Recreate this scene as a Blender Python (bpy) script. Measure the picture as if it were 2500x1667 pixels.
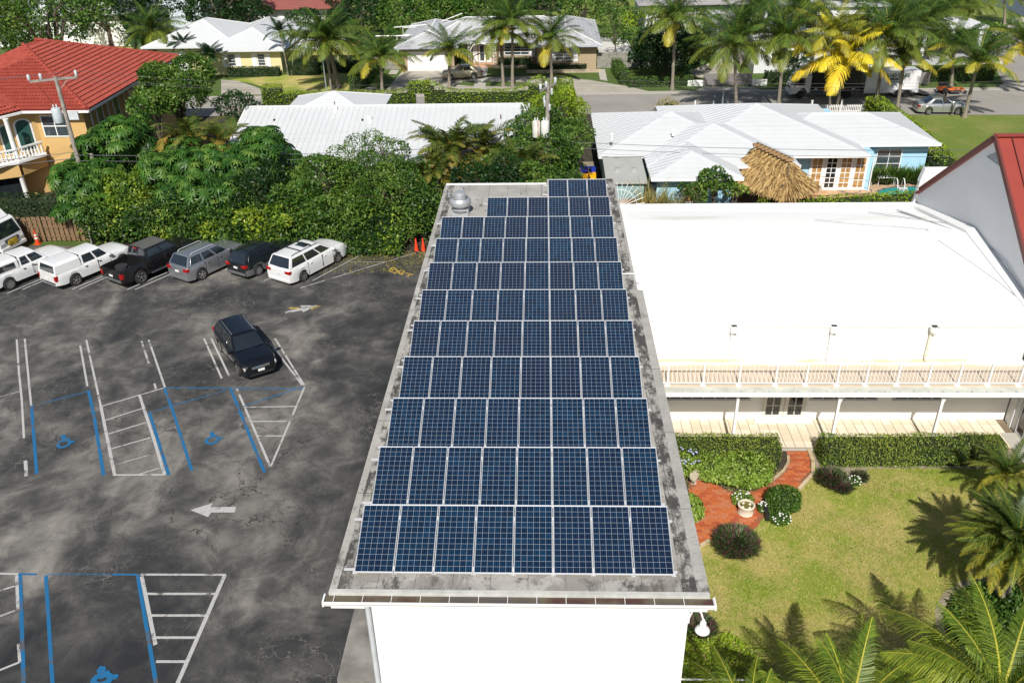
import bpy, bmesh, math, random
import numpy as np
from mathutils import Vector, Matrix
for o in list(bpy.data.objects): bpy.data.objects.remove(o)
S = bpy.context.scene
R_ = math.radians
# ---------------------------------------------------------------- camera
F_PX = 2119.92
PITCH, YAW, ROLL = R_(29.7846), R_(-2.4089), R_(-1.2608)
CAM = Vector((4.8238, -17.9537, 22.3076))
fw = Vector((math.sin(YAW)*math.cos(PITCH), math.cos(YAW)*math.cos(PITCH), -math.sin(PITCH)))
rt = Vector((math.cos(YAW), -math.sin(YAW), 0)); up = rt.cross(fw)
c_, s_ = math.cos(ROLL), math.sin(ROLL)
AX, AY = c_*rt + s_*up, -s_*rt + c_*up
cd = bpy.data.cameras.new('camera'); cam = bpy.data.objects.new('camera', cd); S.collection.objects.link(cam)
m = Matrix.Identity(4)
for i in range(3):
    m[i][0], m[i][1], m[i][2], m[i][3] = AX[i], AY[i], -fw[i], CAM[i]
cam.matrix_world = m
cd.sensor_width = 36; cd.lens = F_PX/2500*36; cd.clip_end = 2000; S.camera = cam
# ---------------------------------------------------------------- light
SUN_EL, SUN_AZ = R_(44), R_(2.4)          # sun behind the camera, shadows fall towards +Y
w = bpy.data.worlds.new('World'); S.world = w; w.use_nodes = True
nt = w.node_tree; sk = nt.nodes.new('ShaderNodeTexSky'); sk.sky_type = 'NISHITA'; sk.sun_disc = False
sk.sun_elevation = SUN_EL; sk.sun_rotation = math.pi + SUN_AZ
sk.air_density = 1.0; sk.dust_density = 1.2
nt.links.new(sk.outputs[0], nt.nodes['Background'].inputs[0]); nt.nodes['Background'].inputs[1].default_value = 0.065
sd = bpy.data.lights.new('sun', 'SUN'); sd.energy = 4.8; sd.angle = R_(0.5); sd.color = (1, .955, .88)
sun = bpy.data.objects.new('sun', sd); S.collection.objects.link(sun)
dirv = Vector((math.sin(SUN_AZ)*math.cos(SUN_EL), math.cos(SUN_AZ)*math.cos(SUN_EL), -math.sin(SUN_EL)))
sun.rotation_euler = dirv.to_track_quat('-Z', 'Y').to_euler(); sun.location = (0, -30, 60)
S.view_settings.view_transform = 'Standard'; S.view_settings.look = 'None'
S.view_settings.gamma = 1; S.view_settings.exposure = 0.22; S.view_settings.use_curve_mapping = False
S.render.engine = 'CYCLES'
# ---------------------------------------------------------------- measuring helpers: a photo pixel (2500 wide) to a point of the place
def ray(px, py): return AX*((px-1250)/F_PX) - AY*((py-833.5)/F_PX) + fw
def G(px, py, z=0.0):
    d = ray(px, py); t = (z-CAM.z)/d.z; p = CAM + d*t; return Vector((p.x, p.y, z))
def A(px, py, Y):
    d = ray(px, py); t = (Y-CAM.y)/d.y; return CAM + d*t
# ---------------------------------------------------------------- object helpers
rnd = random.Random(7)
OFF = {}
def thing(name, label, cat, loc, group=None, rz=0.0):
    o = bpy.data.objects.new(name, None); S.collection.objects.link(o)
    o.location = loc; o.rotation_euler = (0, 0, rz); o['label'] = label; o['category'] = cat
    if group: o['group'] = group
    o.empty_display_size = .3
    OFF[o.name] = Vector(loc) if rz == 0 else None
    return o
def tag(o, label, cat, group=None):
    o['label'] = label; o['category'] = cat
    if group: o['group'] = group
    return o
def struct(o): o['kind'] = 'structure'; return o
def stuff(o): o['kind'] = 'stuff'; return o
class MB:
    def __init__(s): s.v = []; s.f = []; s.mi = []; s.cur = 0
    def poly(s, pts):
        n = len(s.v); s.v += [tuple(p) for p in pts]; s.f.append(tuple(range(n, n+len(pts)))); s.mi.append(s.cur); return s
    def box(s, x0, y0, z0, x1, y1, z1):
        if x0 > x1: x0, x1 = x1, x0
        if y0 > y1: y0, y1 = y1, y0
        if z0 > z1: z0, z1 = z1, z0
        n = len(s.v)
        s.v += [(x0,y0,z0),(x1,y0,z0),(x1,y1,z0),(x0,y1,z0),(x0,y0,z1),(x1,y0,z1),(x1,y1,z1),(x0,y1,z1)]
        for q in ((0,3,2,1),(4,5,6,7),(0,1,5,4),(1,2,6,5),(2,3,7,6),(3,0,4,7)):
            s.f.append(tuple(n+i for i in q)); s.mi.append(s.cur)
        return s
    def prism(s, pts, z0, z1):
        """horizontal polygon extruded from z0 to z1 (z may be per-vertex list for the top)"""
        k = len(pts); n = len(s.v)
        a = sum(pts[i][0]*pts[(i+1)%k][1]-pts[(i+1)%k][0]*pts[i][1] for i in range(k))
        if a < 0: pts = pts[::-1]
        s.v += [(p[0], p[1], z0) for p in pts] + [(p[0], p[1], z1) for p in pts]
        s.f.append(tuple(n+i for i in reversed(range(k)))); s.f.append(tuple(n+k+i for i in range(k)))
        for i in range(k): s.f.append((n+i, n+(i+1)%k, n+k+(i+1)%k, n+k+i))
        s.mi += [s.cur]*(k+2); return s
    def bar(s, a, b, w, h=None, upv=(0,0,1)):
        """box beam from a to b, w wide, h high"""
        h = h or w; a = Vector(a); b = Vector(b); d = (b-a)
        if d.length < 1e-6: return s
        d.normalize(); u = Vector(upv); sx = d.cross(u)
        if sx.length < 1e-4: sx = d.cross(Vector((1,0,0)))
        sx.normalize(); sz = sx.cross(d); n = len(s.v)
        for p in (a, b):
            for q in ((-1,-1),(1,-1),(1,1),(-1,1)): s.v.append(tuple(p + sx*(q[0]*w/2) + sz*(q[1]*h/2)))
        for q in ((0,3,2,1),(4,5,6,7),(0,1,5,4),(1,2,6,5),(2,3,7,6),(3,0,4,7)):
            s.f.append(tuple(n+i for i in q)); s.mi.append(s.cur)
        return s
    def tube(s, pts, r, seg=8, cap=True):
        """tapered tube through points, r a number or list"""
        pts = [Vector(p) for p in pts]; k = len(pts); rr = r if isinstance(r, (list, tuple)) else [r]*k
        base = len(s.v); prev = None
        for i, p in enumerate(pts):
            d = (pts[min(i+1,k-1)]-pts[max(i-1,0)]).normalized()
            if prev is None:
                x = d.cross(Vector((0,0,1)))
                if x.length < .05: x = d.cross(Vector((1,0,0)))
            else: x = prev - d*prev.dot(d)
            x.normalize(); prev = x; y = d.cross(x)
            for j in range(seg):
                a = 2*math.pi*j/seg; s.v.append(tuple(p + (x*math.cos(a)+y*math.sin(a))*rr[i]))
        for i in range(k-1):
            for j in range(seg):
                a = base+i*seg+j; b = base+i*seg+(j+1)%seg
                s.f.append((a, b, b+seg, a+seg)); s.mi.append(s.cur)
        if cap:
            s.f.append(tuple(base+j for j in reversed(range(seg)))); s.f.append(tuple(base+(k-1)*seg+j for j in range(seg))); s.mi += [s.cur]*2
        return s
    def lathe(s, c, prof, seg=20, axis='z'):
        n = len(s.v); c = Vector(c)
        for (r, h) in prof:
            for j in range(seg):
                a = 2*math.pi*j/seg; q = (r*math.cos(a), r*math.sin(a), h)
                if axis == 'y': q = (q[0], q[2], q[1])
                if axis == 'x': q = (q[2], q[0], q[1])
                s.v.append(tuple(c+Vector(q)))
        for i in range(len(prof)-1):
            for j in range(seg):
                a = n+i*seg+j; b = n+i*seg+(j+1)%seg; s.f.append((a, b, b+seg, a+seg)); s.mi.append(s.cur)
        for ring, rev in ((0, True), (len(prof)-1, False)):
            if prof[ring][0] > 1e-4:
                idx = [n+ring*seg+j for j in range(seg)]
                s.f.append(tuple(reversed(idx) if rev else idx)); s.mi.append(s.cur)
        return s
    def mesh(s, name, off=Vector((0,0,0)), smooth=None, bevel=0):
        me = bpy.data.meshes.new(name)
        me.from_pydata([(v[0]-off.x, v[1]-off.y, v[2]-off.z) for v in s.v], [], s.f)
        if any(s.mi): me.polygons.foreach_set('material_index', s.mi)
        bm = bmesh.new(); bm.from_mesh(me); bmesh.ops.recalc_face_normals(bm, faces=bm.faces)
        if bevel:
            bmesh.ops.remove_doubles(bm, verts=bm.verts, dist=1e-5)
            bmesh.ops.bevel(bm, geom=[e for e in bm.edges if len(e.link_faces) == 2 and e.calc_face_angle(0) > .5], offset=bevel, segments=2, affect='EDGES', profile=.6)
        bm.to_mesh(me); bm.free()
        if smooth is not None:
            me.shade_smooth()
            try: me.set_sharp_from_angle(angle=R_(smooth))
            except Exception: pass
        return me
    def build(s, name, mats, parent=None, local=False, loc=None, smooth=None, bevel=0):
        off = Vector((0,0,0))
        if parent is not None and not local: off = OFF.get(parent.name) or Vector((0,0,0))
        if parent is None and loc is not None: off = Vector(loc)
        me = s.mesh(name, off, smooth, bevel)
        for mm in (mats if isinstance(mats, (list, tuple)) else [mats]): me.materials.append(mm)
        o = bpy.data.objects.new(name, me); S.collection.objects.link(o)
        if parent is not None: o.parent = parent; OFF[o.name] = off
        else: o.location = off; OFF[o.name] = off
        return o
def link_mesh(name, me, parent=None, loc=(0,0,0), rot=(0,0,0), scale=(1,1,1)):
    o = bpy.data.objects.new(name, me); S.collection.objects.link(o)
    if parent is not None: o.parent = parent
    o.location = loc; o.rotation_euler = rot; o.scale = scale; OFF[o.name] = Vector((0,0,0))
    return o
def dup(root, loc, rz=None, label=None, group=None):
    r = root.copy(); S.collection.objects.link(r); r.location = loc
    if rz is not None: r.rotation_euler[2] = rz
    if label: r['label'] = label
    if group: r['group'] = group
    for ch in list(root.children):
        c = ch.copy(); S.collection.objects.link(c); c.parent = r
        for g in list(ch.children):
            d = g.copy(); S.collection.objects.link(d); d.parent = c
    return r
# ---------------------------------------------------------------- materials
class NT:
    def __init__(s, name):
        s.m = bpy.data.materials.new(name); s.m.use_nodes = True; s.t = s.m.node_tree
        s.b = s.t.nodes['Principled BSDF']; s.tc = s.t.nodes.new('ShaderNodeTexCoord')
        s.obj = s.tc.outputs['Object']
    def n(s, typ, **kw):
        x = s.t.nodes.new('ShaderNode'+typ)
        for k, v in kw.items(): setattr(x, k, v)
        return x
    def set(s, sock, v):
        if hasattr(v, 'is_linked') or hasattr(v, 'node'): s.t.links.new(v, sock)
        elif isinstance(v, (tuple, list)) and len(v) == 3 and sock.type == 'RGBA': sock.default_value = (*v, 1)
        else: sock.default_value = v
    def geo(s): return s.n('NewGeometry').outputs['Position']
    def noise(s, scale, detail=3, rough=.5, vec=None, dist=0, stretch=None):
        x = s.n('TexNoise'); x.inputs['Scale'].default_value = scale; x.inputs['Detail'].default_value = detail
        x.inputs['Roughness'].default_value = rough; x.inputs['Distortion'].default_value = dist
        v = vec or s.obj
        if stretch:
            mp = s.n('Mapping'); mp.inputs['Scale'].default_value = stretch[:3]
            if len(stretch) > 3: mp.inputs['Rotation'].default_value[2] = stretch[3]
            s.t.links.new(v, mp.inputs[0]); v = mp.outputs[0]
        s.t.links.new(v, x.inputs['Vector']); return x.outputs[0]
    def ramp(s, f, stops, interp='LINEAR'):
        x = s.n('ValToRGB'); cr = x.color_ramp; cr.interpolation = interp
        while len(cr.elements) < len(stops): cr.elements.new(.5)
        for e, (p, c) in zip(cr.elements, stops):
            e.position = p; e.color = (*c, 1) if isinstance(c, (tuple, list)) else (c, c, c, 1)
        s.t.links.new(f, x.inputs[0]); return x.outputs[0]
    def mix(s, f, a, b, mode='MIX'):
        x = s.n('MixRGB', blend_type=mode); s.set(x.inputs[0], f); s.set(x.inputs[1], a); s.set(x.inputs[2], b); return x.outputs[0]
    def math(s, op, a, b=0.0, c=None):
        x = s.n('Math', operation=op); s.set(x.inputs[0], a); s.set(x.inputs[1], b)
        if c is not None: s.set(x.inputs[2], c)
        return x.outputs[0]
    def sep(s, v): x = s.n('SeparateXYZ'); s.t.links.new(v, x.inputs[0]); return x.outputs
    def bump(s, h, strength=.3, dist=.02):
        x = s.n('Bump'); x.inputs['Strength'].default_value = strength; x.inputs['Distance'].default_value = dist
        s.t.links.new(h, x.inputs['Height']); s.t.links.new(x.outputs[0], s.b.inputs['Normal'])
    def out(s, col=None, rough=.6, metal=0.0, **kw):
        if col is not None: s.set(s.b.inputs['Base Color'], col)
        s.set(s.b.inputs['Roughness'], rough); s.b.inputs['Metallic'].default_value = metal
        for k, v in kw.items(): s.set(s.b.inputs[k], v)
        return s.m
def simple(name, col, rough=.6, metal=0.0, var=.12, scale=3.0, bump=0.0, bscale=30, **kw):
    n = NT(name); a = tuple(max(0, c*(1-var)) for c in col); b = tuple(min(1, c*(1+var*.6)) for c in col)
    c = n.ramp(n.noise(scale, 4, .6), [(.3, a), (.7, b)])
    if bump: n.bump(n.noise(bscale, 3), bump, .02)
    return n.out(c, rough, metal, **kw)
def asphalt(name, road=False):
    n = NT(name); p = n.geo()
    warp = n.noise(.5, 3, .5, vec=p)
    big = n.noise(.17, 6, .60, vec=p, dist=.8, stretch=(1.0, .75, 1, .5))
    mid = n.noise(.8, 5, .65, vec=p, dist=.5); fine = n.noise(22, 3, .7, vec=p)
    if road:
        c = n.ramp(big, [(.3, (.26,.243,.22)), (.7, (.34,.32,.285))])
        c = n.mix(.12, c, n.ramp(fine, [(.3, .05), (.7, .35)]))
        return n.out(c, .9)
    f = n.math('ADD', n.math('MULTIPLY', big, .66), n.math('MULTIPLY', mid, .34))
    px = n.sep(p); seal = n.n('MapRange'); n.set(seal.inputs['Value'], n.math('ADD', px[0], n.math('MULTIPLY', n.noise(.35, 4, .6, vec=p), 5.0))); seal.inputs['From Min'].default_value = -3.5; seal.inputs['From Max'].default_value = .5; seal.inputs['To Max'].default_value = .055
    f = n.math('SUBTRACT', f, seal.outputs[0]); f = n.math('SUBTRACT', f, n.ramp(n.noise(.055, 2, .5, vec=p), [(.40, .035), (.60, 0.0)]))
    c = n.ramp(f, [(.35, (.015,.016,.018)), (.435, (.036,.037,.037)), (.495, (.074,.072,.068)), (.555, (.140,.132,.120)), (.65, (.25,.235,.21))])
    c = n.mix(.40, c, n.mix(1.0, c, n.ramp(fine, [(.3, .25), (.7, 1.9)]), 'MULTIPLY'))
    # crack network
    wp = n.n('VectorMath', operation='ADD'); n.t.links.new(p, wp.inputs[0])
    nz = n.n('TexNoise'); nz.inputs['Scale'].default_value = 1.3; nz.inputs['Detail'].default_value = 4; n.t.links.new(p, nz.inputs['Vector'])
    sc = n.n('VectorMath', operation='SCALE'); sc.inputs['Scale'].default_value = 1.6; n.t.links.new(nz.outputs['Color'], sc.inputs[0])
    n.t.links.new(sc.outputs[0], wp.inputs[1])
    for scale, wd, mask_scale, lo, hi, col in ((.42, .007, .09, .52, .60, (.022,.021,.02)), (1.3, .012, .17, .50, .58, (.15,.14,.125)), (.9, .010, .12, .54, .62, (.028,.027,.026))):
        v = n.n('TexVoronoi', feature='DISTANCE_TO_EDGE'); v.inputs['Scale'].default_value = scale; n.t.links.new(wp.outputs[0], v.inputs['Vector'])
        edge = n.math('LESS_THAN', v.outputs['Distance'], wd)
        mk = n.ramp(n.noise(mask_scale, 2, .5, vec=p, stretch=(1, 1, 1, scale)), [(lo, 0.0), (hi, .85)])
        if col[0] > .1: mk = n.math('MULTIPLY', mk, n.math('LESS_THAN', f, .475))
        c = n.mix(n.math('MULTIPLY', edge, mk), c, col)
    # moss and leaf litter towards the planted edge
    y = n.sep(p)[1]; e = n.n('MapRange'); n.set(e.inputs['Value'], y); e.inputs['From Min'].default_value = 29.3; e.inputs['From Max'].default_value = 32.0
    lit = n.math('MULTIPLY', e.outputs[0], n.ramp(n.noise(1.7, 5, .7, vec=p), [(.47, 0.0), (.56, .75)]))
    c = n.mix(lit, c, n.ramp(n.noise(14, 2, vec=p), [(.4, (.05,.055,.018)), (.6, (.16,.13,.06))]))
    n.bump(fine, .35, .01)
    return n.out(c, .88)
def paint(name, col, wear=.5):
    n = NT(name); p = n.geo()
    a = n.ramp(n.noise(1.1, 5, .7, vec=p), [(.37, .10), (.46, 1.0)])
    b = n.ramp(n.noise(30, 3, .7, vec=p), [(.30, .35), (.48, 1.0)])
    c = n.mix(n.math('MULTIPLY', a, b), (.085,.078,.07), col)
    return n.out(c, .75)
def lawn(name, g1, g2, tan, tl, th):
    n = NT(name); p = n.geo()
    fine = n.noise(14, 4, .75, vec=p); f2 = n.noise(46, 3, .7, vec=p)
    c = n.ramp(fine, [(.32, g1), (.68, g2)])
    m1 = n.math('ADD', n.math('MULTIPLY', n.noise(.33, 3, .6, vec=p), .62), n.math('MULTIPLY', n.noise(3.2, 4, .7, vec=p), .38))
    tn = n.ramp(f2, [(.3, tuple(x*.62 for x in tan)), (.7, tan)])
    c = n.mix(n.ramp(m1, [(tl, 0.0), (th, .92)]), c, tn)
    c = n.mix(.5, c, n.ramp(f2, [(.34, .08), (.66, .75)]), 'OVERLAY')
    n.bump(n.noise(60, 3, .8, vec=p), .9, .05)
    return n.out(c, .95)
def leafmat(name, cols, rough=.45, trans=.3):
    n = NT(name); at = n.n('Attribute', attribute_name='tone')
    k = len(cols); c = n.ramp(at.outputs['Fac'], [(i/(k-1), x) for i, x in enumerate(cols)])
    c = n.mix(.35, c, n.ramp(n.noise(.9, 3), [(.35, .25), (.65, .75)]), 'OVERLAY')
    n.out(c, rough); n.b.inputs['Specular IOR Level'].default_value = .35
    tr = n.n('BsdfTranslucent'); n.t.links.new(n.mix(1.0, c, (.9, 1, .35), 'MULTIPLY'), tr.inputs[0])
    mx = n.n('MixShader'); mx.inputs[0].default_value = trans
    n.t.links.new(n.b.outputs[0], mx.inputs[1]); n.t.links.new(tr.outputs[0], mx.inputs[2])
    n.t.links.new(mx.outputs[0], n.t.nodes['Material Output'].inputs[0]); return n.m
def shingle(name, col, step, dark, var=.1, amount=.45, width=.1, stain=0):
    """roof courses: lines at constant height, from the roof's own z"""
    n = NT(name); p = n.geo(); z = n.sep(p)[2]
    fr = n.math('FRACT', n.math('DIVIDE', z, step)); ln = n.math('LESS_THAN', fr, width)
    c = n.ramp(n.noise(1.2, 4, .6, vec=p), [(.3, tuple(x*(1-var) for x in col)), (.7, col)])
    if stain:
        st = n.ramp(n.noise(.5, 6, .75, vec=p, stretch=(1, .5, 2)), [(.5, 0.0), (.68, stain)]); c = n.mix(st, c, (.16,.16,.16))
    if name == 'white_metal_shingle':
        ny = n.math('ABSOLUTE', n.sep(n.n('NewGeometry').outputs['Normal'])[1]); ln = n.math('MULTIPLY', ln, n.math('GREATER_THAN', ny, .1))
    c = n.mix(n.math('MULTIPLY', ln, amount), c, dark); return n.out(c, .55)
M = {}
M['white'] = simple('white_wall_paint', (.82,.82,.80), .7, var=.03, scale=.6, bump=.05)
M['roofwhite'] = simple('white_roof_coating', (.86,.86,.84), .55, var=.03, scale=.35, bump=.05, bscale=6)
M['trim'] = simple('white_trim', (.8,.8,.79), .45, var=.03)
M['greywall'] = simple('grey_stucco', (.74,.75,.76), .8, var=.05, scale=.5)
M['alu'] = simple('aluminium_frame', (.64,.65,.67), .38, .25, var=.04)
M['steel'] = simple('galvanised_steel', (.46,.48,.50), .45, .45, var=.12, scale=2)
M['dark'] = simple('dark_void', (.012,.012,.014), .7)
M['black'] = simple('black_plastic', (.018,.018,.02), .5)
M['rubber'] = simple('tyre_rubber', (.022,.022,.023), .85)
M['glass'] = simple('dark_window_glass', (.018,.024,.028), .06, var=.2, **{'Specular IOR Level': .8})
M['housepane'] = simple('house_window_pane', (.05,.065,.075), .08, var=.35, scale=1.5, **{'Specular IOR Level': .8})
M['asphalt'] = asphalt('parking_asphalt'); M['road'] = asphalt('street_asphalt', True)
M['concrete'] = simple('concrete', (.44,.42,.37), .9, var=.16, scale=.8, bump=.1)
M['driveway'] = simple('driveway_concrete', (.40,.37,.31), .9, var=.2, scale=.35, bump=.1)
M['kerb'] = simple('kerb_concrete', (.40,.38,.34), .9, var=.15)
M['pwhite'] = paint('white_line_paint', (.44,.44,.43), .7); M['pblue'] = paint('blue_line_paint', (.002,.125,.30), .75); M['pyellow'] = paint('yellow_paint', (.42,.28,.05), .3)
M['lawn'] = lawn('dry_lawn', (.16,.25,.02), (.40,.47,.05), (.72,.58,.21), .42, .58)
M['lawn2'] = lawn('green_lawn', (.10,.165,.018), (.22,.29,.04), (.42,.37,.12), .48, .74)
M['lawn3'] = lawn('front_yard_lawn', (.045,.10,.008), (.11,.17,.02), (.28,.22,.08), .54, .74)
M['earth'] = simple('planting_soil', (.055,.045,.03), .95, var=.5, scale=2, bump=.6, bscale=12)
M['mulch'] = simple('sandy_edge', (.30,.25,.18), .95, var=.35, scale=5, bump=.6, bscale=18)
M['bark'] = simple('palm_bark', (.24,.21,.165), .9, var=.35, scale=6, bump=.8, bscale=14)
M['bark2'] = simple('tree_bark', (.12,.095,.07), .9, var=.35, scale=6, bump=.8, bscale=14)
M['yellow'] = simple('yellow_stucco', (.58,.38,.15), .85, var=.06, scale=.8, bump=.1)
M['blue'] = simple('pale_blue_stucco', (.36,.60,.76), .8, var=.04)
M['wood'] = simple('weathered_board', (.21,.13,.07), .85, var=.4, scale=5, bump=.3)
M['greywood'] = simple('grey_weathered_board', (.26,.25,.22), .9, var=.4, scale=3, bump=.4)
M['pole'] = simple('utility_pole_wood', (.30,.27,.24), .9, var=.3, scale=4)
M['red'] = simple('red_standing_seam_metal', (.27,.045,.032), .45, var=.08, scale=.8)
M['redtrim'] = simple('dark_red_trim', (.13,.03,.025), .5)
M['orange'] = simple('orange_plastic', (.75,.06,.012), .5)
M['brickwall'] = simple('tan_brick_wall', (.40,.31,.20), .9, var=.25, scale=9, bump=.4, bscale=20)
M['terra'] = simple('terracotta_paving', (.50,.30,.18), .85, var=.22, scale=4)
M['tilecream'] = [simple('cream_patio_tile_%d' % i, c, .8, var=.10, scale=2.5) for i, c in enumerate(((.74,.65,.50), (.78,.70,.56), (.70,.61,.46)))]
M['grout'] = simple('patio_grout', (.20,.155,.10), .95)
M['brick'] = [simple('path_brick_%d' % i, c, .85, var=.18, scale=9) for i, c in enumerate(((.44,.105,.03), (.50,.135,.04), (.38,.085,.03), (.47,.16,.07)))]
M['yellowhouse'] = simple('pale_yellow_wall', (.68,.62,.33), .85, var=.04)
M['brownpane'] = simple('curtained_pane', (.42,.25,.10), .3, var=.35, scale=3)
M['water'] = None
def house_roof(): return shingle('white_metal_shingle', (.58,.60,.61), .15, (.40,.42,.44), .05, .32, .13)
M['shingle'] = house_roof(); M['shinglebrick'] = shingle('stained_white_shingle', (.48,.49,.50), .16, (.25,.26,.27), .1, .5, .14, .75)
M['metalroof'] = simple('white_metal_sheet', (.56,.58,.59), .45, var=.04, scale=.6)
M['capgrey'] = simple('hip_cap_white', (.62,.64,.66), .5, var=.05)
# ================================================================ THE GROUND
def sheet(name, pts, z, mat, label=None):
    b = MB(); b.poly([(p[0], p[1], z) for p in pts]); o = b.build(name, mat)
    if o.data.polygons[0].normal.z < 0: o.data.flip_normals()
    return struct(o)
sheet('ground', [(-400,-200),(400,-200),(400,500),(-400,500)], -.03, M['earth'])
gp = lambda L, z=0: [G(x, y, z) for x, y in L]
PN = [(-46,34.2),(-24.4,33.6),(-21,32.9),(-16.7,31.9),(-12,31.5),(-7.1,31.5),(-2.6,32.6),(.3,33)]
sheet('parking_lot', [(-60,-30)]+[(-60,34.2)]+PN+[(.3,-30)], 0, M['asphalt'])
sheet('grass', [(-46,34.2),(-24.4,33.6),(-24,36.5),(-46,37)], .012, M['lawn3'])
ROAD_S, ROAD_N = 63.6, 71.4
sheet('road', [(-140,ROAD_S+3.2),(-20,ROAD_S+1.2),(10,ROAD_S+.6),(60,ROAD_S-1.8),(140,ROAD_S-4),(140,ROAD_N+.4),(-140,ROAD_N)], 0, M['road'])
b = MB(); b.prism([(-140,ROAD_N),(140,ROAD_N+.4),(140,ROAD_N+1.0),(-140,ROAD_N+1.1)], -.02, .05); struct(b.build('kerb', M['kerb']))
sheet('front_lawn', [(-140,ROAD_N+1.1),(140,ROAD_N+1.0),(140,110),(-140,110)], .0, M['lawn3'])
sheet('back_lawn', [(-140,110),(140,110),(140,190),(-140,190)], -.006, M['lawn2'])
sheet('side_lawn', [(35.2,44),(60,38),(110,38),(110,60.6),(60,61.7),(34.5,62.9)], .004, M['lawn2'])
# ================================================================ SOLAR BUILDING
T = thing('commercial_building', 'long flat roofed white building carrying the solar panels, seen in the middle', 'building', (4.2, 12, 0))
RZ = 6.2
nR = NT('grey_roof_membrane'); p = nR.geo(); sx, sy, sz = nR.sep(p)
base = nR.ramp(nR.noise(.9, 5, .6, vec=p), [(.3, (.29,.28,.255)), (.7, (.43,.42,.39))])
edge = nR.math('MAXIMUM', nR.math('MULTIPLY', nR.math('GREATER_THAN', sx, 8.25), .13), nR.math('MULTIPLY', nR.math('LESS_THAN', sx, -.02), .13))
edge = nR.math('SUBTRACT', edge, nR.math('MULTIPLY', nR.math('GREATER_THAN', sx, 8.62), .16)); edge = nR.math('SUBTRACT', edge, nR.math('MULTIPLY', nR.math('LESS_THAN', sx, -.36), .12))
front = nR.math('MULTIPLY', nR.math('LESS_THAN', sy, -1.85), .08)
mil = nR.math('ADD', nR.math('ADD', nR.noise(2.2, 8, .78, vec=p, stretch=(1, .55, 1)), edge), front)
c = nR.mix(nR.ramp(mil, [(.565, 0.0), (.67, .93)]), base, (.035,.034,.032))
c = nR.mix(nR.ramp(nR.noise(11, 6, .8, vec=p), [(.54, 0.0), (.68, .55)]), c, (.07,.068,.064))
pud = nR.ramp(nR.noise(1.1, 5, .6, vec=p, dist=.6), [(.47, 0.0), (.53, .55)])
c = nR.mix(nR.math('MULTIPLY', pud, nR.math('LESS_THAN', sy, -1.5)), c, (.17,.155,.135))
nR.bump(nR.noise(25, 3, vec=p), .3, .01); M['membrane'] = nR.out(c, .85)
b = MB(); b.prism([(-.55,-2.29),(8.92,-2.29),(8.92,14.4),(8.72,14.45),(8.72,28.2),(5.0,28.2),(5.0,27.35),(-.55,27.35)], 5.85, RZ)
roof = b.build('roof', M['membrane'], T)
b = MB()
for y in (.8, 4.4, 8.2, 12.1, 14.5, 18, 22.3, 24.6): b.box(8.22, y, RZ, 8.92 if y < 14 else 8.7, y+.018, RZ+.006); b.box(-.53, y+.6, RZ, -.1, y+.62, RZ+.006)
for i in range(9): b.box(.62+i*.95, -2.28, RZ, .630+i*.95, -1.3, RZ+.005)
for x in (.8, 1.9, 2.9, 3.9, 4.7): b.box(x, 24.0, RZ, x+.015, 27.3, RZ+.006)
b.box(-.12, -2.2, RZ, -.1, 27.3, RZ+.007); b.box(8.36, -2.2, RZ, 8.375, 27.3, RZ+.004)
b.build('membrane_joint', simple('joint_grey', (.09,.088,.082), .9), T)
b = MB(); b.prism([(-.55,-2.42),(8.9,-2.42),(8.9,-2.30),(-.55,-2.30)], 5.9, RZ+.012); b.build('edge_coating', simple('light_edge_coating', (.50,.50,.47), .8, var=.2, scale=3), T)
b = MB(); b.box(-.5, 27.36, 5.9, 4.98, 27.46, RZ+.06); b.build('roof_flashing', M['trim'], T)
b = MB(); b.box(.38, -2.46, 0, 8.42, 27.2, 5.84); b.build('wall', M['white'], T)
b = MB(); b.box(.30, -2.54, 2.72, 8.50, -2.463, 2.92); b.build('wall_ledge', M['trim'], T)
b = MB(); b.box(-.55, -2.42, 5.66, .36, -2.36, 5.84); b.box(8.44, -2.42, 5.66, 8.88, -2.36, 5.84); b.box(-.5, -2.42, 5.74, 8.66, 27.2, 5.845); b.build('soffit', M['trim'], T)
# gutter: open box with brown inside and straps
b = MB(); b.box(-.62, -2.71, 6.09, 8.98, -2.69, 6.17); b.box(-.62, -2.69, 6.02, 8.98, -2.43, 6.05); b.box(-.66, -2.72, 6.02, -.62, -2.43, 6.18); b.box(8.98, -2.72, 6.02, 9.02, -2.43, 6.18)
gut = b.build('gutter', M['trim'], T)
gm = NT('gutter_inside'); gm.out(gm.ramp(gm.noise(.6, 4, .6), [(.40, (.075,.035,.028)), (.5, (.12,.10,.065)), (.6, (.085,.075,.065))]), .6)
b = MB(); b.box(-.61, -2.688, 6.052, 8.97, -2.435, 6.12); b.build('gutter_trough', gm.m, gut)
for i in range(14): b = MB(); b.box(-.4+i*.72, -2.69, 6.14, -.385+i*.72, -2.43, 6.16); b.build('gutter_strap', M['trim'], gut)
b = MB(); b.tube([(.42,-2.56,6.02),(.42,-2.56,5.6),(.42,-2.56,5.3),(.42,-2.56,0)], .065, 10); b.build('downspout', simple('downspout_grey_white', (.52,.55,.57), .5), T, smooth=40)
# low canopy on the left side
b = MB(); b.box(-.72, -2.42, 2.72, .36, 26, 3.0); b.build('side_canopy', simple('canopy_membrane', (.22,.21,.19), .85, var=.45, scale=1.3), T)
b = MB(); b.box(-.66, -2.47, 2.55, .36, -2.43, 2.74); b.build('canopy_fascia', M['trim'], T)
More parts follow.
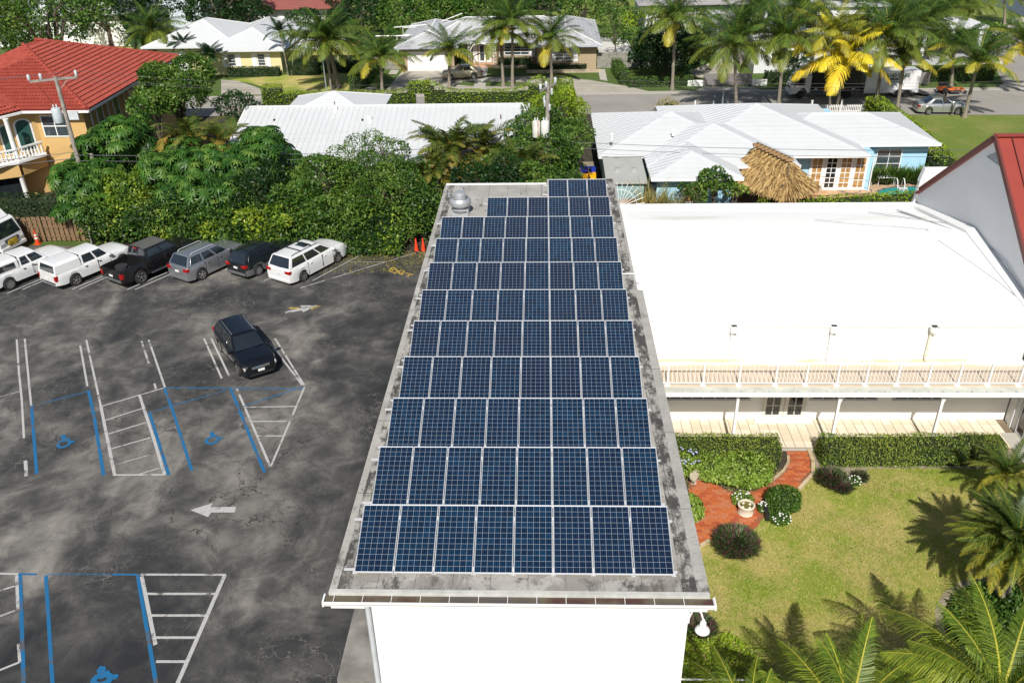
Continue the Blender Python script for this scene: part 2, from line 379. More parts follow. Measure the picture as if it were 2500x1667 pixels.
# ---- solar panels
PW, PL, GAP, PITCHR, TAU = .992, 1.956, .022, 2.5879, R_(19.82)
sc = NT('solar_cells'); sp = sc.sep(sc.obj)
u = sc.math('DIVIDE', sc.math('SUBTRACT', sp[0], .022), .158); v = sc.math('DIVIDE', sc.math('SUBTRACT', sp[1], .030), .158)
def near(x, wd): f = sc.math('FRACT', x); return sc.math('MAXIMUM', sc.math('LESS_THAN', f, wd), sc.math('GREATER_THAN', f, 1-wd))
line = sc.math('MAXIMUM', near(u, .021), near(v, .021))
bus = near(sc.math('MULTIPLY', u, 3), .035)
cell = sc.n('CombineXYZ'); sc.t.links.new(sc.math('FLOOR', u), cell.inputs[0]); sc.t.links.new(sc.math('FLOOR', v), cell.inputs[1])
oi = sc.n('ObjectInfo'); sc.t.links.new(oi.outputs['Random'], cell.inputs[2])
wn = sc.n('TexWhiteNoise'); sc.t.links.new(cell.outputs[0], wn.inputs['Vector'])
col = sc.ramp(wn.outputs['Value'], [(0, (.002,.009,.026)), (.55, (.003,.018,.046)), (1, (.004,.032,.074))])
wp2 = sc.n('TexWhiteNoise', noise_dimensions='1D'); sc.t.links.new(oi.outputs['Random'], wp2.inputs['W'])
col = sc.mix(sc.math('MULTIPLY', wp2.outputs['Value'], .8), col, (.006,.008,.026))
gr = sc.noise(60, 3, .8); col = sc.mix(.35, col, sc.ramp(gr, [(.35, (.002,.008,.024)), (.65, (.004,.030,.076))]))
col = sc.mix(sc.math('MULTIPLY', bus, .13), col, (.35,.4,.45)); col = sc.mix(sc.math('MULTIPLY', line, .55), col, (.50,.55,.60))
edge_m = sc.math('MAXIMUM', sc.math('LESS_THAN', sp[1], .03), sc.math('GREATER_THAN', sp[1], 1.926)); col = sc.mix(edge_m, col, (.6,.62,.65))
M['cells'] = sc.out(col, .18, 0, **{'Coat Weight': .15, 'Coat Roughness': .08, 'Specular IOR Level': .2})
b = MB(); fw_, fh = .014, .042
b.box(0,0,0,PW,fw_,fh); b.box(0,PL-fw_,0,PW,PL,fh); b.box(0,fw_,0,fw_,PL-fw_,fh); b.box(PW-fw_,fw_,0,PW,PL-fw_,fh); b.box(fw_,fw_,.004,PW-fw_,PL-fw_,.012)
frame_me = b.mesh('frame'); frame_me.materials.append(M['alu'])
b = MB(); b.box(fw_+.0005, fw_+.0005, .018, PW-fw_-.0005, PL-fw_-.0005, fh-.004); glass_me = b.mesh('glass'); glass_me.materials.append(M['cells'])
ORD = ['first','second','third','fourth','fifth','sixth','seventh','eighth','ninth','tenth','eleventh']
clamp = MB(); clamp.box(-.012, -.04, .03, .034-.0, .04, .055); clamp_me = clamp.mesh('clamp'); clamp_me.materials.append(M['alu'])
for r in range(11):
    cols = list(range(8)) if r < 9 else (list(range(2, 8)) if r == 9 else list(range(5, 8)))
    yt = r*PITCHR; yb = yt - PL*math.cos(TAU); zb = 7.0 - PL*math.sin(TAU) - fh*math.cos(TAU)
    rowname = 'nearest row' if r == 0 else ('farthest short row' if r == 10 else '%s row from the gutter' % ORD[r])
    x0 = cols[0]*(PW+GAP)
    rk = thing('mounting_rack', 'aluminium rails and legs holding up the %s of solar panels' % rowname, 'mounting rack', (x0, yb, RZ), 'racks under the solar panel rows')
    xe = cols[-1]*(PW+GAP)+PW
    for fr, ext in ((.07, .28), (.80, .22)):
        yy = yb + PL*fr*math.cos(TAU); zz = zb + PL*fr*math.sin(TAU) - .045
        b = MB(); b.box(x0-ext, yy-.025, zz-.02, xe+.10, yy+.025, zz+.03); b.build('rail', M['alu'], rk)
        for k in range(len(cols)+1):
            lx = x0 + k*(PW+GAP) - .011; b = MB(); b.box(lx-.02, yy-.02, RZ+.02, lx+.02, yy+.02, zz-.021); b.box(lx-.06, yy-.06, RZ+.001, lx+.06, yy+.06, RZ+.02)
            b.build('leg', M['alu'], rk)
    for i, k in enumerate(cols):
        x = k*(PW+GAP)
        pn = thing('solar_panel', 'blue solar panel, %s from the left in the %s' % (ORD[i], rowname), 'solar panel', (x, yb, zb), 'solar panels on the flat roof')
        pn.rotation_euler = (TAU, 0, 0)
        link_mesh('frame', frame_me, pn); link_mesh('glass', glass_me, pn)
        if i < len(cols)-1:
            for fr in (.07, .80): link_mesh('clamp', clamp_me, pn, (PW, PL*fr, 0))
# rooftop turbine ventilator
c = G(1125, 522, RZ)
v = thing('roof_ventilator', 'round galvanised mushroom exhaust ventilator at the far left of the grey roof', 'roof vent', c)
b = MB(); b.box(c.x-.42, c.y-.42, RZ, c.x+.42, c.y+.42, RZ+.34); b.build('base', M['steel'], v, bevel=.02)
b = MB(); b.lathe((c.x, c.y, RZ+.34), [(.34,0),(.34,.12),(.52,.16),(.56,.26),(.54,.42),(.46,.52),(.43,.50),(.43,.40),(.34,.36)], 28); b.build('collar', M['steel'], v, smooth=35)
b = MB(); b.lathe((c.x, c.y, RZ+.70), [(.31,0),(.31,.38),(.29,.43),(.20,.46),(0,.47)], 24); b.build('cap', M['steel'], v, smooth=40)
b = MB(); b.tube([(c.x-.38,c.y-.45,RZ+.5),(c.x-.30,c.y-.52,RZ+.33),(c.x,c.y-.54,RZ+.28),(c.x+.35,c.y-.5,RZ+.30)], .02, 6); b.build('cable', M['black'], v)
for (px, py, lab) in ((1097, 481, 'short dark vent pipe near the far left roof corner'), (1128, 464, 'small grey vent stub behind the roof ventilator'), (1268, 476, 'small vent stub left of the farthest solar panels')):
    q = G(px, py, RZ); b = MB(); b.lathe((q.x,q.y,RZ+.001), [(.07,0),(.07,.16),(.09,.17),(.09,.22),(0,.24)], 12); tag(b.build('vent_pipe', M['steel'], loc=q), lab, 'vent pipe', 'vent pipes on the grey roof')
q = G(1322, 470, RZ); b = MB(); b.tube([(q.x+.0,27.2,RZ+.05),(q.x,25.9,RZ+.05),(q.x+.05,25.6,RZ+.05),(4.98,25.6,RZ+.05)], .035, 8); tag(b.build('conduit', M['steel'], loc=q), 'dark bent conduit lying left of the farthest solar panels', 'conduit')
q = G(1548, 672, RZ); b = MB(); b.tube([(8.0,q.y,RZ+.06),(8.72,q.y+.02,RZ+.06),(9.0,q.y-.02,RZ-.05)], .03, 8); tag(b.build('conduit', M['trim'], loc=q), 'white conduit crossing the grey roof edge to the white roof', 'conduit')
# wall lamp at the right corner
lw = Vector((8.42, -2.4, 5.2))
L = thing('wall_lamp', 'white gooseneck barn lamp on the right corner of the white wall', 'lamp', lw)
b = MB(); b.box(8.42, -2.46, 5.3, 8.46, -2.34, 5.6); b.build('mount', M['trim'], L)
b = MB(); b.tube([(8.46,-2.4,5.45),(8.52,-2.42,5.70),(8.62,-2.44,5.76),(8.72,-2.46,5.68),(8.79,-2.48,5.45)], .025, 8); b.build('arm', M['trim'], L, smooth=40)
b = MB(); b.lathe((8.80,-2.48,5.08), [(.19,0),(.19,.02),(.14,.09),(.085,.14),(.075,.30),(.04,.34),(.03,.38),(0,.39)], 24); b.build('shade', M['trim'], L, smooth=40)
# ================================================================ CHURCH HALL
WY, DZ = 13.95, 3.13
H = thing('church_hall', 'white flat roofed hall with roof deck and long porch beside the solar building', 'building', (17, 16, 0))
b = MB(); b.box(8.43, WY, 0, 24.9, 27.0, 4.72); hw = b.build('wall', M['white'], H)
rw = NT('white_roof'); pr = rw.geo(); rw.out(rw.mix(rw.math('MULTIPLY', rw.ramp(rw.noise(.5, 5, .6, vec=pr, stretch=(.4,1.4,1)), [(.5, 0.0), (.65, .6)]), rw.math('GREATER_THAN', rw.sep(pr)[1], 24)), (.86,.86,.84), (.62,.61,.55)), .5)
b = MB(); x0, x1 = 8.43, 24.98
b.v += [(x0,WY-.06,4.70),(x1,WY-.06,4.70),(x1,27.1,4.70),(x0,27.1,4.70),(x0,WY-.06,5.07),(x1,WY-.06,5.12),(x1,20.5,6.12),(x0,20.5,6.02),(x1,27.1,4.78),(x0,27.1,4.92)]
b.f += [(0,1,5,4),(4,5,6,7),(7,6,8,9),(9,8,2,3),(0,3,2,1),(0,4,7,9,3),(1,2,8,6,5)]; b.mi += [0]*7
b.build('roof', rw.m, H, smooth=20)
b = MB(); b.box(8.43, 26.95, 4.7, 24.9, 27.25, 5.08); b.build('rear_parapet', M['roofwhite'], H)
b = MB(); b.prism([(24.62,20.3),(24.98,20.5),(24.98,13.95),(24.80,13.95)], 5.0, 5.0); b = MB()
b.v += [(24.55,20.5,6.1),(24.98,20.5,6.1),(24.55,20.5,6.24),(24.98,20.5,6.38),(24.72,27,4.8),(24.98,27,4.8),(24.72,27,5.0),(24.98,27,5.1),(24.75,14,5.1),(24.98,14,5.1),(24.75,14,5.22),(24.98,14,5.35)]
b.f += [(2,3,7,6),(0,2,6,4),(2,10,11,3),(0,8,10,2)]; b.mi += [0]*4; b.build('wall_flashing', M['roofwhite'], H)
b = MB()
for o_ in (0, .13, .24): b.bar((23.6+o_*.5, 26.2-o_, 5.06), (24.35, 21.2-o_, 5.95), .07, .05)
b.build('loose_pipe', M['steel'], H)
def cable(name, pts, r, label, cat='cable', group=None, mat=None):
    b = MB(); b.tube(pts, r, 5); return tag(b.build(name, mat or M['black'], loc=pts[0]), label, cat, group)
rz_ = lambda X, Y: (5.1+(Y-WY)*.15 if Y < 20.5 else 6.1-(Y-20.5)*.19)+.04
def onroof(px, py):
    z = 5.5
    for _ in range(6): q = G(px, py, z); z = rz_(q.x, q.y)
    return Vector((q.x, q.y, z))
cable('roof_cable', [onroof(*q) for q in ((1990,536),(2060,543),(2180,552),(2262,560),(2292,588),(2370,640),(2440,690),(2497,738))], .02, 'thin grey cable lying across the white hall roof from its far edge', group='cables on the white roof', mat=M['steel'])
cable('roof_cable', [onroof(*q) for q in ((2120,517),(2170,525),(2240,535),(2330,548))]+[Vector((24.9,21,6.3)), Vector((24.93,19,6.1)), Vector((24.93,17.2,6.1)), Vector((24.95,15.3,5.6))], .02, 'thin cable running down beside the chapel wall', group='cables on the white roof', mat=M['steel'])
# scuppers with downspouts
for i, (px, lab, fat) in enumerate(((1793,'white scupper box and thin downspout nearest the solar building',0),(2037,'white scupper box and thin downspout in the middle of the hall wall',0),(2282,'large stained round scupper and downspout nearest the chapel',1))):
    q = A(px, 795, WY-.1); z0 = DZ+.05
    d = thing('downspout', lab, 'downspout', (q.x, WY, z0), 'downspouts on the upper hall wall')
    b = MB(); x = q.x
    if fat: b.lathe((x, WY-.2, 4.55), [(.10,-.08),(.18,.05),(.20,.25),(.16,.26),(.15,.12),(0,.12)], 16)
    else: b.box(x-.15, WY-.26, 4.55, x+.15, WY-.005, 4.84)
    b.build('scupper_box', M['trim'], d)
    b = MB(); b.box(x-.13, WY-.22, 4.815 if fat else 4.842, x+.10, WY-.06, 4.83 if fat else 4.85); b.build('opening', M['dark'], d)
    b = MB(); b.tube([(x-.05,WY-.12,4.56),(x-.05,WY-.10,4.3),(x-.05,WY-.10,z0+.10),(x-.05,WY-.28,z0+.04)], .07 if fat else .045, 8); b.build('pipe', simple('stained_pipe', (.74,.69,.58), .6, var=.35, scale=5) if fat else M['trim'], d, smooth=40)
# deck above the porch
dk = NT('deck_coating'); dp = dk.geo(); dk.out(dk.mix(dk.ramp(dk.noise(.7, 5, .65, vec=dp, stretch=(.5,1.6,1)), [(.42, 0.0), (.6, 1.0)]), (.74,.73,.70), (.66,.50,.28)), .8)
dw = simple('deck_surface', (.56,.46,.35), .85, var=.12, scale=1.4)
b = MB(); b.box(8.95, 13.45, DZ-.02, 24.9, WY-.01, DZ+.03); b.build('deck_upstand', dk.m, H)
b = MB(); b.box(8.95, 11.85, DZ-.12, 24.9, 13.45, DZ); b.build('deck', dw, H)
b = MB(); b.box(8.95, 11.46, DZ-.16, 24.9, 11.85, DZ-.03); b.build('deck_edge', simple('deck_edge_coat', (.52,.53,.47), .8, var=.2, scale=2), H)
b = MB(); b.box(8.95, 11.36, DZ-.19, 24.9, 11.458, DZ-.055); b.build('fascia_gutter', M['trim'], H)
b = MB()
for i in range(26): b.box(10.4+i*.57, 11.47, DZ-.029, 10.46+i*.57, 11.54, DZ+.0)
b.build('gutter_bracket', M['steel'], H)
# railing: posts, rails and every baluster
rl = thing('railing', 'white metal railing with slim balusters along the hall roof deck', 'railing', (17, 12.2, DZ))
RY = 11.93
b = MB(); b.box(9, RY-.035, DZ+1.02, 24.9, RY+.035, DZ+1.07); b.build('top_rail', M['trim'], rl)
b = MB(); b.box(9, RY-.02, DZ+.09, 24.9, RY+.02, DZ+.13); b.build('bottom_rail', M['trim'], rl)
pb = MB(); pb.box(-.035,-.035,0,.035,.035,1.019); pb.box(-.11,-.09,0,.11,.09,.02); pm = pb.mesh('post'); pm.materials.append(M['trim'])
bb = MB(); bb.box(-.009,-.009,.131,.009,.009,1.019); bmh = bb.mesh('baluster'); bmh.materials.append(M['trim'])
px_ = [A(p_, 940, RY).x for p_ in (1629,1716,1803,1892,1966,2042,2112,2188,2263,2337,2411,2486)]
for x in px_: link_mesh('post', pm, rl, (x-17, RY-12.2, 0))
px_ = [px_[0]-1.2]+px_+[px_[-1]+1.15]
for a_, b_ in zip(px_, px_[1:]):
    k = 8
    for j in range(1, k):
        x = a_+(b_-a_)*j/k
        if 9 < x < 24.9: link_mesh('baluster', bmh, rl, (x-17, RY-12.2, 0))
# porch posts with curved bracket
for i, (tx, lab) in enumerate(((1803,'white porch post nearest the solar building'),(2052,'white porch post in the middle of the hall porch'),(2305,'white porch post nearest the chapel'))):
    q = A(tx, 962, 11.7); d = thing('porch_post', lab, 'post', (q.x, 11.7, .1), 'posts of the hall porch')
    b = MB(); b.box(q.x-.055, 11.64, .1, q.x+.055, 11.76, DZ-.161); b.build('shaft', M['trim'], d)
    if i: b = MB(); b.tube([(q.x+.03,11.7,2.4),(q.x+.10,11.7,2.65),(q.x+.30,11.7,2.85),(q.x+.5,11.7,2.93)], .04, 6); b.build('bracket', M['trim'], d)
# windows, doors of the porch
def window(parent, x0, x1, z0, z1, Y, nx, nz, fmat, pmat, fr=.05, name='window', face=-1, mw=None, depth=.05, split=None):
    """framed window on a wall facing -Y (face=-1); panes are sub-parts"""
    b = MB(); mw = mw or fr*.6; y0, y1 = (Y-depth, Y-.001)
    b.box(x0, y0, z0, x1, y1, z0+fr); b.box(x0, y0, z1-fr, x1, y1, z1); b.box(x0, y0, z0+fr, x0+fr, y1, z1-fr); b.box(x1-fr, y0, z0+fr, x1, y1, z1-fr)
    xs = [x0+fr+(x1-x0-2*fr)*i/nx for i in range(nx+1)]; zs = [z0+fr+(z1-z0-2*fr)*i/nz for i in range(nz+1)]
    for x in xs[1:-1]: b.box(x-mw/2, y0+.006, z0+fr, x+mw/2, y1, z1-fr)
    for i in range(nx):
        for z in zs[1:-1]: b.box(xs[i]+(mw/2 if i else 0), y0+.006, z-mw/2, xs[i+1]-(mw/2 if i < nx-1 else 0), y1, z+mw/2)
    wdw = b.build(name, fmat, parent)
    for i in range(nx):
        for j in range(nz):
            pb = MB(); pb.box(xs[i]+(mw/2 if i else 0), Y-depth*.45, zs[j]+(mw/2 if j else 0), xs[i+1]-(mw/2 if i < nx-1 else 0), Y-.002, zs[j+1]-(mw/2 if j < nz-1 else 0))
            pm_ = pmat[(i*7+j*3) % len(pmat)] if isinstance(pmat, list) else pmat
            pb.build('pane', pm_, wdw)
    return wdw
gf = simple('grey_window_frame', (.42,.45,.48), .6)
X = lambda px: A(px, 1000, WY).x
window(H, X(1600), X(1828), 1.08, 2.6, WY, 8, 1, gf, M['glass'], .10, mw=.05); window(H, X(1972), X(2136), 1.08, 2.6, WY, 6, 1, gf, M['glass'], .10, mw=.05); window(H, X(2172), X(2302), 1.08, 2.6, WY, 4, 1, gf, M['glass'], .10, mw=.05)
dx0, dx1 = X(1858), X(1964)
b = MB(); b.box(dx0-.08, WY-.06, .12, dx1+.08, WY-.001, 2.6); b.build('door_surround', M['trim'], H)
for i, (a_, b_) in enumerate(((dx0, (dx0+dx1)/2-.01), ((dx0+dx1)/2+.01, dx1))):
    d = window(H, a_, b_, .2, 2.5, WY-.062, 2, 4, simple('door_paint', (.66,.64,.58), .5), M['glass'], .17, name='door', mw=.035, depth=.05)
b = MB(); b.lathe(((dx0+dx1)/2, WY-.13, 2.0), [(.10,-.01),(.17,.0),(.17,.03),(.10,.04)], 16, 'y'); b.build('door_wreath', simple('dried_wreath', (.5,.47,.42), .9, var=.4, scale=20), H)
b = MB(); b.box(dx0-.3, WY-.35, .10, dx1+.3, WY-.06, .2); b.build('doorstep', M['white'], H)
# patio floor with individual tiles
ps = struct(MB().box(9.5, 11.84, -.02, 24.9, WY, .08).build('patio', M['grout'], loc=(9.5,10.35,0)))
TS = .415; k = 0
tms = []
for m_ in M['tilecream']:
    t_ = MB(); t_.box(.011,.016,0,TS-.011,TS-.016,.022); me = t_.mesh('tile'); me.materials.append(m_); tms.append(me)
def in_gap(x, y): return True
for j in range(5):
    for i in range(37):
        x = 9.6+i*TS; y = 11.86+j*TS
        if x+TS > 24.9 or y+TS > WY+.02: continue
        link_mesh('tile', tms[rnd.randrange(3)], ps, (x-9.5+(j % 2)*.0, y-10.35, .08)); k += 1
b = MB(); b.box(22.4, 12.0, .104, 24.2, 12.75, .13); tag(b.build('door_mat', M['dark'], loc=(23,12.3,.1)), 'black door mat on the porch tiles near the chapel windows', 'mat')
# chapel with steep red roof
CX = 25.0
K = thing('chapel', 'steep gabled chapel with grey end wall and red standing seam roof', 'building', (30, 20.6, 0))
AY_, AZ_, SL = 20.66, 10.6, .755
ye0, ye1 = 9.5, 27.6
ez = lambda y: AZ_-SL*abs(y-AY_)
b = MB(); n0 = 0
b.v += [(CX,12.6,0),(CX,12.6,ez(12.6)-.1),(CX,AY_,AZ_-.12),(CX,27.3,ez(27.3)-.12),(CX,27.3,0)]; b.v += [(CX+.3,v[1],v[2]) for v in b.v[:5]]
b.f += [(0,1,2,3,4),(9,8,7,6,5)]+[(i,(i+1)%5,(i+1)%5+5,i+5) for i in range(5)]; b.mi += [0]*7
b.build('wall', M['greywall'], K)
b = MB()
for (ya, yb_) in ((AY_, ye0), (AY_, ye1)):
    b.v += [(CX-.12,ya,AZ_+.05),(60,ya,AZ_+.05),(60,yb_,ez(yb_)+.05),(CX-.12,yb_,ez(yb_)+.05),(CX-.12,ya,AZ_-.10),(60,ya,AZ_-.10),(60,yb_,ez(yb_)-.10),(CX-.12,yb_,ez(yb_)-.10)]
    k = len(b.v)-8; b.f += [tuple(k+i for i in q) for q in ((0,1,2,3),(7,6,5,4),(0,3,7,4),(1,5,6,2),(3,2,6,7))]; b.mi += [0]*5
b.build('roof', M['red'], K)
for i in range(14):
    x = CX+.55+i*.55; b = MB(); b.bar((x,AY_-.05,AZ_+.08),(x,ye0+.1,ez(ye0+.1)+.08), .035, .05); b.build('seam', M['redtrim'], K)
b = MB(); b.bar((CX-.14,AY_,AZ_+.10),(60,AY_,AZ_+.10), .35, .06); b.build('ridge_cap', M['red'], K)
for yb_ in (ye0, 26.9): b = MB(); b.bar((CX-.14,AY_,AZ_+.02),(CX-.14,yb_,ez(yb_)+.02), .10, .22); b.build('rake_trim', M['redtrim'], K)
# louvred vent, diamond shaped
lc = [A(2411,382,0)]*0
b = MB(); cy, cz = 19.55, 9.0
vt = lambda y, z: (CX-.015, y, z)
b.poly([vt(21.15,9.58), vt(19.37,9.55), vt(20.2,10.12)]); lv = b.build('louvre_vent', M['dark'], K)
for i in range(7):
    t = i/7; a0 = Vector((CX-.03, 20.2+.95*(1-t), 9.57+.54*t)); a1 = Vector((CX-.03, 20.2-.83*(1-t), 9.55+.56*t))
    b = MB(); b.bar(a0, a1, .03, .05); b.build('louvre', simple('louvre_grey', (.5,.53,.56), .6), lv)
# chapel lower wall facing the porch: pilaster and tall dark windows
for (y0, y1) in ((12.9, 12.35), (12.2, 11.3), (11.15, 10.2), (10.05, 9.1)):
    b = MB(); b.box(CX-.10, y0+.06, .1, CX-.04, y0, 2.9); b.box(CX-.10, y1, .1, CX-.04, y1-.06, 2.9); b.box(CX-.10, y1-.0, .1, CX-.04, y0, .25); b.box(CX-.10, y1, 2.75, CX-.04, y0, 2.9); wv = b.build('window', M['trim'], K)
    b = MB(); b.box(CX-.07, y1+.002, .252, CX-.04, y0-.002, 2.748); b.build('pane', M['glass'], wv)
b = MB(); b.box(CX-.05, 13.1, 0, CX+.2, WY, 2.7); b.box(CX-.12, 13.35, 0, CX-.05, 13.6, 2.7); b.build('pilaster', M['greywall'], K)
b = MB(); b.box(CX-.04, 9.8, 0, CX+.3, 13.0, 3.0); b.box(CX+.31, 9.8, 0, 59, 27, 2.6); b.build('lower_wall', M['greywall'], K)
b = MB(); b.box(24.3, 8.2, -.01, 24.96, 12.9, .12); b.build('base_kerb', M['concrete'], K)
# white parapet structure behind the hall
pz = thing('parapet_wall', 'white parapet and tapering drain beside the chapel gable behind the hall roof', 'wall', (25, 28.4, 0))
b = MB(); b.bar((24.85,27.32,4.5),(25.0,27.32,5.7),.22,.2); b.bar((25.0,27.32,5.65),(25.05,27.32,6.25),.26,.24); b.bar((25.05,27.34,6.2),(25.2,27.34,6.95),.34,.3); b.build('stepped_drain', M['trim'], pz)
b = MB(); b.box(25.35, 27.5, 3, 28, 28.2, 6.72); b.build('block', M['white'], pz)
# railing tube at the lower right of the wall
b = MB(); q = G(1672, 1657, 1.0); b.tube([(q.x-.3,q.y,1.0),(q.x+1.9,q.y,1.0),(q.x+1.95,q.y-.3,.05)], .03, 8); tag(b.build('handrail', M['trim'], loc=q), 'white tubular handrail at the foot of the white wall, bottom edge', 'handrail')
# ================================================================ PAINTED MARKINGS
ZL = [.004]
def strip(name, pts, w, mat, label, group='parking lot lines', zoff=None):
    """painted line through ground points, w metres wide"""
    b = MB(); ZL[0] += .00012; z = ZL[0]
    pts = [Vector((p.x, p.y, z)) for p in pts]
    for a, c in zip(pts, pts[1:]):
        d = (c-a); n = Vector((-d.y, d.x, 0)).normalized()*w/2; b.poly([a-n, c-n, c+n, a+n])
    o = b.build(name, mat); 
    for f in o.data.polygons:
        if f.normal.z < 0: f.flip()
    return struct(o)
z1 = lambda L: [G(x/3.675, 800+y/3.675) for x, y in L]
z2 = lambda L: [G(x/3.675, 1247+y/3.675) for x, y in L]
z3 = lambda L: [G(x/3.675, 400+y/3.675) for x, y in L]
z4 = lambda L: [G(620+x/3.675, 400+y/3.675) for x, y in L]
gq = lambda L: [G(x, y) for x, y in L]
W_ = .11
for L, mt, w in (
 (z1([(150,105),(170,400),(195,640),(215,990)]), 'pwhite', W_), (z1([(222,100),(280,700)]), 'pwhite', W_), (z1([(228,1190),(237,1330)]), 'pwhite', .16),
 (z1([(-120,650),(180,570)]), 'pwhite', .06), (z1([(275,705),(800,568)]), 'pblue', .08), (z1([(283,705),(330,1310)]), 'pblue', .17), (z1([(795,565),(845,800),(930,1325)]), 'pblue', .18),
 (z1([(720,160),(785,525)]), 'pwhite', W_), (z1([(775,110),(905,705)]), 'pwhite', W_), (z1([(905,705),(1030,1325)]), 'pwhite', .15), (z1([(905,706),(1470,540)]), 'pwhite', .09),
 (z1([(945,830),(1280,722)]), 'pwhite', .09), (z1([(972,952),(1308,850)]), 'pwhite', .09), (z1([(998,1085),(1350,985)]), 'pwhite', .09), (z1([(1030,1230),(1380,1128)]), 'pwhite', .06),
 (z1([(1030,1320),(1480,1318)]), 'pwhite', .11), (z1([(1250,1312),(1440,1255)]), 'pwhite', .08), (z1([(1250,600),(1375,980),(1478,1318)]), 'pwhite', .15),
 (z1([(1340,760),(1400,950),(1515,1322)]), 'pblue', .17), (z1([(1475,545),(1545,730),(1722,1280)]), 'pblue', .16), (z1([(1340,760),(2030,560)]), 'pblue', .08), (z1([(1470,540),(2720,547)]), 'pblue', .09),
 (z1([(1270,120),(1335,320)]), 'pwhite', W_), (z1([(1385,500),(1400,550)]), 'pwhite', W_), (z1([(1335,110),(1480,535)]), 'pwhite', W_), (z1([(1830,95),(1990,455)]), 'pwhite', W_), (z1([(1895,95),(2055,430)]), 'pwhite', W_),
 (gq([(563,949),(646,1153)]), 'pblue', .17), (gq([(578,949),(660,1139)]), 'pwhite', .12), (gq([(744,944),(661,1139)]), 'pwhite', .10),
 (gq([(597,994),(724,992)]), 'pwhite', .09), (gq([(612,1029),(706,1028)]), 'pwhite', .09), (gq([(628,1064),(691,1064)]), 'pwhite', .09), (gq([(592,993),(740,944)]), 'pblue', .08),
 (gq([(657,834),(738,940)]), 'pwhite', W_), (gq([(671,826),(745,944)]), 'pwhite', W_),
 (z2([(-60,560),(165,565)]), 'pwhite', .10), (z2([(165,565),(330,568)]), 'pblue', .12), (z2([(1010,569),(1240,570)]), 'pblue', .12), (z2([(420,568),(1010,571)]), 'pblue', .04), (z2([(180,565),(215,1600)]), 'pblue', .17), (z2([(412,580),(475,1600)]), 'pblue', .16),
 (z2([(1235,570),(1410,1600)]), 'pblue', .17), (z2([(1272,585),(1395,1200)]), 'pwhite', .15), (z2([(1262,570),(2025,572)]), 'pwhite', .11), (z2([(2018,574),(1570,1600)]), 'pwhite', .16),
 (z2([(1312,743),(1935,743)]), 'pwhite', .12), (z2([(1345,937),(1850,937)]), 'pwhite', .12), (z2([(1368,1135),(1765,1135)]), 'pwhite', .12), (z2([(1400,1350),(1675,1350)]), 'pwhite', .12),
 (z2([(150,578),(162,890)]), 'pwhite', .12), (z2([(-60,730),(155,668)]), 'pwhite', .09), (z2([(-60,965),(160,885)]), 'pwhite', .10), (z2([(-60,1450),(178,1355)]), 'pwhite', .10), (z2([(165,1190),(178,1355)]), 'pwhite', .10),
 (z3([(60,1165),(390,1025)]), 'pwhite', .10), (z3([(200,1130),(460,1020)]), 'pwhite', .10), (z3([(650,1125),(1000,980)]), 'pwhite', .10), (z3([(712,1125),(1060,975)]), 'pwhite', .10),
 (z3([(1140,1130),(1500,975)]), 'pwhite', .10), (z3([(1210,1130),(1600,960)]), 'pwhite', .10), (z3([(2020,950),(2120,905)]), 'pwhite', .09), (z4([(90,1050),(250,985)]), 'pwhite', .09),
 (z4([(415,1115),(1450,800)]), 'pwhite', .08), (z4([(525,1050),(965,815)]), 'pwhite', .07), (z4([(860,880),(1180,883)]), 'pwhite', .05)):
    strip('blue_line' if mt == 'pblue' else 'white_line', L, w*(.76 if mt == 'pblue' else .86), M[mt], '')
def flat(name, polys, mat):
    b = MB(); ZL[0] += .0003; z = ZL[0]
    for P in polys: b.poly([(p.x, p.y, z) for p in P])
    o = b.build(name, mat)
    for f in o.data.polygons:
        if f.normal.z < 0: f.flip()
    return struct(o)
flat('arrow_marking', [z4([(315,1288),(420,1290),(400,1305),(318,1302)]), z4([(500,1300),(565,1272),(605,1273),(585,1285),(520,1312)])], M['pyellow'])
flat('arrow_marking', [z4([(280,1328),(432,1293),(412,1272),(570,1270),(445,1332),(425,1316),(283,1344)])], M['pwhite'])
flat('arrow_marking', [gq([(465,1245),(520,1228),(514,1238),(577,1237),(574,1251),(516,1251),(508,1262)])], M['pwhite'])
# EXIT lettering
for L in ([(1240,930),(1212,962)],[(1240,930),(1275,942)],[(1228,946),(1256,957)],[(1212,962),(1250,975)], [(1270,944),(1315,992)],[(1332,954),(1254,986)], [(1350,962),(1322,998)], [(1365,982),(1430,998)],[(1398,990),(1375,1015)]):
    strip('exit_lettering', z4(L), .13, M['pyellow'], '')
# wheelchair symbols: head, back, seat, wheel arc, leg, each a run of painted strokes
def isa(cx, cy, s, nm='wheelchair_symbol'):
    k = s; P = lambda L: [G(cx+x*k, cy+y*k) for x, y in L]
    b = MB(); ZL[0] += .0003
    def st(pts, w):
        for a, c in zip(pts, pts[1:]):
            a = Vector((a.x, a.y, ZL[0])); c = Vector((c.x, c.y, ZL[0])); d = c-a; n = Vector((-d.y, d.x, 0)).normalized()*w/2; e = d.normalized()*w*.3; b.poly([a-n-e, c-n+e, c+n+e, a+n-e])
            ZL[0] += .0004
    st(P([(-7,-13),(-3,-12.5),(-6,-9)]), .15*s); st(P([(-5,-9),(-3,-1.5),(5,-4.5)]), .15*s); st(P([(-3,-6),(6,-7.5)]), .10*s)
    st(P([(5,-4),(12,1.5),(18,.5),(19,-1)]), .13*s)
    arc = [(-7,-2),(-13,1),(-17,5),(-18,9.5),(-14,13),(-6,13.5),(2,11),(8,7),(11,3)]
    st(P(arc), .13*s); o = b.build(nm, M['pblue'])
    for f in o.data.polygons:
        if f.normal.z < 0: f.flip()
    return struct(o)
isa(160, 1078, 1.05); isa(522, 1070, 1.0); isa(255, 1652, 1.45)
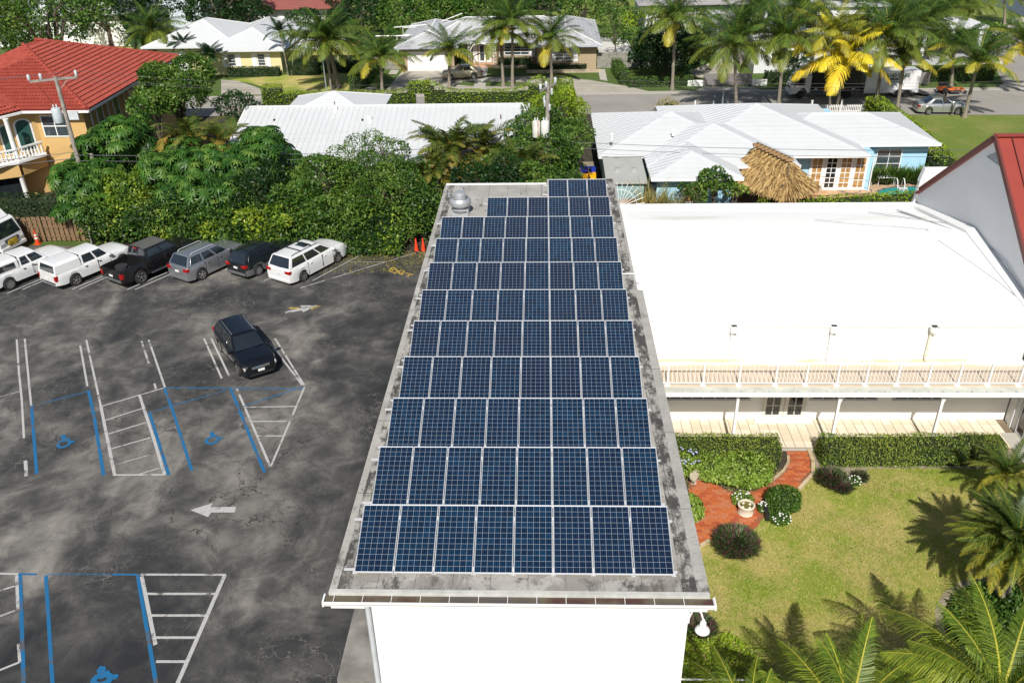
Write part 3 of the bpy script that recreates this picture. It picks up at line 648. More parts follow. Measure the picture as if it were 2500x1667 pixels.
# ================================================================ TRAFFIC CONES
def cone(loc, label, h=.75, striped=False):
    t = thing('traffic_cone', label, 'traffic cone', loc, 'traffic cones')
    x, y, z = loc
    b = MB(); b.prism([(x-.19,y-.19),(x+.19,y-.19),(x+.19,y+.19),(x-.19,y+.19)], z+.002, z+.04); b.build('base', M['black'] if not striped else M['orange'], t)
    b = MB(); b.lathe((x,y,z+.04), [(.14,0),(.03,h),(0,h+.005)], 16); b.build('cone', M['orange'], t, smooth=50)
    if striped:
        for a, c in ((.35,.48),(.58,.68)):
            b = MB(); r = lambda q: .14-(.11*q)+.004; b.lathe((x,y,z+.04), [(r(a),a*h),(r(c),c*h)], 16); b.build('white_band', M['trim'], t)
q = G(1017, 613); cone((q.x,q.y,0), 'red traffic cone at the foot of the green hedge, left of the pair', .85)
q = G(1034, 613); cone((q.x,q.y,0), 'red traffic cone half hidden by the grey roof edge', .85)
q = G(93, 596); cone((q.x,q.y,.01), 'orange and white banded cone beside the box truck and wooden fence', .95, True)
# ================================================================ WOODEN FENCE BY THE CARS
FY = 34.35
fx0, fx1 = -36, G(232, 590).x
fe = thing('wooden_fence', 'brown shadowbox wooden fence behind the parked pickups', 'fence', (-28, FY, 0))
x = fx0; k = 0
while x < fx1:
    y = FY + (.0 if k % 2 else .07); h = 1.72+rnd.uniform(-.03,.03)
    b = MB(); b.box(x, y, .06, x+.13+rnd.uniform(0,.015), y+.022, h); b.build('board', M['wood'], fe); x += .165; k += 1
for z in (.35, 1.0, 1.5): b = MB(); b.box(fx0, FY+.025, z, fx1, FY+.068, z+.08); b.build('rail', M['wood'], fe)
for x in (-33, -30.6, -28.2, -25.9, fx1-.02): b = MB(); b.box(x, FY-.09, 0, x+.10, FY-.002, 1.8); b.build('post', M['wood'], fe)
b = MB(); b.box(fx1+.02, FY-.6, 0, fx1+.12, FY+1.6, 1.7); tag(b.build('side_fence', M['greywood'], loc=(fx1,FY,0)), 'dark side fence panel at the right end of the wooden fence', 'fence')
# ================================================================ HIP ROOF HOUSES
def hip(b, x0, x1, y0, y1, z, pitch, th=.12):
    """hip roof solid over a rectangle"""
    w_, d_ = x1-x0, y1-y0; n = len(b.v); h = min(w_, d_)/2
    if w_ >= d_: r0, r1 = (x0+h, y0+h), (x1-h, y0+h)
    else: r0, r1 = (x0+h, y0+h), (x0+h, y1-h)
    zr = z+h*pitch
    b.v += [(x0,y0,z),(x1,y0,z),(x1,y1,z),(x0,y1,z),(r0[0],r0[1],zr),(r1[0],r1[1],zr),(x0,y0,z-th),(x1,y0,z-th),(x1,y1,z-th),(x0,y1,z-th)]
    if w_ >= d_: F = [(0,1,5,4),(1,2,5),(2,3,4,5),(3,0,4)]
    else: F = [(0,1,4),(1,2,5,4),(2,3,5),(3,0,4,5)]
    F += [(6,7,1,0),(7,8,2,1),(8,9,3,2),(9,6,0,3),(9,8,7,6)]
    b.f += [tuple(n+i for i in q) for q in F]; b.mi += [b.cur]*len(F)
    return r0, r1, zr
def hipcaps(parent, x0, x1, y0, y1, z, pitch, mat, fronts=True):
    h = min(x1-x0, y1-y0)/2; wide = (x1-x0) >= (y1-y0)
    r0 = (x0+h, y0+h, z+h*pitch); r1 = (x1-h, y0+h, z+h*pitch) if wide else (x0+h, y1-h, z+h*pitch)
    segs = [((x0,y0,z), r0), ((x1,y0,z), r1 if wide else r0), (r0, r1)]
    segs += [((x0,y1,z), r0 if wide else r1), ((x1,y1,z), r1)]
    for a, c in segs:
        if (Vector(a)-Vector(c)).length > .2: b = MB(); b.bar(Vector(a)+Vector((0,0,.0)), Vector(c)+Vector((0,0,.0)), .15, .05); b.build('hip_cap', mat, parent)
def seams(parent, x0, x1, y0, y1, z, pitch, sides, step=.55, mat=None):
    """standing seams on chosen slopes (W/E)"""
    h = min(x1-x0, y1-y0)/2
    b = MB()
    for s in sides:
        L = (y1-y0); k = int(L/step)
        for i in range(1, k):
            y = y0+i*step; t = min(y-y0, y1-y, h)
            if s == 'W': b.bar((x0,y,z+.01),(x0+t,y,z+t*pitch+.01), .022, .025)
            if s == 'E': b.bar((x1,y,z+.01),(x1-t,y,z+t*pitch+.01), .022, .025)
    o = b.build('roof_seam', mat or M['capgrey'], parent); stuff(o); return o
# ---- blue house
Bh = thing('blue_house', 'pale blue house with sprawling white hip roof and tall french doors', 'house', (20, 46, 0))
blocks = [(8.7,20.0,42.1,53.4,3.0), (11.9,18.0,37.3,45.5,2.98), (11.9,22.3,39.7,50.1,2.99), (14.2,27.65,41.8,55.3,3.01), (21,33.45,44.25,52.6,3.005)]
for i, (x0,x1,y0,y1,z) in enumerate(blocks):
    b = MB(); hip(b, x0,x1,y0,y1,z,.285,.13); b.build('roof', M['shingle'], Bh)
    hipcaps(Bh, x0,x1,y0,y1,z+.0,.285, M['capgrey'])
seams(Bh, 8.7,20.0,42.1,53.4,3.0,.285,'W'); seams(Bh, 11.9,22.3,39.7,50.1,2.99,.285,'W'); seams(Bh, 11.9,18,37.3,45.5,2.98,.285,'W'); seams(Bh, 14.2,27.65,41.8,55.3,3.01,.285,'W')
b = MB()
for (x0,x1,y0,y1,z) in blocks:
    b.box(x0+.02, y0-.10, z-.15-.0, x1-.02, y0-.002, z-.01)
b.build('fascia', M['trim'], Bh)
b = MB(); b.box(9.3,42.7,0,17,52.8,2.86); b.box(12.4,37.9,0,17.4,43,2.84); b.box(17.5,42.6,0,23.0,50,2.85); b.box(22.9,43.0,0,28.3,54.7,2.845); b.box(27.5,44.95,0,32.9,52,2.835)
b.build('wall', M['blue'], Bh)
ax = lambda px, Y: A(px, 400, Y).x
d0, d1 = 23.9, 28.0
b = MB(); b.box(d0, 42.90, .05, d1, 42.999, 2.7); b.build('door_surround', M['trim'], Bh)
ww = (d1-d0)/4
for i in range(4):
    pm = [M['brownpane'], M['brownpane'], M['glass']] if i != 1 else M['glass']
    window(Bh, d0+i*ww+.05, d0+(i+1)*ww-.05, .15, 2.6, 42.899, 2, 4 if i in (0, 3) else 6, M['trim'], pm, .13, name='french_door' if i in (1,2) else 'window', mw=.05)
window(Bh, ax(2136,44.9), ax(2198,44.9), .75, 2.5, 44.949, 2, 3, M['trim'], M['housepane'], .07)
window(Bh, ax(1674,37.9), ax(1734,37.9), 1.1, 2.35, 37.899, 2, 3, M['trim'], M['brownpane'], .07)
b = MB(); b.box(16.9,37.84,0,17.02,37.89,2.8); b.box(14.05,37.80,0,14.2,37.89,2.8); b.build('downspout', M['steel'], Bh)
b = MB(); b.tube([(28.35,42.9,2.6),(28.35,42.9,0)], .05, 6); b.build('downspout', M['trim'], Bh)
for (px, py) in ((1643, 325), (1493, 336)):
    q = G(px, py, 4.0); b = MB(); b.lathe((q.x,q.y,3.8), [(.09,0),(.09,.4),(.15,.42),(.10,.52),(0,.55)], 10); b.build('roof_vent', M['trim'], Bh)
# ---- small shed roof beside it
Sh = thing('shed', 'small lean-to with grey shingle roof and two roof vents at the blue house corner', 'shed', (10.3, 40, 0))
sg = shingle('grey_shed_shingle', (.42,.43,.40), .02, (.25,.26,.24), .12, .3, .15)
b = MB(); b.v += [(9.0,37.7,2.65),(11.75,37.7,2.65),(11.75,42.0,2.92),(9.0,42.0,2.92),(9.0,37.7,2.50),(11.75,37.7,2.50),(11.75,42.0,2.8),(9.0,42.0,2.8)]
b.f += [(0,1,2,3),(7,6,5,4),(0,4,5,1),(1,5,6,2),(2,6,7,3),(3,7,4,0)]; b.mi += [0]*6; b.build('roof', sg, Sh)
b = MB(); b.box(9.2,37.95,0,11.55,41.9,2.5); b.build('wall', simple('shed_green_wall', (.28,.42,.44), .8), Sh)
b = MB(); b.box(8.9,42.0,2.93,11.9,42.08,3.02); b.build('flashing', M['trim'], Sh)
for x, in ((9.85,), (11.0,)):
    b = MB(); b.box(x-.12,39.5,2.74,x+.12,39.75,2.98); b.build('roof_vent', M['steel'], Sh)
b = MB(); b.box(9.3,36.9,0,12.3,37.5,1.5); tag(b.build('timber_screen', simple('rust_brown_timber', (.36,.17,.05), .85, var=.3), loc=(10.5,37,0)), 'rusty brown timber screen beyond the far end of the grey roof', 'screen')
# curved white fan trellis sticking up beyond the roof
q = A(1513, 505, 30.0)
ft = thing('fan_trellis', 'white metal fan of spokes rising beyond the grey roof corner', 'trellis', q)
for a in range(10):
    an = R_(8+a*13); L = 1.15+.12*a if a < 4 else 1.4
    b = MB(); b.tube([q, q+Vector((math.cos(an)*1.45, .1, math.sin(an)*1.45))], .018, 5); b.build('spoke', M['trim'], ft)
b = MB(); b.tube([q+Vector((math.cos(R_(8+k*13))*1.0, .12, math.sin(R_(8+k*13))*1.0)) for k in range(10)], .016, 5); b.build('hoop', M['trim'], ft)
b = MB(); b.tube([q, (q.x, q.y, 0)], .03, 6); b.build('post', M['trim'], ft)
# ---- white standing seam house A
Ah = thing('white_roofed_house', 'long low house under white standing seam roof behind the green hedge mass', 'house', (-8, 50, 0))
X0, X1, YR, ZR, YE, YB = -18.4, 3.8, 49.5, 4.85, 41.5, 57.0
b = MB(); sl = .26
b.v += [(X0,YE,ZR-sl*(YR-YE)),(X1,YE,ZR-sl*(YR-YE)),(X1,YR,ZR),(X0,YR,ZR),(X1,YB,ZR-sl*(YB-YR)),(X0,YB,ZR-sl*(YB-YR))]
b.v += [(v[0],v[1],v[2]-.14) for v in b.v[:6]]
b.f += [(0,1,2,3),(3,2,4,5),(0,3,5,11,9,6),(1,7,8,10,4,2),(0,6,7,1),(6,9,8,7),(9,11,10,8),(4,10,11,5)]; b.mi += [0]*8
b.build('roof', M['metalroof'], Ah)
b = MB()
k = int((X1-X0)/.42)
for i in range(k+1):
    x = X0+i*(X1-X0)/k; b.bar((x,YE,ZR-sl*(YR-YE)+.012),(x,YR,ZR+.012), .028, .035)
stuff(b.build('roof_seam', simple('seam_grey', (.50,.52,.54), .5), Ah))  # seams in a slightly darker grey than the sheet
b = MB(); b.bar((X0-.02,YR,ZR+.02),(X1+.02,YR,ZR+.02), .3, .05); b.bar((X0-.02,YE,ZR-sl*(YR-YE)+.02),(X0-.02,YR,ZR+.02), .12, .05); b.build('ridge_cap', M['trim'], Ah)
b = MB(); b.box(X0+.6,YE+.7,0,X1-.5,YB-.6,2.6); b.build('wall', M['white'], Ah)
b = MB(); hip(b, -16.6,-8.4,49.9,58.1,3.55,.33,.12); b.build('roof', M['shingle'], Ah); hipcaps(Ah, -16.6,-8.4,49.9,58.1,3.55,.33, M['trim'])
for (px, py, w_, h_, mt) in ((820,270,.25,.25,'trim'),(903,290,.28,.28,'trim'),(886,303,.14,.12,'black'),(668,283,.13,.12,'black'),(818,262,.06,.35,'redtrim'),(1223,299,.08,.35,'redtrim')):
    q = G(px, py, 4.3); z = ZR-sl*abs(YR-q.y); q = G(px, py, z); z = ZR-sl*abs(YR-q.y)
    b = MB(); b.box(q.x-w_/2,q.y-w_/2,z-.05,q.x+w_/2,q.y+w_/2,z+h_); b.build('roof_vent', M[mt], Ah)
# ---- brick house over the road
Br = thing('brick_house', 'tan brick ranch house with white garage door and stained white tile roof', 'house', (0, 86, 0))
bl = [(-11.9,-4.7,82.3,97,2.75,.33), (-9,9.5,85.0,94.3,2.78,.42), (3.4,11.4,82.2,98,2.76,.33)]
for (x0,x1,y0,y1,z,pt) in bl:
    b = MB(); hip(b, x0,x1,y0,y1,z,pt,.14); b.build('roof', M['shinglebrick'], Br); hipcaps(Br, x0,x1,y0,y1,z,pt, M['trim'])
b = MB()
for (x0,x1,y0,y1,z,pt) in bl: b.box(x0,y0-.08,z-.17,x1,y0-.004,z-.01)
b.build('fascia', simple('grey_blue_fascia', (.38,.42,.48), .6), Br)
b = MB(); b.box(-11.3,83.2,0,-5.3,96,2.6); b.box(-5.4,86.2,0,4.2,93,2.59); b.box(4.1,83.1,0,10.8,97,2.595); b.build('wall', M['brickwall'], Br)
b = MB(); b.box(-10.6,83.14,.02,-5.95,83.199,2.15); gd = b.build('garage_door', M['white'], Br)
for i in range(4): b = MB(); b.box(-10.55,83.115,.06+i*.53,-6.0,83.139,.06+i*.53+.50); b.build('panel', M['white'], gd)
window(Br, 6.1,8.1,1.0,2.4,83.099,2,4,M['trim'],M['housepane'],.07)
for x in (5.5, 8.15): b = MB(); b.box(x,83.03,.85,x+.55,83.099,2.45); b.build('shutter', M['trim'], Br)
window(Br, .3,3.2,1.0,2.4,86.199,3,4,M['trim'],M['housepane'],.07)
for x in (-.35, 3.25): b = MB(); b.box(x,86.13,.8,x+.6,86.199,2.45); b.build('shutter', M['trim'], Br)
window(Br, -2.7,-1.9,.25,2.3,86.199,1,2,M['trim'],M['housepane'],.16, name='door')
for x in (-3.35,-1.75): b = MB(); b.box(x,86.14,.25,x+.5,86.199,2.35); b.build('shutter', M['trim'], Br)
b = MB(); b.box(-3.9,84.6,0,-.6,86.1,.22); b.build('porch_floor', M['terra'], Br)
for x in (-3.8,-.95):
    b = MB()
    for z in range(14): b.bar((x,84.7,.25+z*.17),(x+.3,84.7,.25+(z+1)*.17) if z % 2 else (x+.3,84.7,.25+z*.17), .025, .025)
    b.box(x,84.68,.2,x+.03,84.72,2.7); b.box(x+.3,84.68,.2,x+.33,84.72,2.7)
    b.build('lattice_post', M['trim'], Br)
b = MB(); b.tube([(-3.5,84.7,2.0),(-3.2,84.7,2.45),(-2.3,84.7,2.68),(-1.4,84.7,2.45),(-1.0,84.7,2.0)], .05, 6); b.box(-3.5,84.68,2.66,-.95,84.72,2.72); b.build('lattice_arch', M['trim'], Br)
b = MB(); b.box(2.9,81.3,0,11.2,81.5,.35); b.box(-.9,84.0,0,2.9,84.15,.3); tag(b.build('planter_wall', simple('planter_brick', (.42,.34,.25), .9), loc=(7,81.4,0)), 'low brick planter edging in front of the brick house', 'planter')
b = MB(); b.tube([(-12.4,88,0),(-12.4,88,3.0),(-9.3,88,3.2)], .05, 6); b.tube([(-12.4,93,0),(-12.4,93,3.0),(-9,93,3.2),(-5,93,4.6)], .05, 6); b.tube([(-15,88,3.0),(-10,88,3.0)], .07, 6); b.tube([(-13,90,3.6),(-9,91,3.7)], .05, 6)
tag(b.build('pool_enclosure', M['trim'], loc=(-12,90,0)), 'white framed screen enclosure left of the brick house roof', 'enclosure')
# ---- yellow house
Yh = thing('yellow_house', 'pale yellow house with white roof and shutters at the upper left', 'house', (-32, 86, 0))
for (x0,x1,y0,y1,z,pt) in ((-33.5,-24.2,81.6,98,2.8,.36),(-41.5,-30,84.0,97,2.79,.36)):
    b = MB(); hip(b, x0,x1,y0,y1,z,pt,.14); b.build('roof', M['shingle'], Yh); hipcaps(Yh, x0,x1,y0,y1,z,pt, M['trim'])
b = MB(); b.box(-33,82.5,0,-24.9,96,2.65); b.box(-41,84.9,0,-32.9,95,2.64); b.build('wall', M['yellowhouse'], Yh)
b = MB(); b.box(-40.4,84.83,.02,-36.6,84.899,2.1); b.build('garage_door', M['white'], Yh)
for x in (-31.0,-27.6):
    window(Yh, x,x+.9,.95,2.3,82.499,1,4,M['trim'],M['housepane'],.07)
    for s in (x-.62, x+.95): b = MB(); b.box(s,82.43,.85,s+.55,82.499,2.35); b.build('shutter', M['trim'], Yh)
b = MB(); b.box(-24.1,84,2.35,-18.6,90,2.45); b.box(-18.8,84.1,0,-18.7,84.2,2.34); b.box(-18.8,89.8,0,-18.7,89.9,2.34); b.build('carport_awning', M['trim'], Yh)
# ---- red tiled house
Rh = thing('red_roof_house', 'two storey yellow villa with red barrel tile roof and balcony, left edge', 'house', (-31, 46, 0))
rt_ = NT('red_roof_tile'); rp = rt_.geo(); rt_.out(rt_.ramp(rt_.noise(2.5, 4, .6, vec=rp), [(.3, (.26,.040,.025)), (.7, (.36,.066,.042))]), .7); M['tile'] = rt_.m
RZE = 6.35; PT = .375
def rooftiles(parent, P0, udir, vdir, ulen, vlen_fn, nrow, rowstep):
    """barrel tile courses: each course a stepped wavy strip lying on the slope"""
    U = Vector(udir).normalized(); V = Vector(vdir).normalized(); N = U.cross(V).normalized()
    if N.z < 0: N = -N
    b = MB(); cw = .26
    for r in range(nrow):
        a0, a1 = vlen_fn(r*rowstep)
        k = int((a1-a0)/cw)
        if k < 1: continue
        for i in range(k):
            u0 = a0+i*cw; pts = []
            lo = r*rowstep-.05; hi = (r+1)*rowstep
            n = len(b.v)
            for du, h in ((0,.0),(.06,.055),(.13,.07),(.20,.055),(.26,.0)):
                b.v.append(tuple(Vector(P0)+U*(u0+du)+V*lo+N*(h+.095))); b.v.append(tuple(Vector(P0)+U*(u0+du)+V*hi+N*(h+.015)))
            for q in range(4): b.f.append((n+2*q, n+2*q+2, n+2*q+3, n+2*q+1)); b.mi.append(0)
            b.f.append((n, n+2, n+4, n+6, n+8)); b.mi.append(0)
    return stuff(b.build('roof_tiles', M['tile'], parent, smooth=30))
x1, y0r, y1r = -27.9, 43.4, 61.3
b = MB(); hip(b, -44.0, x1, y0r, y1r-.0, RZE, PT, .2); b.build('roof', M['tile'], Rh)
cs = 1/math.sqrt(1+PT*PT); rs = .43
# east slope: u along +Y, v up-slope towards -X ; south slope: u along +X, v towards +Y
rooftiles(Rh, (x1, y0r, RZE), (0,1,0), (-cs,0,PT*cs), 18, lambda v: (v*cs, 17.9-v*cs), int(8.0/cs/rs), rs)
rooftiles(Rh, (-44, y0r, RZE), (1,0,0), (0,cs,PT*cs), 16, lambda v: (v*cs+3, 16.1-v*cs), int(8.0/cs/rs), rs)
b = MB(); h_ = 8.05
pts = [Vector((x1,y0r,RZE+.06))+Vector((-1,1,PT))*(h_*i/26) for i in range(27)]
for a, c in zip(pts, pts[1:]): b.tube([a-(c-a)*.1+Vector((0,0,.03)), c+Vector((0,0,.01))], [.16,.13], 8)
pts = [Vector((x1,y1r,RZE+.06))+Vector((-1,-1,PT))*(h_*i/26) for i in range(27)]
for a, c in zip(pts, pts[1:]): b.tube([a-(c-a)*.1+Vector((0,0,.03)), c+Vector((0,0,.01))], [.16,.13], 8)
stuff(b.build('hip_tiles', M['tile'], Rh, smooth=40))
# front wing, turned 45 degrees at the valley
b = MB()
v0 = Vector((-32.6, 43.75, RZE)); e1 = Vector((-34.4, 40.6, RZE)); e2 = Vector((-40, 37.5, RZE)); tp = Vector((-38.2, 46.9, RZE+2.2)); tq = Vector((-41.5, 45.0, RZE+2.2))
b.poly([v0, e1, tp]); b.poly([e1, e2, tq, tp]); b.poly([e1+Vector((0,0,-.2)), e1, v0, v0+Vector((0,0,-.2))]); b.poly([e2+Vector((0,0,-.2)), e2, e1, e1+Vector((0,0,-.2))]); b.poly([v0+Vector((0,0,-.2)),e1+Vector((0,0,-.2)),e2+Vector((0,0,-.2)),Vector((-40,44,RZE-.2))])
b.build('wing_roof', M['tile'], Rh)
d1 = (e2-e1).normalized(); nv = ((tp+tq)/2-(e1+e2)/2); nv = (nv-d1*nv.dot(d1)).normalized()
rooftiles(Rh, e1, -d1*-1, nv, 6, lambda v: (0+v*.0, 5.9), 13, .42)
d2 = (v0-e1).normalized(); nv2 = (tp-(e1)); nv2 = (nv2-d2*nv2.dot(d2)).normalized()
rooftiles(Rh, e1, d2, nv2, 3.6, lambda v: (min(3.4, v*.45)*.2, max(.3, 3.6-v*.9)) , 8, .42)
b = MB()
for a, c in (((x1+.04,y0r-.02,RZE-.12),(x1+.04,y1r,RZE-.12)), ((x1+.06,y0r-.04,RZE-.12),(v0.x,y0r-.04,RZE-.12)), ((v0.x,v0.y-.3,RZE-.12),(e1.x+.05,e1.y-.05,RZE-.12)), ((e1.x,e1.y-.08,RZE-.12),(e2.x,e2.y-.08,RZE-.12))):
    b.bar(a, c, .13, .16)
b.build('gutter', M['trim'], Rh)
b = MB(); b.prism([(-28.8,44.3),(-28.8,60.6),(-44,60.6),(-44,41.5),(-36,41.4),(-34.7,42.3),(-32.4,44.3)], 0, RZE-.14); b.build('wall', M['yellow'], Rh)
window(Rh, -32.05,-30.1,4.15,5.75,44.299,2,2,M['trim'],M['housepane'],.08, mw=.07)
window(Rh, -31.2,-30.4,.4,2.2,44.299,1,1,M['trim'],M['housepane'],.12)
for y in (46.2, 49, 52, 55):
    b = MB(); b.box(-28.799,y,3.7,-28.72,y+.1,5.9); b.box(-28.799,y+.9,3.7,-28.72,y+1.0,5.9); b.box(-28.799,y+.1,5.8,-28.72,y+.9,5.9); b.box(-28.799,y+.1,3.7,-28.72,y+.9,3.8); wv = b.build('window', M['trim'], Rh)
    b = MB(); b.box(-28.799,y+.101,3.801,-28.75,y+.899,5.799); b.build('pane', M['housepane'], wv)
for y in (45.2, 48, 51): b = MB(); b.tube([(-28.7,y,6.1),(-28.7,y,0)], .05, 6); b.build('downspout', M['trim'], Rh)
# diagonal loggia: doors, columns, balustrade, arches
dg = Vector((-2.3, -2.0, 0)).normalized()
P0 = Vector((-32.42, 44.28, 0)); nn = Vector((dg.y*-1, dg.x, 0)); nn = Vector((.66,-.75,0))
def on(t, z, o=.03): return P0 + dg*t + nn*o + Vector((0,0,z))
def arch(b, t0, t1, z0, z1, o):
    r = (t1-t0)/2; pts = [on(t0,z0,o), on(t1,z0,o)] + [on(t0+r+r*math.cos(a), z1-r*.8+r*.8*math.sin(a), o) for a in [math.pi*i/10 for i in range(11)]]
    b.poly(pts)
b = MB(); arch(b, .35, 1.6, 3.3, 5.7, .03); dv = b.build('balcony_door', M['trim'], Rh)
b = MB(); arch(b, .5, 1.45, 3.4, 5.6, .05); b.build('pane', simple('green_curtain_glass', (.03,.09,.08), .15), dv)
b = MB(); arch(b, 1.75, 2.6, 3.3, 5.5, .03); dv = b.build('balcony_door', M['trim'], Rh)
b = MB(); arch(b, 1.85, 2.5, 3.4, 5.4, .05); b.build('pane', simple('green_curtain_glass2', (.03,.09,.08), .15), dv)
slabp = [(-32.3,44.2),(-31.9,43.6),(-33.0,41.7),(-34.2,40.6),(-40,37.6),(-40,41),(-36,41.5)]
b = MB(); b.prism(slabp, 2.95, 3.12); b.build('balcony_floor', M['trim'], Rh)
rp_ = [Vector((-32.1,43.7,3.12)), Vector((-33.1,41.8,3.12)), Vector((-34.3,40.7,3.12)), Vector((-39,38.3,3.12))]
b = MB(); bl_ = MB()
for a, c in zip(rp_, rp_[1:]):
    b.bar(a+Vector((0,0,.85)), c+Vector((0,0,.85)), .18, .10); b.bar(a+Vector((0,0,.05)), c+Vector((0,0,.05)), .16, .08)
    L = (c-a).length; k = int(L/.24)
    for i in range(k):
        p = a+(c-a)*((i+.5)/k); q_ = MB(); q_.lathe(p+Vector((0,0,.09)), [(.06,0),(.04,.08),(.085,.28),(.04,.52),(.06,.70)], 8); q_.build('baluster', M['trim'], Rh, smooth=50)
b.build('balustrade_rail', M['trim'], Rh)
for p in (Vector((-33.15,41.9,0)), Vector((-39.2,38.4,0))):
    b = MB(); b.lathe(p+Vector((0,0,3.1)), [(.20,0),(.17,.1),(.16,2.9),(.2,3.05)], 14); b.build('column', M['trim'], Rh, smooth=50)
b = MB(); b.lathe((-33.3,41.9,0), [(.20,0),(.17,.12),(.17,1.9),(.22,2.0)], 14); b.build('column', M['trim'], Rh, smooth=50)
b = MB(); b.prism([(-32.35,44.2),(-33.05,42.05),(-33.3,42.15),(-32.6,44.3)], 2.0, 2.95); b.prism([(-33.1,41.7),(-40,38.3),(-40,38.6),(-33.3,42.0)], 2.0, 2.95); b.build('lower_arch_wall', M['yellow'], Rh)
b = MB()
for i in range(8): a=i/8; q = P0+dg*(2.6+i*.0); 
b.poly([(-33.6,42.1,.1),(-36.5,40.7,.1),(-36.5,40.7,1.7),(-36.0,40.95,2.15),(-35.0,41.4,2.35),(-34.1,41.85,2.15),(-33.6,42.1,1.7)]); b.build('dark_doorway', M['glass'], Rh)
b = MB(); b.box(-30.9,44.26,1.5,-30.2,44.299,1.5+.02); b.lathe((-32.2,43.9,0),[(.2,0),(.25,.5),(.18,.55)],10); b.lathe((-31.9,43.95,0),[(.02,.5),(.02,1.3),(.22,1.35),(.2,1.4),(0,1.42)],8); tag(b.build('birdbath', M['black'], loc=(-32,44,0)), 'small dark birdbath and pot under the yellow villa balcony', 'birdbath')
# ---- hidden away white house and red brown roof at the top left
Wh = thing('white_house', 'pale blue white house with gridded window peeking between trees, top left', 'house', (-49, 112, 0))
b = MB(); b.box(-56,112,0,-44,120,5.6); b.build('wall', simple('pale_blue_white_wall', (.55,.62,.68), .8), Wh); b = MB(); hip(b,-57,-43,111,121,5.6,.3); b.build('roof', M['shingle'], Wh)
window(Wh, A(385,35,112).x, A(417,35,112).x, A(400,44,112).z, A(400,18,112).z, 111.999, 3, 4, M['trim'], M['housepane'], .12)
Wt = thing('tile_roof_house', 'house with brown red tile roof at the top edge behind the yellow house', 'house', (-32, 112, 0))
brt = shingle('brown_red_tile', (.30,.10,.08), .2, (.12,.04,.03), .15, .5, .2)
b = MB(); hip(b,-41,-24,107,124,3.3,.34); b.build('roof', brt, Wt); b = MB(); b.box(-40,108,0,-25,123,3.2); b.build('wall', M['white'], Wt)
Wg = thing('distant_white_house', 'white walled house far left behind the airy tree', 'house', (-66, 102, 0))
b = MB(); b.box(-76,100,0,-50,110,4.2); b.build('wall', M['white'], Wg); b = MB(); hip(b,-77,-49,99,111,4.2,.35); b.build('roof', M['shingle'], Wg)
# ---- modern grey houses behind the palms on the right
Gh = thing('modern_house', 'pale grey modern house behind the coconut palms and box truck', 'house', (36, 84, 0))
lg = simple('pale_grey_stucco', (.62,.64,.65), .8)
b = MB(); b.box(27.8,80,0,43.5,92,3.3); b.box(31.5,83,3.3,42,92,6.3); b.box(24.5,86,0,27.8,95,4.0); b.build('wall', lg, Gh)
b = MB(); b.box(27.4,79.5,3.3,43.9,83,3.5); b.box(31.1,82.6,6.3,42.4,92.5,6.5); b.box(24.2,85.6,4.0,28,95.3,4.2); b.build('roof', simple('pale_flat_roof', (.5,.51,.52), .8), Gh)
for (x0,x1_,z0,z1_,Y) in ((29.5,32.6,.9,2.5,79.999),(36,38.5,.8,2.6,79.999),(33.5,36,4.0,5.6,82.999),(38,40.5,4.0,5.6,82.999)): window(Gh, x0,x1_,z0,z1_,Y,2,1,M['trim'],M['glass'],.1)
b = MB(); b.box(31,79.6,3.0,43,79.9,3.28); b.build('entry_beam', simple('beam_grey', (.3,.31,.32), .7), Gh)
Gt = thing('grey_tile_house', 'house with grey ribbed tile roof at the top behind the palms', 'house', (28, 110, 0))
gtr = shingle('grey_flat_tile', (.36,.34,.34), .22, (.18,.17,.17), .12, .5, .22)
b = MB(); hip(b,17,34,101,116,4.0,.33); hip(b,32,50,103,120,4.3,.33); b.build('roof', gtr, Gt); b = MB(); b.box(18,102,0,33,115,3.9); b.box(33,104,0,49,119,4.2); b.build('wall', lg, Gt)
Gw = thing('entry_pavilion', 'light grey pavilion with columns right of the palms', 'building', (50, 88, 0))
b = MB(); b.box(46.8,84,3.6,54,90,3.9); b.build('roof', lg, Gw)
for x, y in ((47.2,84.3),(53.3,84.3),(50.2,84.3)): b = MB(); b.box(x,y,0,x+.4,y+.4,3.6); b.build('column', M['trim'], Gw)
b = MB(); b.box(46,83,-.01,56,92,.25); b.build('terrace', simple('grey_terrace', (.42,.43,.45), .8), Gw)
# ================================================================ PAVEMENTS OVER THE ROAD
def path(name, pts, mat, z=.012): return sheet(name, pts, z, mat)
path('driveway', gp([(985,172),(1098,170),(1150,190),(1310,187),(1440,196),(1540,213),(1594,226),(1700,226)]) + [Vector((23,71.9,0)), Vector((-30,71.9,0))] + gp([(940,222)]), M['driveway'], .014)
path('front_lawn', gp([(1110,207),(1130,200),(1165,199),(1160,212)]), M['lawn3'], .02); path('front_lawn', gp([(1185,199),(1280,201),(1345,212),(1183,212)]), M['lawn3'], .02)
path('path', gp([(1168,160),(1192,160),(1184,218),(1155,218)]), M['concrete'], .026)
path('path', gp([(1460,170),(1477,170),(1483,199),(1465,196)]), M['concrete'], .026)
path('path', gp([(955,172),(975,172),(968,182),(948,182)]), M['concrete'], .026)
path('path', gp([(886,214),(920,213),(920,221),(884,222)]), M['concrete'], .026)
for px in (897, 913): q = G(px, 219); b = MB(); b.lathe((q.x,q.y,.03),[(.3,0),(.3,.015),(0,.016)],14); tag(b.build('manhole_cover', M['black'], loc=q), 'round black cover on concrete pad, %s of the two' % ('left' if px < 900 else 'right'), 'manhole cover', 'covers by the far driveway')
path('driveway', gp([(540,195),(580,198),(610,208),(660,226),(683,232),(540,232)]), M['driveway'], .016)
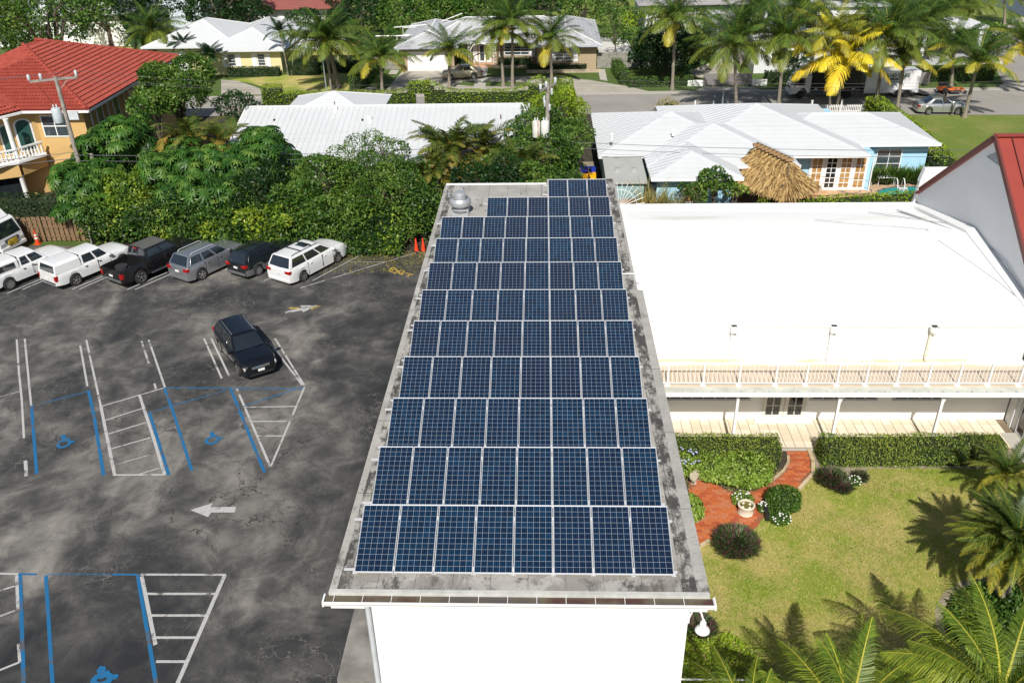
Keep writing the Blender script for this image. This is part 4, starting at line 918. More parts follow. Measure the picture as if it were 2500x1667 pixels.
path('driveway', gp([(1680,175),(1760,145),(1780,145),(1812,190),(1700,190)]), M['driveway'], .016)
path('driveway', gp([(1716,213),(1835,213),(1880,226),(1690,227)]), M['kerb'], .016)
path('driveway', gp([(2450,204),(2520,200),(2520,222),(2425,222)]), M['kerb'], .016)
path('gravel_yard', gp([(1455,92),(1530,92),(1545,130),(1462,130)]), simple('pale_gravel', (.62,.61,.57), .9, var=.3, scale=6), .018)
path('dry_yard', gp([(560,195),(860,170),(850,225),(690,228),(610,203)]), M['lawn'], .009); path('back_yard', gp([(790,100),(880,100),(850,150),(740,150)]), M['lawn'], .009)
path('back_yard', gp([(225,100),(300,95),(330,125),(215,130)]), M['lawn'], .009)
b = MB(); q0, q1 = G(1716,211), G(1835,211); b.box(q0.x,q0.y,.05,q1.x,q0.y+.08,1.25); gt = tag(b.build('driveway_gate', simple('grey_gate', (.20,.185,.18), .7), loc=q0), 'wide taupe sliding driveway gate beside the street lamp', 'gate')
b = MB(); b.box(q1.x+12.5,q0.y-.5,.05,q1.x+18,q0.y-.4,1.25); tag(b.build('driveway_gate', simple('grey_gate2', (.20,.185,.18), .7), loc=(q1.x+15,q0.y,0)), 'taupe gate at the right edge beyond the mower', 'gate')
b = MB(); b.box(q0.x-1.6,q0.y-.02,0,q0.x-.02,q0.y+.2,.6); b.box(q1.x+.02,q0.y-.02,0,q1.x+1.6,q0.y+.2,.6); tag(b.build('low_wall', M['white'], loc=q0), 'low white wall stubs either side of the taupe gate', 'wall')
# weathered fence behind garden
fn = thing('grey_fence', 'weathered grey plank fence right of the brick house', 'fence', (12, 83.5, 0))
xx = 10.9; k = 0
while xx < 20.8:
    b = MB(); yy = 83.4-(xx-10.9)*.0; b.box(xx, yy+(k % 3)*.01, .02, xx+.17, yy+.03+(k % 3)*.01, 1.75+rnd.uniform(-.05,.05)+.05*math.sin(xx)); b.build('board', M['greywood'], fn); xx += .18; k += 1
fn2 = thing('grey_fence', 'weathered grey fence between the palm and brick garage', 'fence', (-13, 84, 0))
xx = -14.6
while xx < -11.5: b = MB(); b.box(xx,84,0.02,xx+.17,84.03,1.7+rnd.uniform(-.04,.04)); b.build('board', M['greywood'], fn2); xx += .18
q0, q1 = G(237, 100), G(292, 97); bf = thing('bamboo_fence', 'tan bamboo fence panel under the dark tree, upper left', 'fence', q0)
b = MB(); xx = q0.x
while xx < q1.x: b = MB(); b.tube([(xx,q0.y,0),(xx,q0.y,1.8+rnd.uniform(-.05,.05))], .06, 5); b.build('cane', simple('bamboo', (.30,.20,.09), .8, var=.3) if 'bam' not in M else M['bam'], bf); M['bam'] = bpy.data.materials['bamboo']; xx += .125
# white picket fence
pf = thing('picket_fence', 'white picket fence with taller posts behind the blue house', 'fence', (33, 62.9, 0))
x_ = 29.6
while x_ < 35.3: b = MB(); b.box(x_,62.85,.1,x_+.07,62.87,1.0); b.build('picket', M['trim'], pf); x_ += .16
for z in (.35,.8): b = MB(); b.box(29.5,62.88,z,35.4,62.92,z+.07); b.build('rail', M['trim'], pf)
for x in (29.4,32.1,35.2): b = MB(); b.box(x,62.83,0,x+.13,62.96,1.35); b.box(x-.03,62.8,1.35,x+.16,62.99,1.40); b.build('post', M['trim'], pf)
for px in (1695, 1740): q = A(px, 258, 62.9); b = MB(); b.box(q.x,62.83,0,q.x+.12,62.95,1.5); tag(b.build('fence_post', M['trim'], loc=(q.x,62.9,0)), 'white fence post rising behind the blue house roof, %s one' % ('left' if px < 1700 else 'right'), 'post', 'lone white posts')
# street lamp
def street_lamp(base, h, label):
    t = thing('street_lamp', label, 'street lamp', base, 'green street lamps'); x, y, z = base
    g = simple('dark_green_metal', (.03,.055,.045), .5) if 'lampg' not in M else M['lampg']; M['lampg'] = g
    b = MB(); b.lathe(base, [(.14,0),(.12,.5),(.07,.6),(.055,h)], 10); b.build('post', simple('lamp_post_grey', (.2,.24,.22), .6), t, smooth=50)
    b = MB(); b.lathe((x,y,z+h), [(.06,0),(.20,.08),(.24,.55),(.26,.56),(.12,.78),(.04,.9),(0,1.0)], 8); b.build('lantern', g, t)
q = G(1763, 275); tp_ = A(1770, 190, 64.5); street_lamp((A(1763,260,64.5).x, 64.5, 0), tp_.z, 'dark green lantern street lamp in front of the taupe gate')
q = A(785, 125, 71.9); street_lamp((A(797,220,71.9).x, 71.9, 0), q.z-.2, 'green street lamp left of the twin palm trunks')
# ================================================================ VEHICLES
def carpaint(name, col, metal=.3, rough=.25):
    return simple(name, col, rough, metal, var=.03, **{'Coat Weight': .8, 'Coat Roughness': .04})
M['tail'] = simple('tail_lamp_red', (.35,.008,.008), .15); M['lens'] = simple('headlamp_glass', (.62,.64,.65), .08, .3); M['amber'] = simple('amber_lens', (.7,.18,.01), .2)
M['chrome'] = simple('chrome', (.75,.76,.78), .12, .95, var=.02); M['plate'] = simple('licence_plate', (.72,.74,.72), .5); M['cglass'] = simple('car_glass', (.012,.016,.02), .03, var=.1, **{'Specular IOR Level': 1.0, 'Coat Weight': 1.0})
M['plastic'] = simple('grey_plastic', (.12,.12,.125), .55)
def car(name, label, cat, loc, rz, L, W, H, wb, paint, hood=.92, cowl=1.02, belt=1.02, deck=1.0, wsb=.95, wst=.25, rft=-1.5, rfb=-1.95,
        wr=.33, side=((.04,.30),(.34,.60),(.64,.93)), nose=.72, tailz=.85, rack=None, sunroof=False, bed=False, cap=False, rimcol=None, extra=None, ground=.2, tuck=.70, lamp_tall=False, roofmat=None, two_tone=None, group=None):
    """a car along +X, x measured from its middle; returns its Empty"""
    t = thing(name, label, cat, loc, group, rz if rz else 1e-5); hw = W/2; xf = wb/2+(.02 if not bed else .15); xr = xf-wb
    front, rear = L/2, -L/2
    pm = paint
    st = sorted(set([round(rear+(L)*i/46, 3) for i in range(47)] + [round(c+wr*1.17*k, 3) for c in (xf, xr) for k in (-1,-.92,-.7,-.4,0,.4,.7,.92,1)]))
    def top(x):
        if x > wsb:
            u = (x-wsb)/(front-wsb); return cowl+(hood-cowl)*min(1, u*1.2)-(hood-nose)*max(0, (u-.72)/.28)**2.2
        if x < rfb:
            if bed: return belt+.02 
            u = (rfb-x)/max(.05, (rfb-rear)); return deck-(deck-tailz)*max(0, (u-.5)/.5)**2
        return belt+(cowl-belt)*max(0, (x-rfb)/(wsb-rfb)) if x > rfb else belt
    def half(x):
        u = max(0, (x-(front-.75))/.75); v = max(0, ((rear+.5)-x)/.5); return hw*(1-.20*u**2.2-.09*v**2.2)
    def zb(x):
        z = ground+.06*max(0, (abs(x)-L/2+.5)/.5)
        for c in (xf, xr):
            d = abs(x-c)
            if d < wr*1.17: z = max(z, wr+math.sqrt(max(0, (wr*1.17)**2-d*d))*.98)
        return z
    rings = []; bedx = rfb-.02
    for x in st:
        h = half(x); z0 = zb(x); z1 = top(x); zs = z0+(z1-z0)*.55
        fl = z1+.02
        if bed and not cap and rear+.08 < x < bedx: fl = .72
        ring = [(0, z0), (h*.82, z0), (h*.975, z0+.03), (h, zs), (h*.985, z1-.16 if z1-.16 > z0+.05 else z0+.05), (h*.93, z1-.03), (h*.88, z1), ((h*.86), fl if fl < z1 else z1+.005), (0, fl if fl < z1 else z1+.035)]
        rings.append((x, ring))
    b = MB(); n = len(rings[0][1]); full = 2*n-2
    for x, r in rings:
        for (y, z) in r: b.v.append((x, -y, z))
        for (y, z) in reversed(r[1:-1]): b.v.append((x, y, z))
    for i in range(len(rings)-1):
        for j in range(full):
            a = i*full+j; c = i*full+(j+1) % full; b.f.append((a, c, c+full, a+full)); b.mi.append(1 if (two_tone and j in (0,1,2,full-1,full-2,full-3)) else 0)
    b.f.append(tuple(range(full))); b.f.append(tuple(reversed(range((len(rings)-1)*full, len(rings)*full)))); b.mi += [0, 0]
    b.build('body', [pm, two_tone or M['plastic']], t, local=True, smooth=32)
    # greenhouse
    yb, yt = hw*.90, hw*tuck; zt = H-.035; zbt = belt
    def P(s, v, sd, off=0):
        xb = wsb+(rfb-wsb)*s; xt = wst+(rft-wst)*s; x = xb+(xt-xb)*v; z = (cowl+(zbt-cowl)*min(1, s*2))*(1-v)+zt*v; y = yb+(yt-yb)*v
        return Vector((x, sd*(y+off), z+off*.5))
    b = MB(); K = 12; R = []
    for i in range(K+1):
        s = i/K; R.append([P(s,0,-1), P(s,.86,-1), P(s,1,-1)+Vector((0,.05,.0)), Vector((P(s,1,1).x, -yt*.5, H-.005)), Vector((P(s,1,1).x, 0, H)), Vector((P(s,1,1).x, yt*.5, H-.005)), P(s,1,1)+Vector((0,-.05,0)), P(s,.86,1), P(s,0,1)])
    for r in R: b.v += [tuple(p) for p in r]
    for i in range(K):
        for j in range(8): a = i*9+j; b.f.append((a, a+1, a+10, a+9)); b.mi.append(1 if (roofmat and 1 < j < 6) else 0)
    b.f.append(tuple(range(9))); b.f.append(tuple(reversed(range(K*9, K*9+9)))); b.mi += [0, 0]
    b.build('roof', [pm, roofmat or pm], t, local=True, smooth=40)
    for (s0, s1) in side:
        for sd in (-1, 1):
            lo0, hi0 = .10, .84
            q = [P(s0,lo0,sd,.012), P(s1,lo0,sd,.012), P(s1 if s1 < .85 else s1-.0,hi0,sd,.012), P(s0,hi0,sd,.012)]
            b = MB(); b.poly(q if sd < 0 else q[::-1]); q2 = [p+Vector((0,-sd*.02,0)) for p in q]; b.poly(q2 if sd > 0 else q2[::-1])
            for i in range(4): b.poly([q[i], q[(i+1) % 4], q2[(i+1) % 4], q2[i]])
            b.build('side_window', M['cglass'], t, local=True)
    def endglass(nm, s, x_off):
        a, bq, c, d = P(s,.06,-1), P(s,.06,1), P(s,.93,1), P(s,.93,-1)
        for p, k in ((a,.9),(bq,.9),(c,.88),(d,.88)): p.y *= k
        o = Vector((x_off, 0, .012)); b = MB()
        mid0 = (a+bq)/2+Vector((x_off*2.5,0,0)); mid1 = (c+d)/2+Vector((x_off*1.5,0,.02))
        for q in ([a+o, mid0+o, mid1+o, d+o], [mid0+o, bq+o, c+o, mid1+o]):
            b.poly(q); 
        b.poly([a, a+o, d+o, d]); b.poly([bq, c, c+o, bq+o]); b.poly([a, bq, bq+o, mid0+o, a+o]); b.poly([d, d+o, mid1+o, c+o, c])
        b.build(nm, M['cglass'], t, local=True, smooth=30)
    endglass('windshield', 0, .014); endglass('rear_window', 1, -.014)
    # door gaps and handles
    if not extra == 'nodoors':
        for sd in (-1, 1):
            for (s0, s1) in side[:2]:
                for s in ((s0-.02), (s1+.02)):
                    if .0 < s < .9:
                        x = wsb+(rfb-wsb)*s; b = MB(); hh = half(x)
                        b.box(x-.006, sd*(hh*.955), ground+.14, x+.006, sd*(hh+.004), top(x)-.05); b.build('door_gap', M['black'], t, local=True)
                x = wsb+(rfb-wsb)*(s1-.05); hh = half(x); b = MB(); b.box(x-.09, sd*(hh*.98), belt-.16, x+.06, sd*(hh+.03), belt-.125); b.build('door_handle', paint if extra != 'dkhandle' else M['black'], t, local=True)
    for sd in (-1, 1):
        x = wsb-.12; b = MB(); yy = half(x); b.box(x-.08, sd*(yy*.92), belt-.0, x+.10, sd*(yy+.17), belt+.14); b.build('mirror', paint, t, local=True, bevel=.03)
        xh = front-.22; hh = half(front-.2)
        b = MB()
        if lamp_tall: b.box(front-.12, sd*(hh-.02), .62, front-.015+.03, sd*(hh-.36), .86)
        else: b.prism([(front-.03, sd*hh*.55),(front-.14, sd*hh*.99),(front-.62, sd*half(front-.6)*.985),(front-.50, sd*half(front-.5)*.80),(front-.16, sd*hh*.52)], nose-.14, nose-.0) if False else b.box(front-.30, sd*hh*.62, nose-.17, front-.045, sd*hh*.985, nose-.01)
        hl_ = b.build('headlight', M['lens'], t, local=True, bevel=.03); b = MB(); b.box(front-.36, sd*hh*.90, nose-.15, front-.20, sd*hh*1.0, nose-.04); b.build('indicator', M['amber'], hl_, local=True)
        hr = half(rear+.08); b = MB()
        b.box(rear-.012, sd*(hr*.60 if not bed else hr*.82), tailz-.16 if not lamp_tall else tailz-.3, rear+.20, sd*(hr*1.018), tailz+.02); b.build('taillight', M['tail'], t, local=True, bevel=.02)
    b = MB(); b.box(front-.06, -hw*.48, nose-.15, front+.012, hw*.48, nose-.02); b.build('grille', M['chrome'], t, local=True, bevel=.01)
    b = MB(); b.box(front-.08, -hw*.62, ground+.08, front+.008, hw*.62, ground+.2); b.build('air_intake', M['black'], t, local=True)
    for xx, nm in ((front+.012, 'f'), (rear-.03, 'r')):
        b = MB(); b.box(xx, -.16, nose-.32 if nm == 'f' else tailz-.26, xx+.015, .16, nose-.2 if nm == 'f' else tailz-.14); b.build('licence_plate', M['plate'], t, local=True)
    b = MB(); b.box(rear-.025, -hw*.8, ground+.1, rear+.1, hw*.8, ground+.26); b.build('rear_bumper', M['chrome'] if bed else (two_tone or paint), t, local=True, bevel=.03)
    # wheels
    rm = rimcol or M['chrome']
    if 'wheel_%.2f%s' % (wr, rm.name) not in MESH:
        a = MB(); a.lathe((0,0,0), [(wr*.60,-.10),(wr*.66,-.115),(wr*.93,-.115),(wr,-.08),(wr,.08),(wr*.93,.11),(wr*.6,.11)], 28, 'y'); tm = a.mesh('tyre', smooth=35); tm.materials.append(M['rubber'])
        a = MB(); a.lathe((0,0,0), [(0,-.03),(wr*.60,-.03)], 24, 'y'); a.lathe((0,0,0), [(wr*.56,-.10),(wr*.65,-.112),(wr*.65,.05),(wr*.56,.05)], 24, 'y')
        a.cur = 0
        for k in range(5): an = k*2*math.pi/5; a.bar((0,-.085,0), (math.cos(an)*wr*.60,-.10,math.sin(an)*wr*.60), wr*.19, .035, upv=(0,1,0))
        a.lathe((0,0,0), [(0,-.115),(wr*.14,-.11),(wr*.16,-.05)], 12, 'y'); rmm = a.mesh('rim', smooth=30); rmm.materials.append(rm)
        d = MB(); d.lathe((0,0,0), [(wr*.30,-.034),(wr*.555,-.034)], 24, 'y'); dm = d.mesh('brake_disc'); dm.materials.append(M['black'])
        MESH['wheel_%.2f%s' % (wr, rm.name)] = (tm, rmm, dm)
    tm, rmm, dm = MESH['wheel_%.2f%s' % (wr, rm.name)]
    for x in (xf, xr):
        for sd in (-1, 1):
            wl = link_mesh('wheel', tm, t, (x, sd*(hw-.12), wr), (0, 0, 0 if sd < 0 else math.pi)); link_mesh('rim', rmm, wl); link_mesh('brake_disc', dm, wl)
    if sunroof: b = MB(); b.box(wst-.95, -.38, H-.01, wst-.40, .38, H+.012); b.build('sunroof', M['cglass'], t, local=True)
    if rack:
        for sd in (-1, 1):
            b = MB(); y = sd*yt*.86; b.tube([(wst-.15,y,H-.03),(wst-.25,y,H+.05),(rft+.35,y,H+.05),(rft+.2,y,H-.03)], .02, 6); b.build('roof_rail', M[rack], t, local=True)
        if rack == 'black':
            for k in range(2): b = MB(); x = wst-.6-k*.9; b.box(x-.03,-yt*.85,H+.045,x+.03,yt*.85,H+.075); b.build('crossbar', M['black'], t, local=True)
    return t, P, half, top, belt
MESH = {}
def place(rear, front, wb, W, near_right=True, z=0.0, xoff=.02):
    """ground centre and heading from the two near wheels' contact points"""
    a, c = rear, front; d = (c-a).normalized(); n = Vector((d.y, -d.x, 0)) if near_right else Vector((-d.y, d.x, 0))
    mid = (a+c)/2 - n*(W/2-.12) - d*xoff
    return (mid.x, mid.y, z), math.atan2(d.y, d.x)
white = carpaint('white_car_paint', (.72,.73,.73), 0, .3); black = carpaint('black_car_paint', (.012,.012,.013), .2, .2); silver = carpaint('silver_car_paint', (.42,.44,.47), .75, .3)
navy = carpaint('dark_blue_black_paint', (.006,.007,.010), .2, .15); gold = carpaint('champagne_paint', (.42,.37,.28), .7, .3); dgreen = carpaint('dark_green_black_paint', (.012,.018,.018), .3, .25); silver2 = carpaint('silver_sedan_paint', (.48,.50,.50), .7, .3)
rimd = simple('dull_alloy', (.38,.38,.36), .35, .7); rimw = simple('bright_alloy', (.62,.62,.62), .3, .8)
# the minivan's two near wheels give the row heading
ra, fa = G(740.5,686.3), G(824.6,640.8)
hd = math.atan2(fa.y-ra.y, fa.x-ra.x)
def stall(px, py, wb, W, turn=0.0, xoff=.02):
    a = G(px, py); h = hd+turn; d = Vector((math.cos(h), math.sin(h), 0)); return place(a, a+d*wb, wb, W, True, 0, xoff)
row = 'cars parked nose-in along the hedge'
l, r = place(ra, fa, 3.0, 1.96); car('minivan', 'white minivan with sunroof at the right end of the row', 'minivan', l, r, 5.1, 1.96, 1.72, 3.0, white, hood=1.02, cowl=1.14, belt=1.08, deck=1.05, wsb=1.25, wst=.35, rft=-2.1, rfb=-2.42, side=((.05,.27),(.30,.60),(.63,.95)), nose=.8, tailz=.98, rack='black', sunroof=True, rimcol=rimd, group=row, tuck=.74)
l, r = stall(632, 672, 2.55, 1.74, .0); car('station_wagon', 'small black wagon with black roof rack between silver suv and white minivan', 'station wagon', l, r, 4.45, 1.74, 1.58, 2.55, dgreen, belt=.98, cowl=1.0, hood=.92, deck=1.0, wsb=.85, wst=.15, rft=-1.75, rfb=-2.12, side=((.04,.30),(.34,.60),(.64,.93)), nose=.75, tailz=.95, rack='black', rimcol=rimw, two_tone=M['plastic'], group=row)
l, r = stall(493, 683, 2.80, 1.84, .0); car('suv', 'silver grey suv between the black pickup and small black wagon', 'suv', l, r, 4.67, 1.84, 1.68, 2.75, silver, hood=1.02, cowl=1.10, belt=1.10, deck=1.05, wsb=1.0, wst=.25, rft=-1.85, rfb=-2.2, nose=.82, tailz=1.0, rack='alu', rimcol=rimw, wr=.36, group=row)
l, r = stall(347, 691, 3.55, 2.0, .0, .15); tk, P, half, top, belt = car('pickup_truck', 'black crew cab pickup truck with empty bed and chrome wheels', 'pickup truck', l, r, 5.75, 2.0, 1.88, 3.55, black, hood=1.18, cowl=1.25, belt=1.22, deck=1.2, wsb=1.35, wst=.75, rft=-.85, rfb=-.98, side=((.06,.44),(.50,.93)), wr=.41, nose=1.0, tailz=1.02, bed=True, rimcol=M['chrome'], lamp_tall=True, ground=.36, group=row, roofmat=simple('dusty_black_roof', (.10,.098,.09), .5))
b = MB(); b.box(-.99,-.18,1.80,-.94,.18,1.85); b.build('brake_light', M['tail'], tk, local=True)
b = MB(); b.box(-2.2,-.7,.73,-1.3,.1,.78); b.lathe((-1.9,.35,.78),[(.18,0),(.36,0),(.36,.2),(.18,.2)],20); b.build('spare_wheel', M['rubber'], tk, local=True)
for sd in (-1,1): b = MB(); b.tube([(1.2,sd*1.02,.42),(-.9,sd*1.02,.42)], .05, 8); b.build('side_step', M['chrome'], tk, local=True)
def capped(px, py, label, L, cabend, side, turn, wbb, rd, capwin, H=1.72):
    l, r = stall(px, py, wbb, 1.85, turn, .15)
    t, P, half, top, belt = car('pickup_truck', label, 'pickup truck', l, r, L, 1.85, H, wbb, white, hood=1.05, cowl=1.12, belt=1.08, deck=1.08, wsb=1.05, wst=.55, rft=cabend+.12, rfb=cabend, side=side, wr=.36, nose=.9, tailz=.98, bed=True, cap=True, rimcol=rimd if rd else rimw, lamp_tall=True, ground=.32, group=row, extra='dkhandle')
    xr = -L/2+.06; b = MB(); R = []
    for x, ins in ((cabend-.03, 0), (xr+.18, 0.0)):
        R.append([(x,-.86,1.09),(x-(.16 if x < -2 else 0)*-0,-.80,1.55),(x,-.62,H-.03),(x,0,H+.02),(x,.62,H-.03),(x,.80,1.55),(x,.86,1.09)])
    for i, q in enumerate(R):
        for k, p_ in enumerate(q): b.v.append((p_[0]-(.16 if i and k in (0,6) else (.05 if i and k in (1,5) else 0)), p_[1], p_[2]))
    for j in range(6): b.f.append((j, j+1, j+8, j+7)); b.mi.append(0)
    b.f.append(tuple(range(7))); b.f.append(tuple(reversed(range(7,14)))); b.f.append((0,7,13,6)); b.mi += [0,0,0]
    cp = b.build('bed_cap', white, t, local=True, smooth=30)
    b = MB(); b.poly([(xr+.015,-.72,1.14),(xr+.015,.72,1.14),(xr+.125,.64,1.54),(xr+.125,-.64,1.54)]); b.poly([(xr+.06,-.72,1.14),(xr+.16,-.64,1.54),(xr+.16,.64,1.54),(xr+.06,.72,1.14)])
    b.build('cap_rear_window', M['cglass'], cp, local=True)
    if capwin:
        for sd in (-1,1):
            b = MB(); q = [(cabend-.25,sd*.875,1.17),(xr+.35,sd*.875,1.17),(xr+.35,sd*.825,1.50),(cabend-.25,sd*.825,1.50)]; b.poly(q if sd < 0 else q[::-1]); b.poly([(p_[0],p_[1]-sd*.03,p_[2]) for p_ in (q[::-1] if sd < 0 else q)]); b.build('cap_side_window', M['cglass'], cp, local=True)
    return t
capped(188, 696, 'white crew cab pickup with solid white bed cap, second from left', 5.25, -.85, ((.06,.44),(.50,.92)), -.02, 3.2, True, False)
capped(27, 706, 'white extended cab pickup with windowed bed cap, leftmost of the row', 5.4, -.62, ((.06,.52),(.60,.92)), 0.0, 3.3, True, True)
l, r = place(G(543,856), G(589,917), 2.745, 1.82, True); r_ = r
car('station_wagon', 'dark navy wagon parked askew alone between the white lines', 'station wagon', l, r_, 4.78, 1.82, 1.62, 2.745, navy, hood=.98, cowl=1.06, belt=1.04, deck=1.02, wsb=1.05, wst=.30, rft=-1.75, rfb=-2.2, nose=.8, tailz=.98, rack='plastic', rimcol=rimd, wr=.345)
l, r = place(G(1155.5,193.7), G(1101.6,196), 2.6, 1.70, False); car('sedan', 'champagne gold sedan on the driveway before the white garage door', 'sedan', l, r, 4.53, 1.70, 1.47, 2.6, gold, belt=.92, cowl=.96, hood=.88, deck=1.0, wsb=.95, wst=.20, rft=-.95, rfb=-1.65, side=((.06,.38),(.42,.84)), nose=.68, tailz=.85, rimcol=rimw, wr=.31)
l, r = place(G(2266.8,280), G(2334.8,280), 2.6, 1.70, True); sdn, P, half, top, belt = car('sedan', 'silver sedan with open driver door parked on the street by the lawn', 'sedan', l, r, 4.53, 1.70, 1.47, 2.6, silver2, belt=.92, cowl=.96, hood=.88, deck=1.0, wsb=.95, wst=.20, rft=-.95, rfb=-1.65, side=((.06,.38),(.42,.84)), nose=.68, tailz=.85, rimcol=rimw, wr=.31)
b = MB(); b.prism([(.78,-.86),(.62,-1.52),(.58,-1.51),(.72,-.85)], .3, .92); dr = b.build('open_door', silver2, sdn, local=True)
b = MB(); b.prism([(.70,-.90),(.60,-1.42),(.57,-1.41),(.66,-.90)], .925, 1.3); b.build('pane', M['cglass'], dr, local=True)
b = MB(); b.box(-2.3,-.6,1.10,-2.15,.6,1.13); b.box(-2.22,-.55,.98,-2.18,-.5,1.1); b.box(-2.22,.5,.98,-2.18,.55,1.1); b.build('spoiler', silver2, sdn, local=True)
SDN = Vector(l)
# ---- box truck, trailer and mower in the street
def wheel(t, x, y, r, rim=None, w=.22):
    key = 'tw%.2f%.2f' % (r, w)
    if key not in MESH:
        a = MB(); a.lathe((0,0,0), [(r*.5,-w/2),(r*.95,-w/2),(r,-w/2+.03),(r,w/2-.03),(r*.95,w/2),(r*.5,w/2)], 26, 'y'); tm = a.mesh('tyre', smooth=35); tm.materials.append(M['rubber'])
        a = MB(); a.lathe((0,0,0), [(0,-w*.42),(r*.15,-w*.5),(r*.18,-w*.3),(r*.40,-w*.28),(r*.52,-w*.52),(r*.52,w*.4),(0,w*.4)], 18, 'y'); rm = a.mesh('rim', smooth=35); rm.materials.append(rim or rimw)
        MESH[key] = (tm, rm)
    tm, rm = MESH[key]; wl = link_mesh('wheel', tm, t, (x, y, r), (0,0,0 if y < 0 else math.pi)); link_mesh('rim', rm, wl); return wl
def boxtruck(label, loc, rz, body_len, bodymat, cabmat, box_h, fairing=True, w=2.15):
    t = thing('box_truck', label, 'box truck', loc, None, rz); hw = w/2-.05; zb = .55
    prof = [(.95,.5),(1.02,.75),(.98,1.15),(.62,2.05),(.40,2.2),(-.75,2.25),(-.75,.55),(-.1,.55),(-.12,.8),(-.3,.98),(-.0,.98)]
    prof = [(1.0,.45),(1.04,.80),(.96,1.22),(.60,2.08),(.42,2.2),(-.85,2.24),(-.85,.6),(-.55,.6),(-.50,.85),(-.30,1.0),(.0,1.0),(.2,.85),(.28,.45)]
    b = MB(); n = len(prof); b.v += [(x,-hw,z) for x, z in prof]+[(x,hw,z) for x, z in prof]; b.f += [tuple(range(n)), tuple(reversed(range(n,2*n)))]; b.f += [(i,i+n,(i+1)%n+n,(i+1)%n) for i in range(n)]; b.mi += [0]*(n+2)
    b.build('cab', cabmat, t, local=True, bevel=.035)
    b = MB(); b.poly([(.975,-hw*.90,1.24),(.975,hw*.90,1.24),(.63,hw*.84,2.04),(.63,-hw*.84,2.04)]); b.poly([(.94,-hw*.90,1.24),(.60,-hw*.84,2.04),(.60,hw*.84,2.04),(.94,hw*.90,1.24)]); b.build('windshield', M['cglass'], t, local=True)
    for sd in (-1,1):
        y = sd*(hw+.006); q = [(.80,y,1.3),(-.25,y,1.3),(-.25,y,2.0),(.52,y,2.0)]; b = MB(); b.poly(q); b.poly([(p[0],p[1]-sd*.02,p[2]) for p in q[::-1]]); b.build('side_window', M['cglass'], t, local=True)
        b = MB(); b.box(.92, sd*hw*.62, .72, 1.05, sd*hw*.96, .92); b.build('headlight', M['lens'], t, local=True, bevel=.02)
        b = MB(); b.box(.70, sd*(hw+.02), 1.35, .78, sd*(hw+.30), 1.85); b.build('mirror', M['black'], t, local=True)
    b = MB(); b.box(.99,-hw*.55,.85,1.055,hw*.55,1.08); b.build('grille', M['plastic'], t, local=True); b = MB(); b.box(.98,-hw,.40,1.12,hw,.62); b.build('front_bumper', cabmat, t, local=True, bevel=.03)
    if fairing:
        b = MB(); pts = [(.45,2.22),(.10,2.55),(-.35,2.85),(-.80,2.95),(-.85,2.24)]; n = len(pts); b.v += [(x,-hw*.9*(1-.1*(i<2)),z) for i,(x,z) in enumerate(pts)]+[(x,hw*.9*(1-.1*(i<2)),z) for i,(x,z) in enumerate(pts)]
        b.f += [tuple(range(n)), tuple(reversed(range(n,2*n)))]+[(i,i+n,(i+1)%n+n,(i+1)%n) for i in range(n)]; b.mi += [0]*(n+2); b.build('roof_fairing', cabmat, t, local=True, bevel=.05)
    b = MB(); b.box(-1.0-body_len, -w/2, .85, -1.0, w/2, box_h); bx = b.build('cargo_box', bodymat, t, local=True, bevel=.02)
    for i in range(int(body_len/.6)):
        x = -1.15-i*.6; b = MB(); b.box(x-.03,-w/2-.02,.86,x+.03,-w/2-.0005,box_h-.02); b.build('rib', bodymat, bx, local=True); b = MB(); b.box(x-.03,w/2+.0005,.86,x+.03,w/2+.02,box_h-.02); b.build('rib', bodymat, bx, local=True)
    b = MB(); b.box(-1.0-body_len,-w/2+.1,.62,-.3,w/2-.1,.84); b.build('chassis', M['black'], t, local=True)
    for sd in (-1,1):
        for i in range(int(body_len/.6)):
            if i % 1 == 0: b = MB(); x = -1.3-i*.6; b.box(x-.2,sd*(w/2+.021),.9,x+.1,sd*(w/2+.03),.98); b.build('reflector', M['tail'] if i % 2 else M['trim'], bx, local=True)
    wheel(t, .08, -hw+.1, .40); wheel(t, .08, hw-.1, .40); wheel(t, -body_len+.15, -hw+.12, .42, w=.3); wheel(t, -body_len+.15, hw-.12, .42, w=.3)
    return t
q = G(1952.5, 241); boxtruck('white cabbed landscaping truck with black box body on the street', (q.x+.05, q.y+.95, 0), math.pi-.01, 4.6, simple('black_truck_body', (.012,.012,.013), .4), white, 2.9)
q2 = G(2230, 238); ty = q.y+.95
tr = thing('trailer', 'white enclosed trailer lettered for land care services behind the truck', 'trailer', (q.x+8.85, ty, 0), None, 1e-5)
b = MB(); b.box(-2.75,-1.02,.50,2.45,1.02,2.55); body = b.build('body', white, tr, local=True, bevel=.06)
b = MB(); b.box(-2.77,-1.035,.46,2.47,-1.022,.86); b.box(-2.77,1.022,.46,2.47,1.035,.86); b.build('stone_guard', M['alu'], tr, local=True)
b = MB(); b.box(-2.80,-1.0,.46,-2.752,1.0,.95); b.bar((-2.7,0,.5),(-3.7,0,.5),.12); b.bar((-2.7,-.7,.5),(-3.6,0,.5),.1); b.bar((-2.7,.7,.5),(-3.6,0,.5),.1); b.tube([(-3.3,0,.1),(-3.3,0,.9)],.04,6); b.build('tongue', M['black'], tr, local=True)
for x in (.55, 1.35): wheel(tr, x, -1.0, .36); wheel(tr, x, 1.0, .36)
b = MB(); pts = [(.05,-1.15,.42),(.15,-1.15,.72),(.45,-1.15,.84),(1.45,-1.15,.84),(1.75,-1.15,.72),(1.85,-1.15,.42)]
for a, c in zip(pts, pts[1:]): b.bar(a, c, .26, .03)
b.build('fender', M['alu'], tr, local=True)
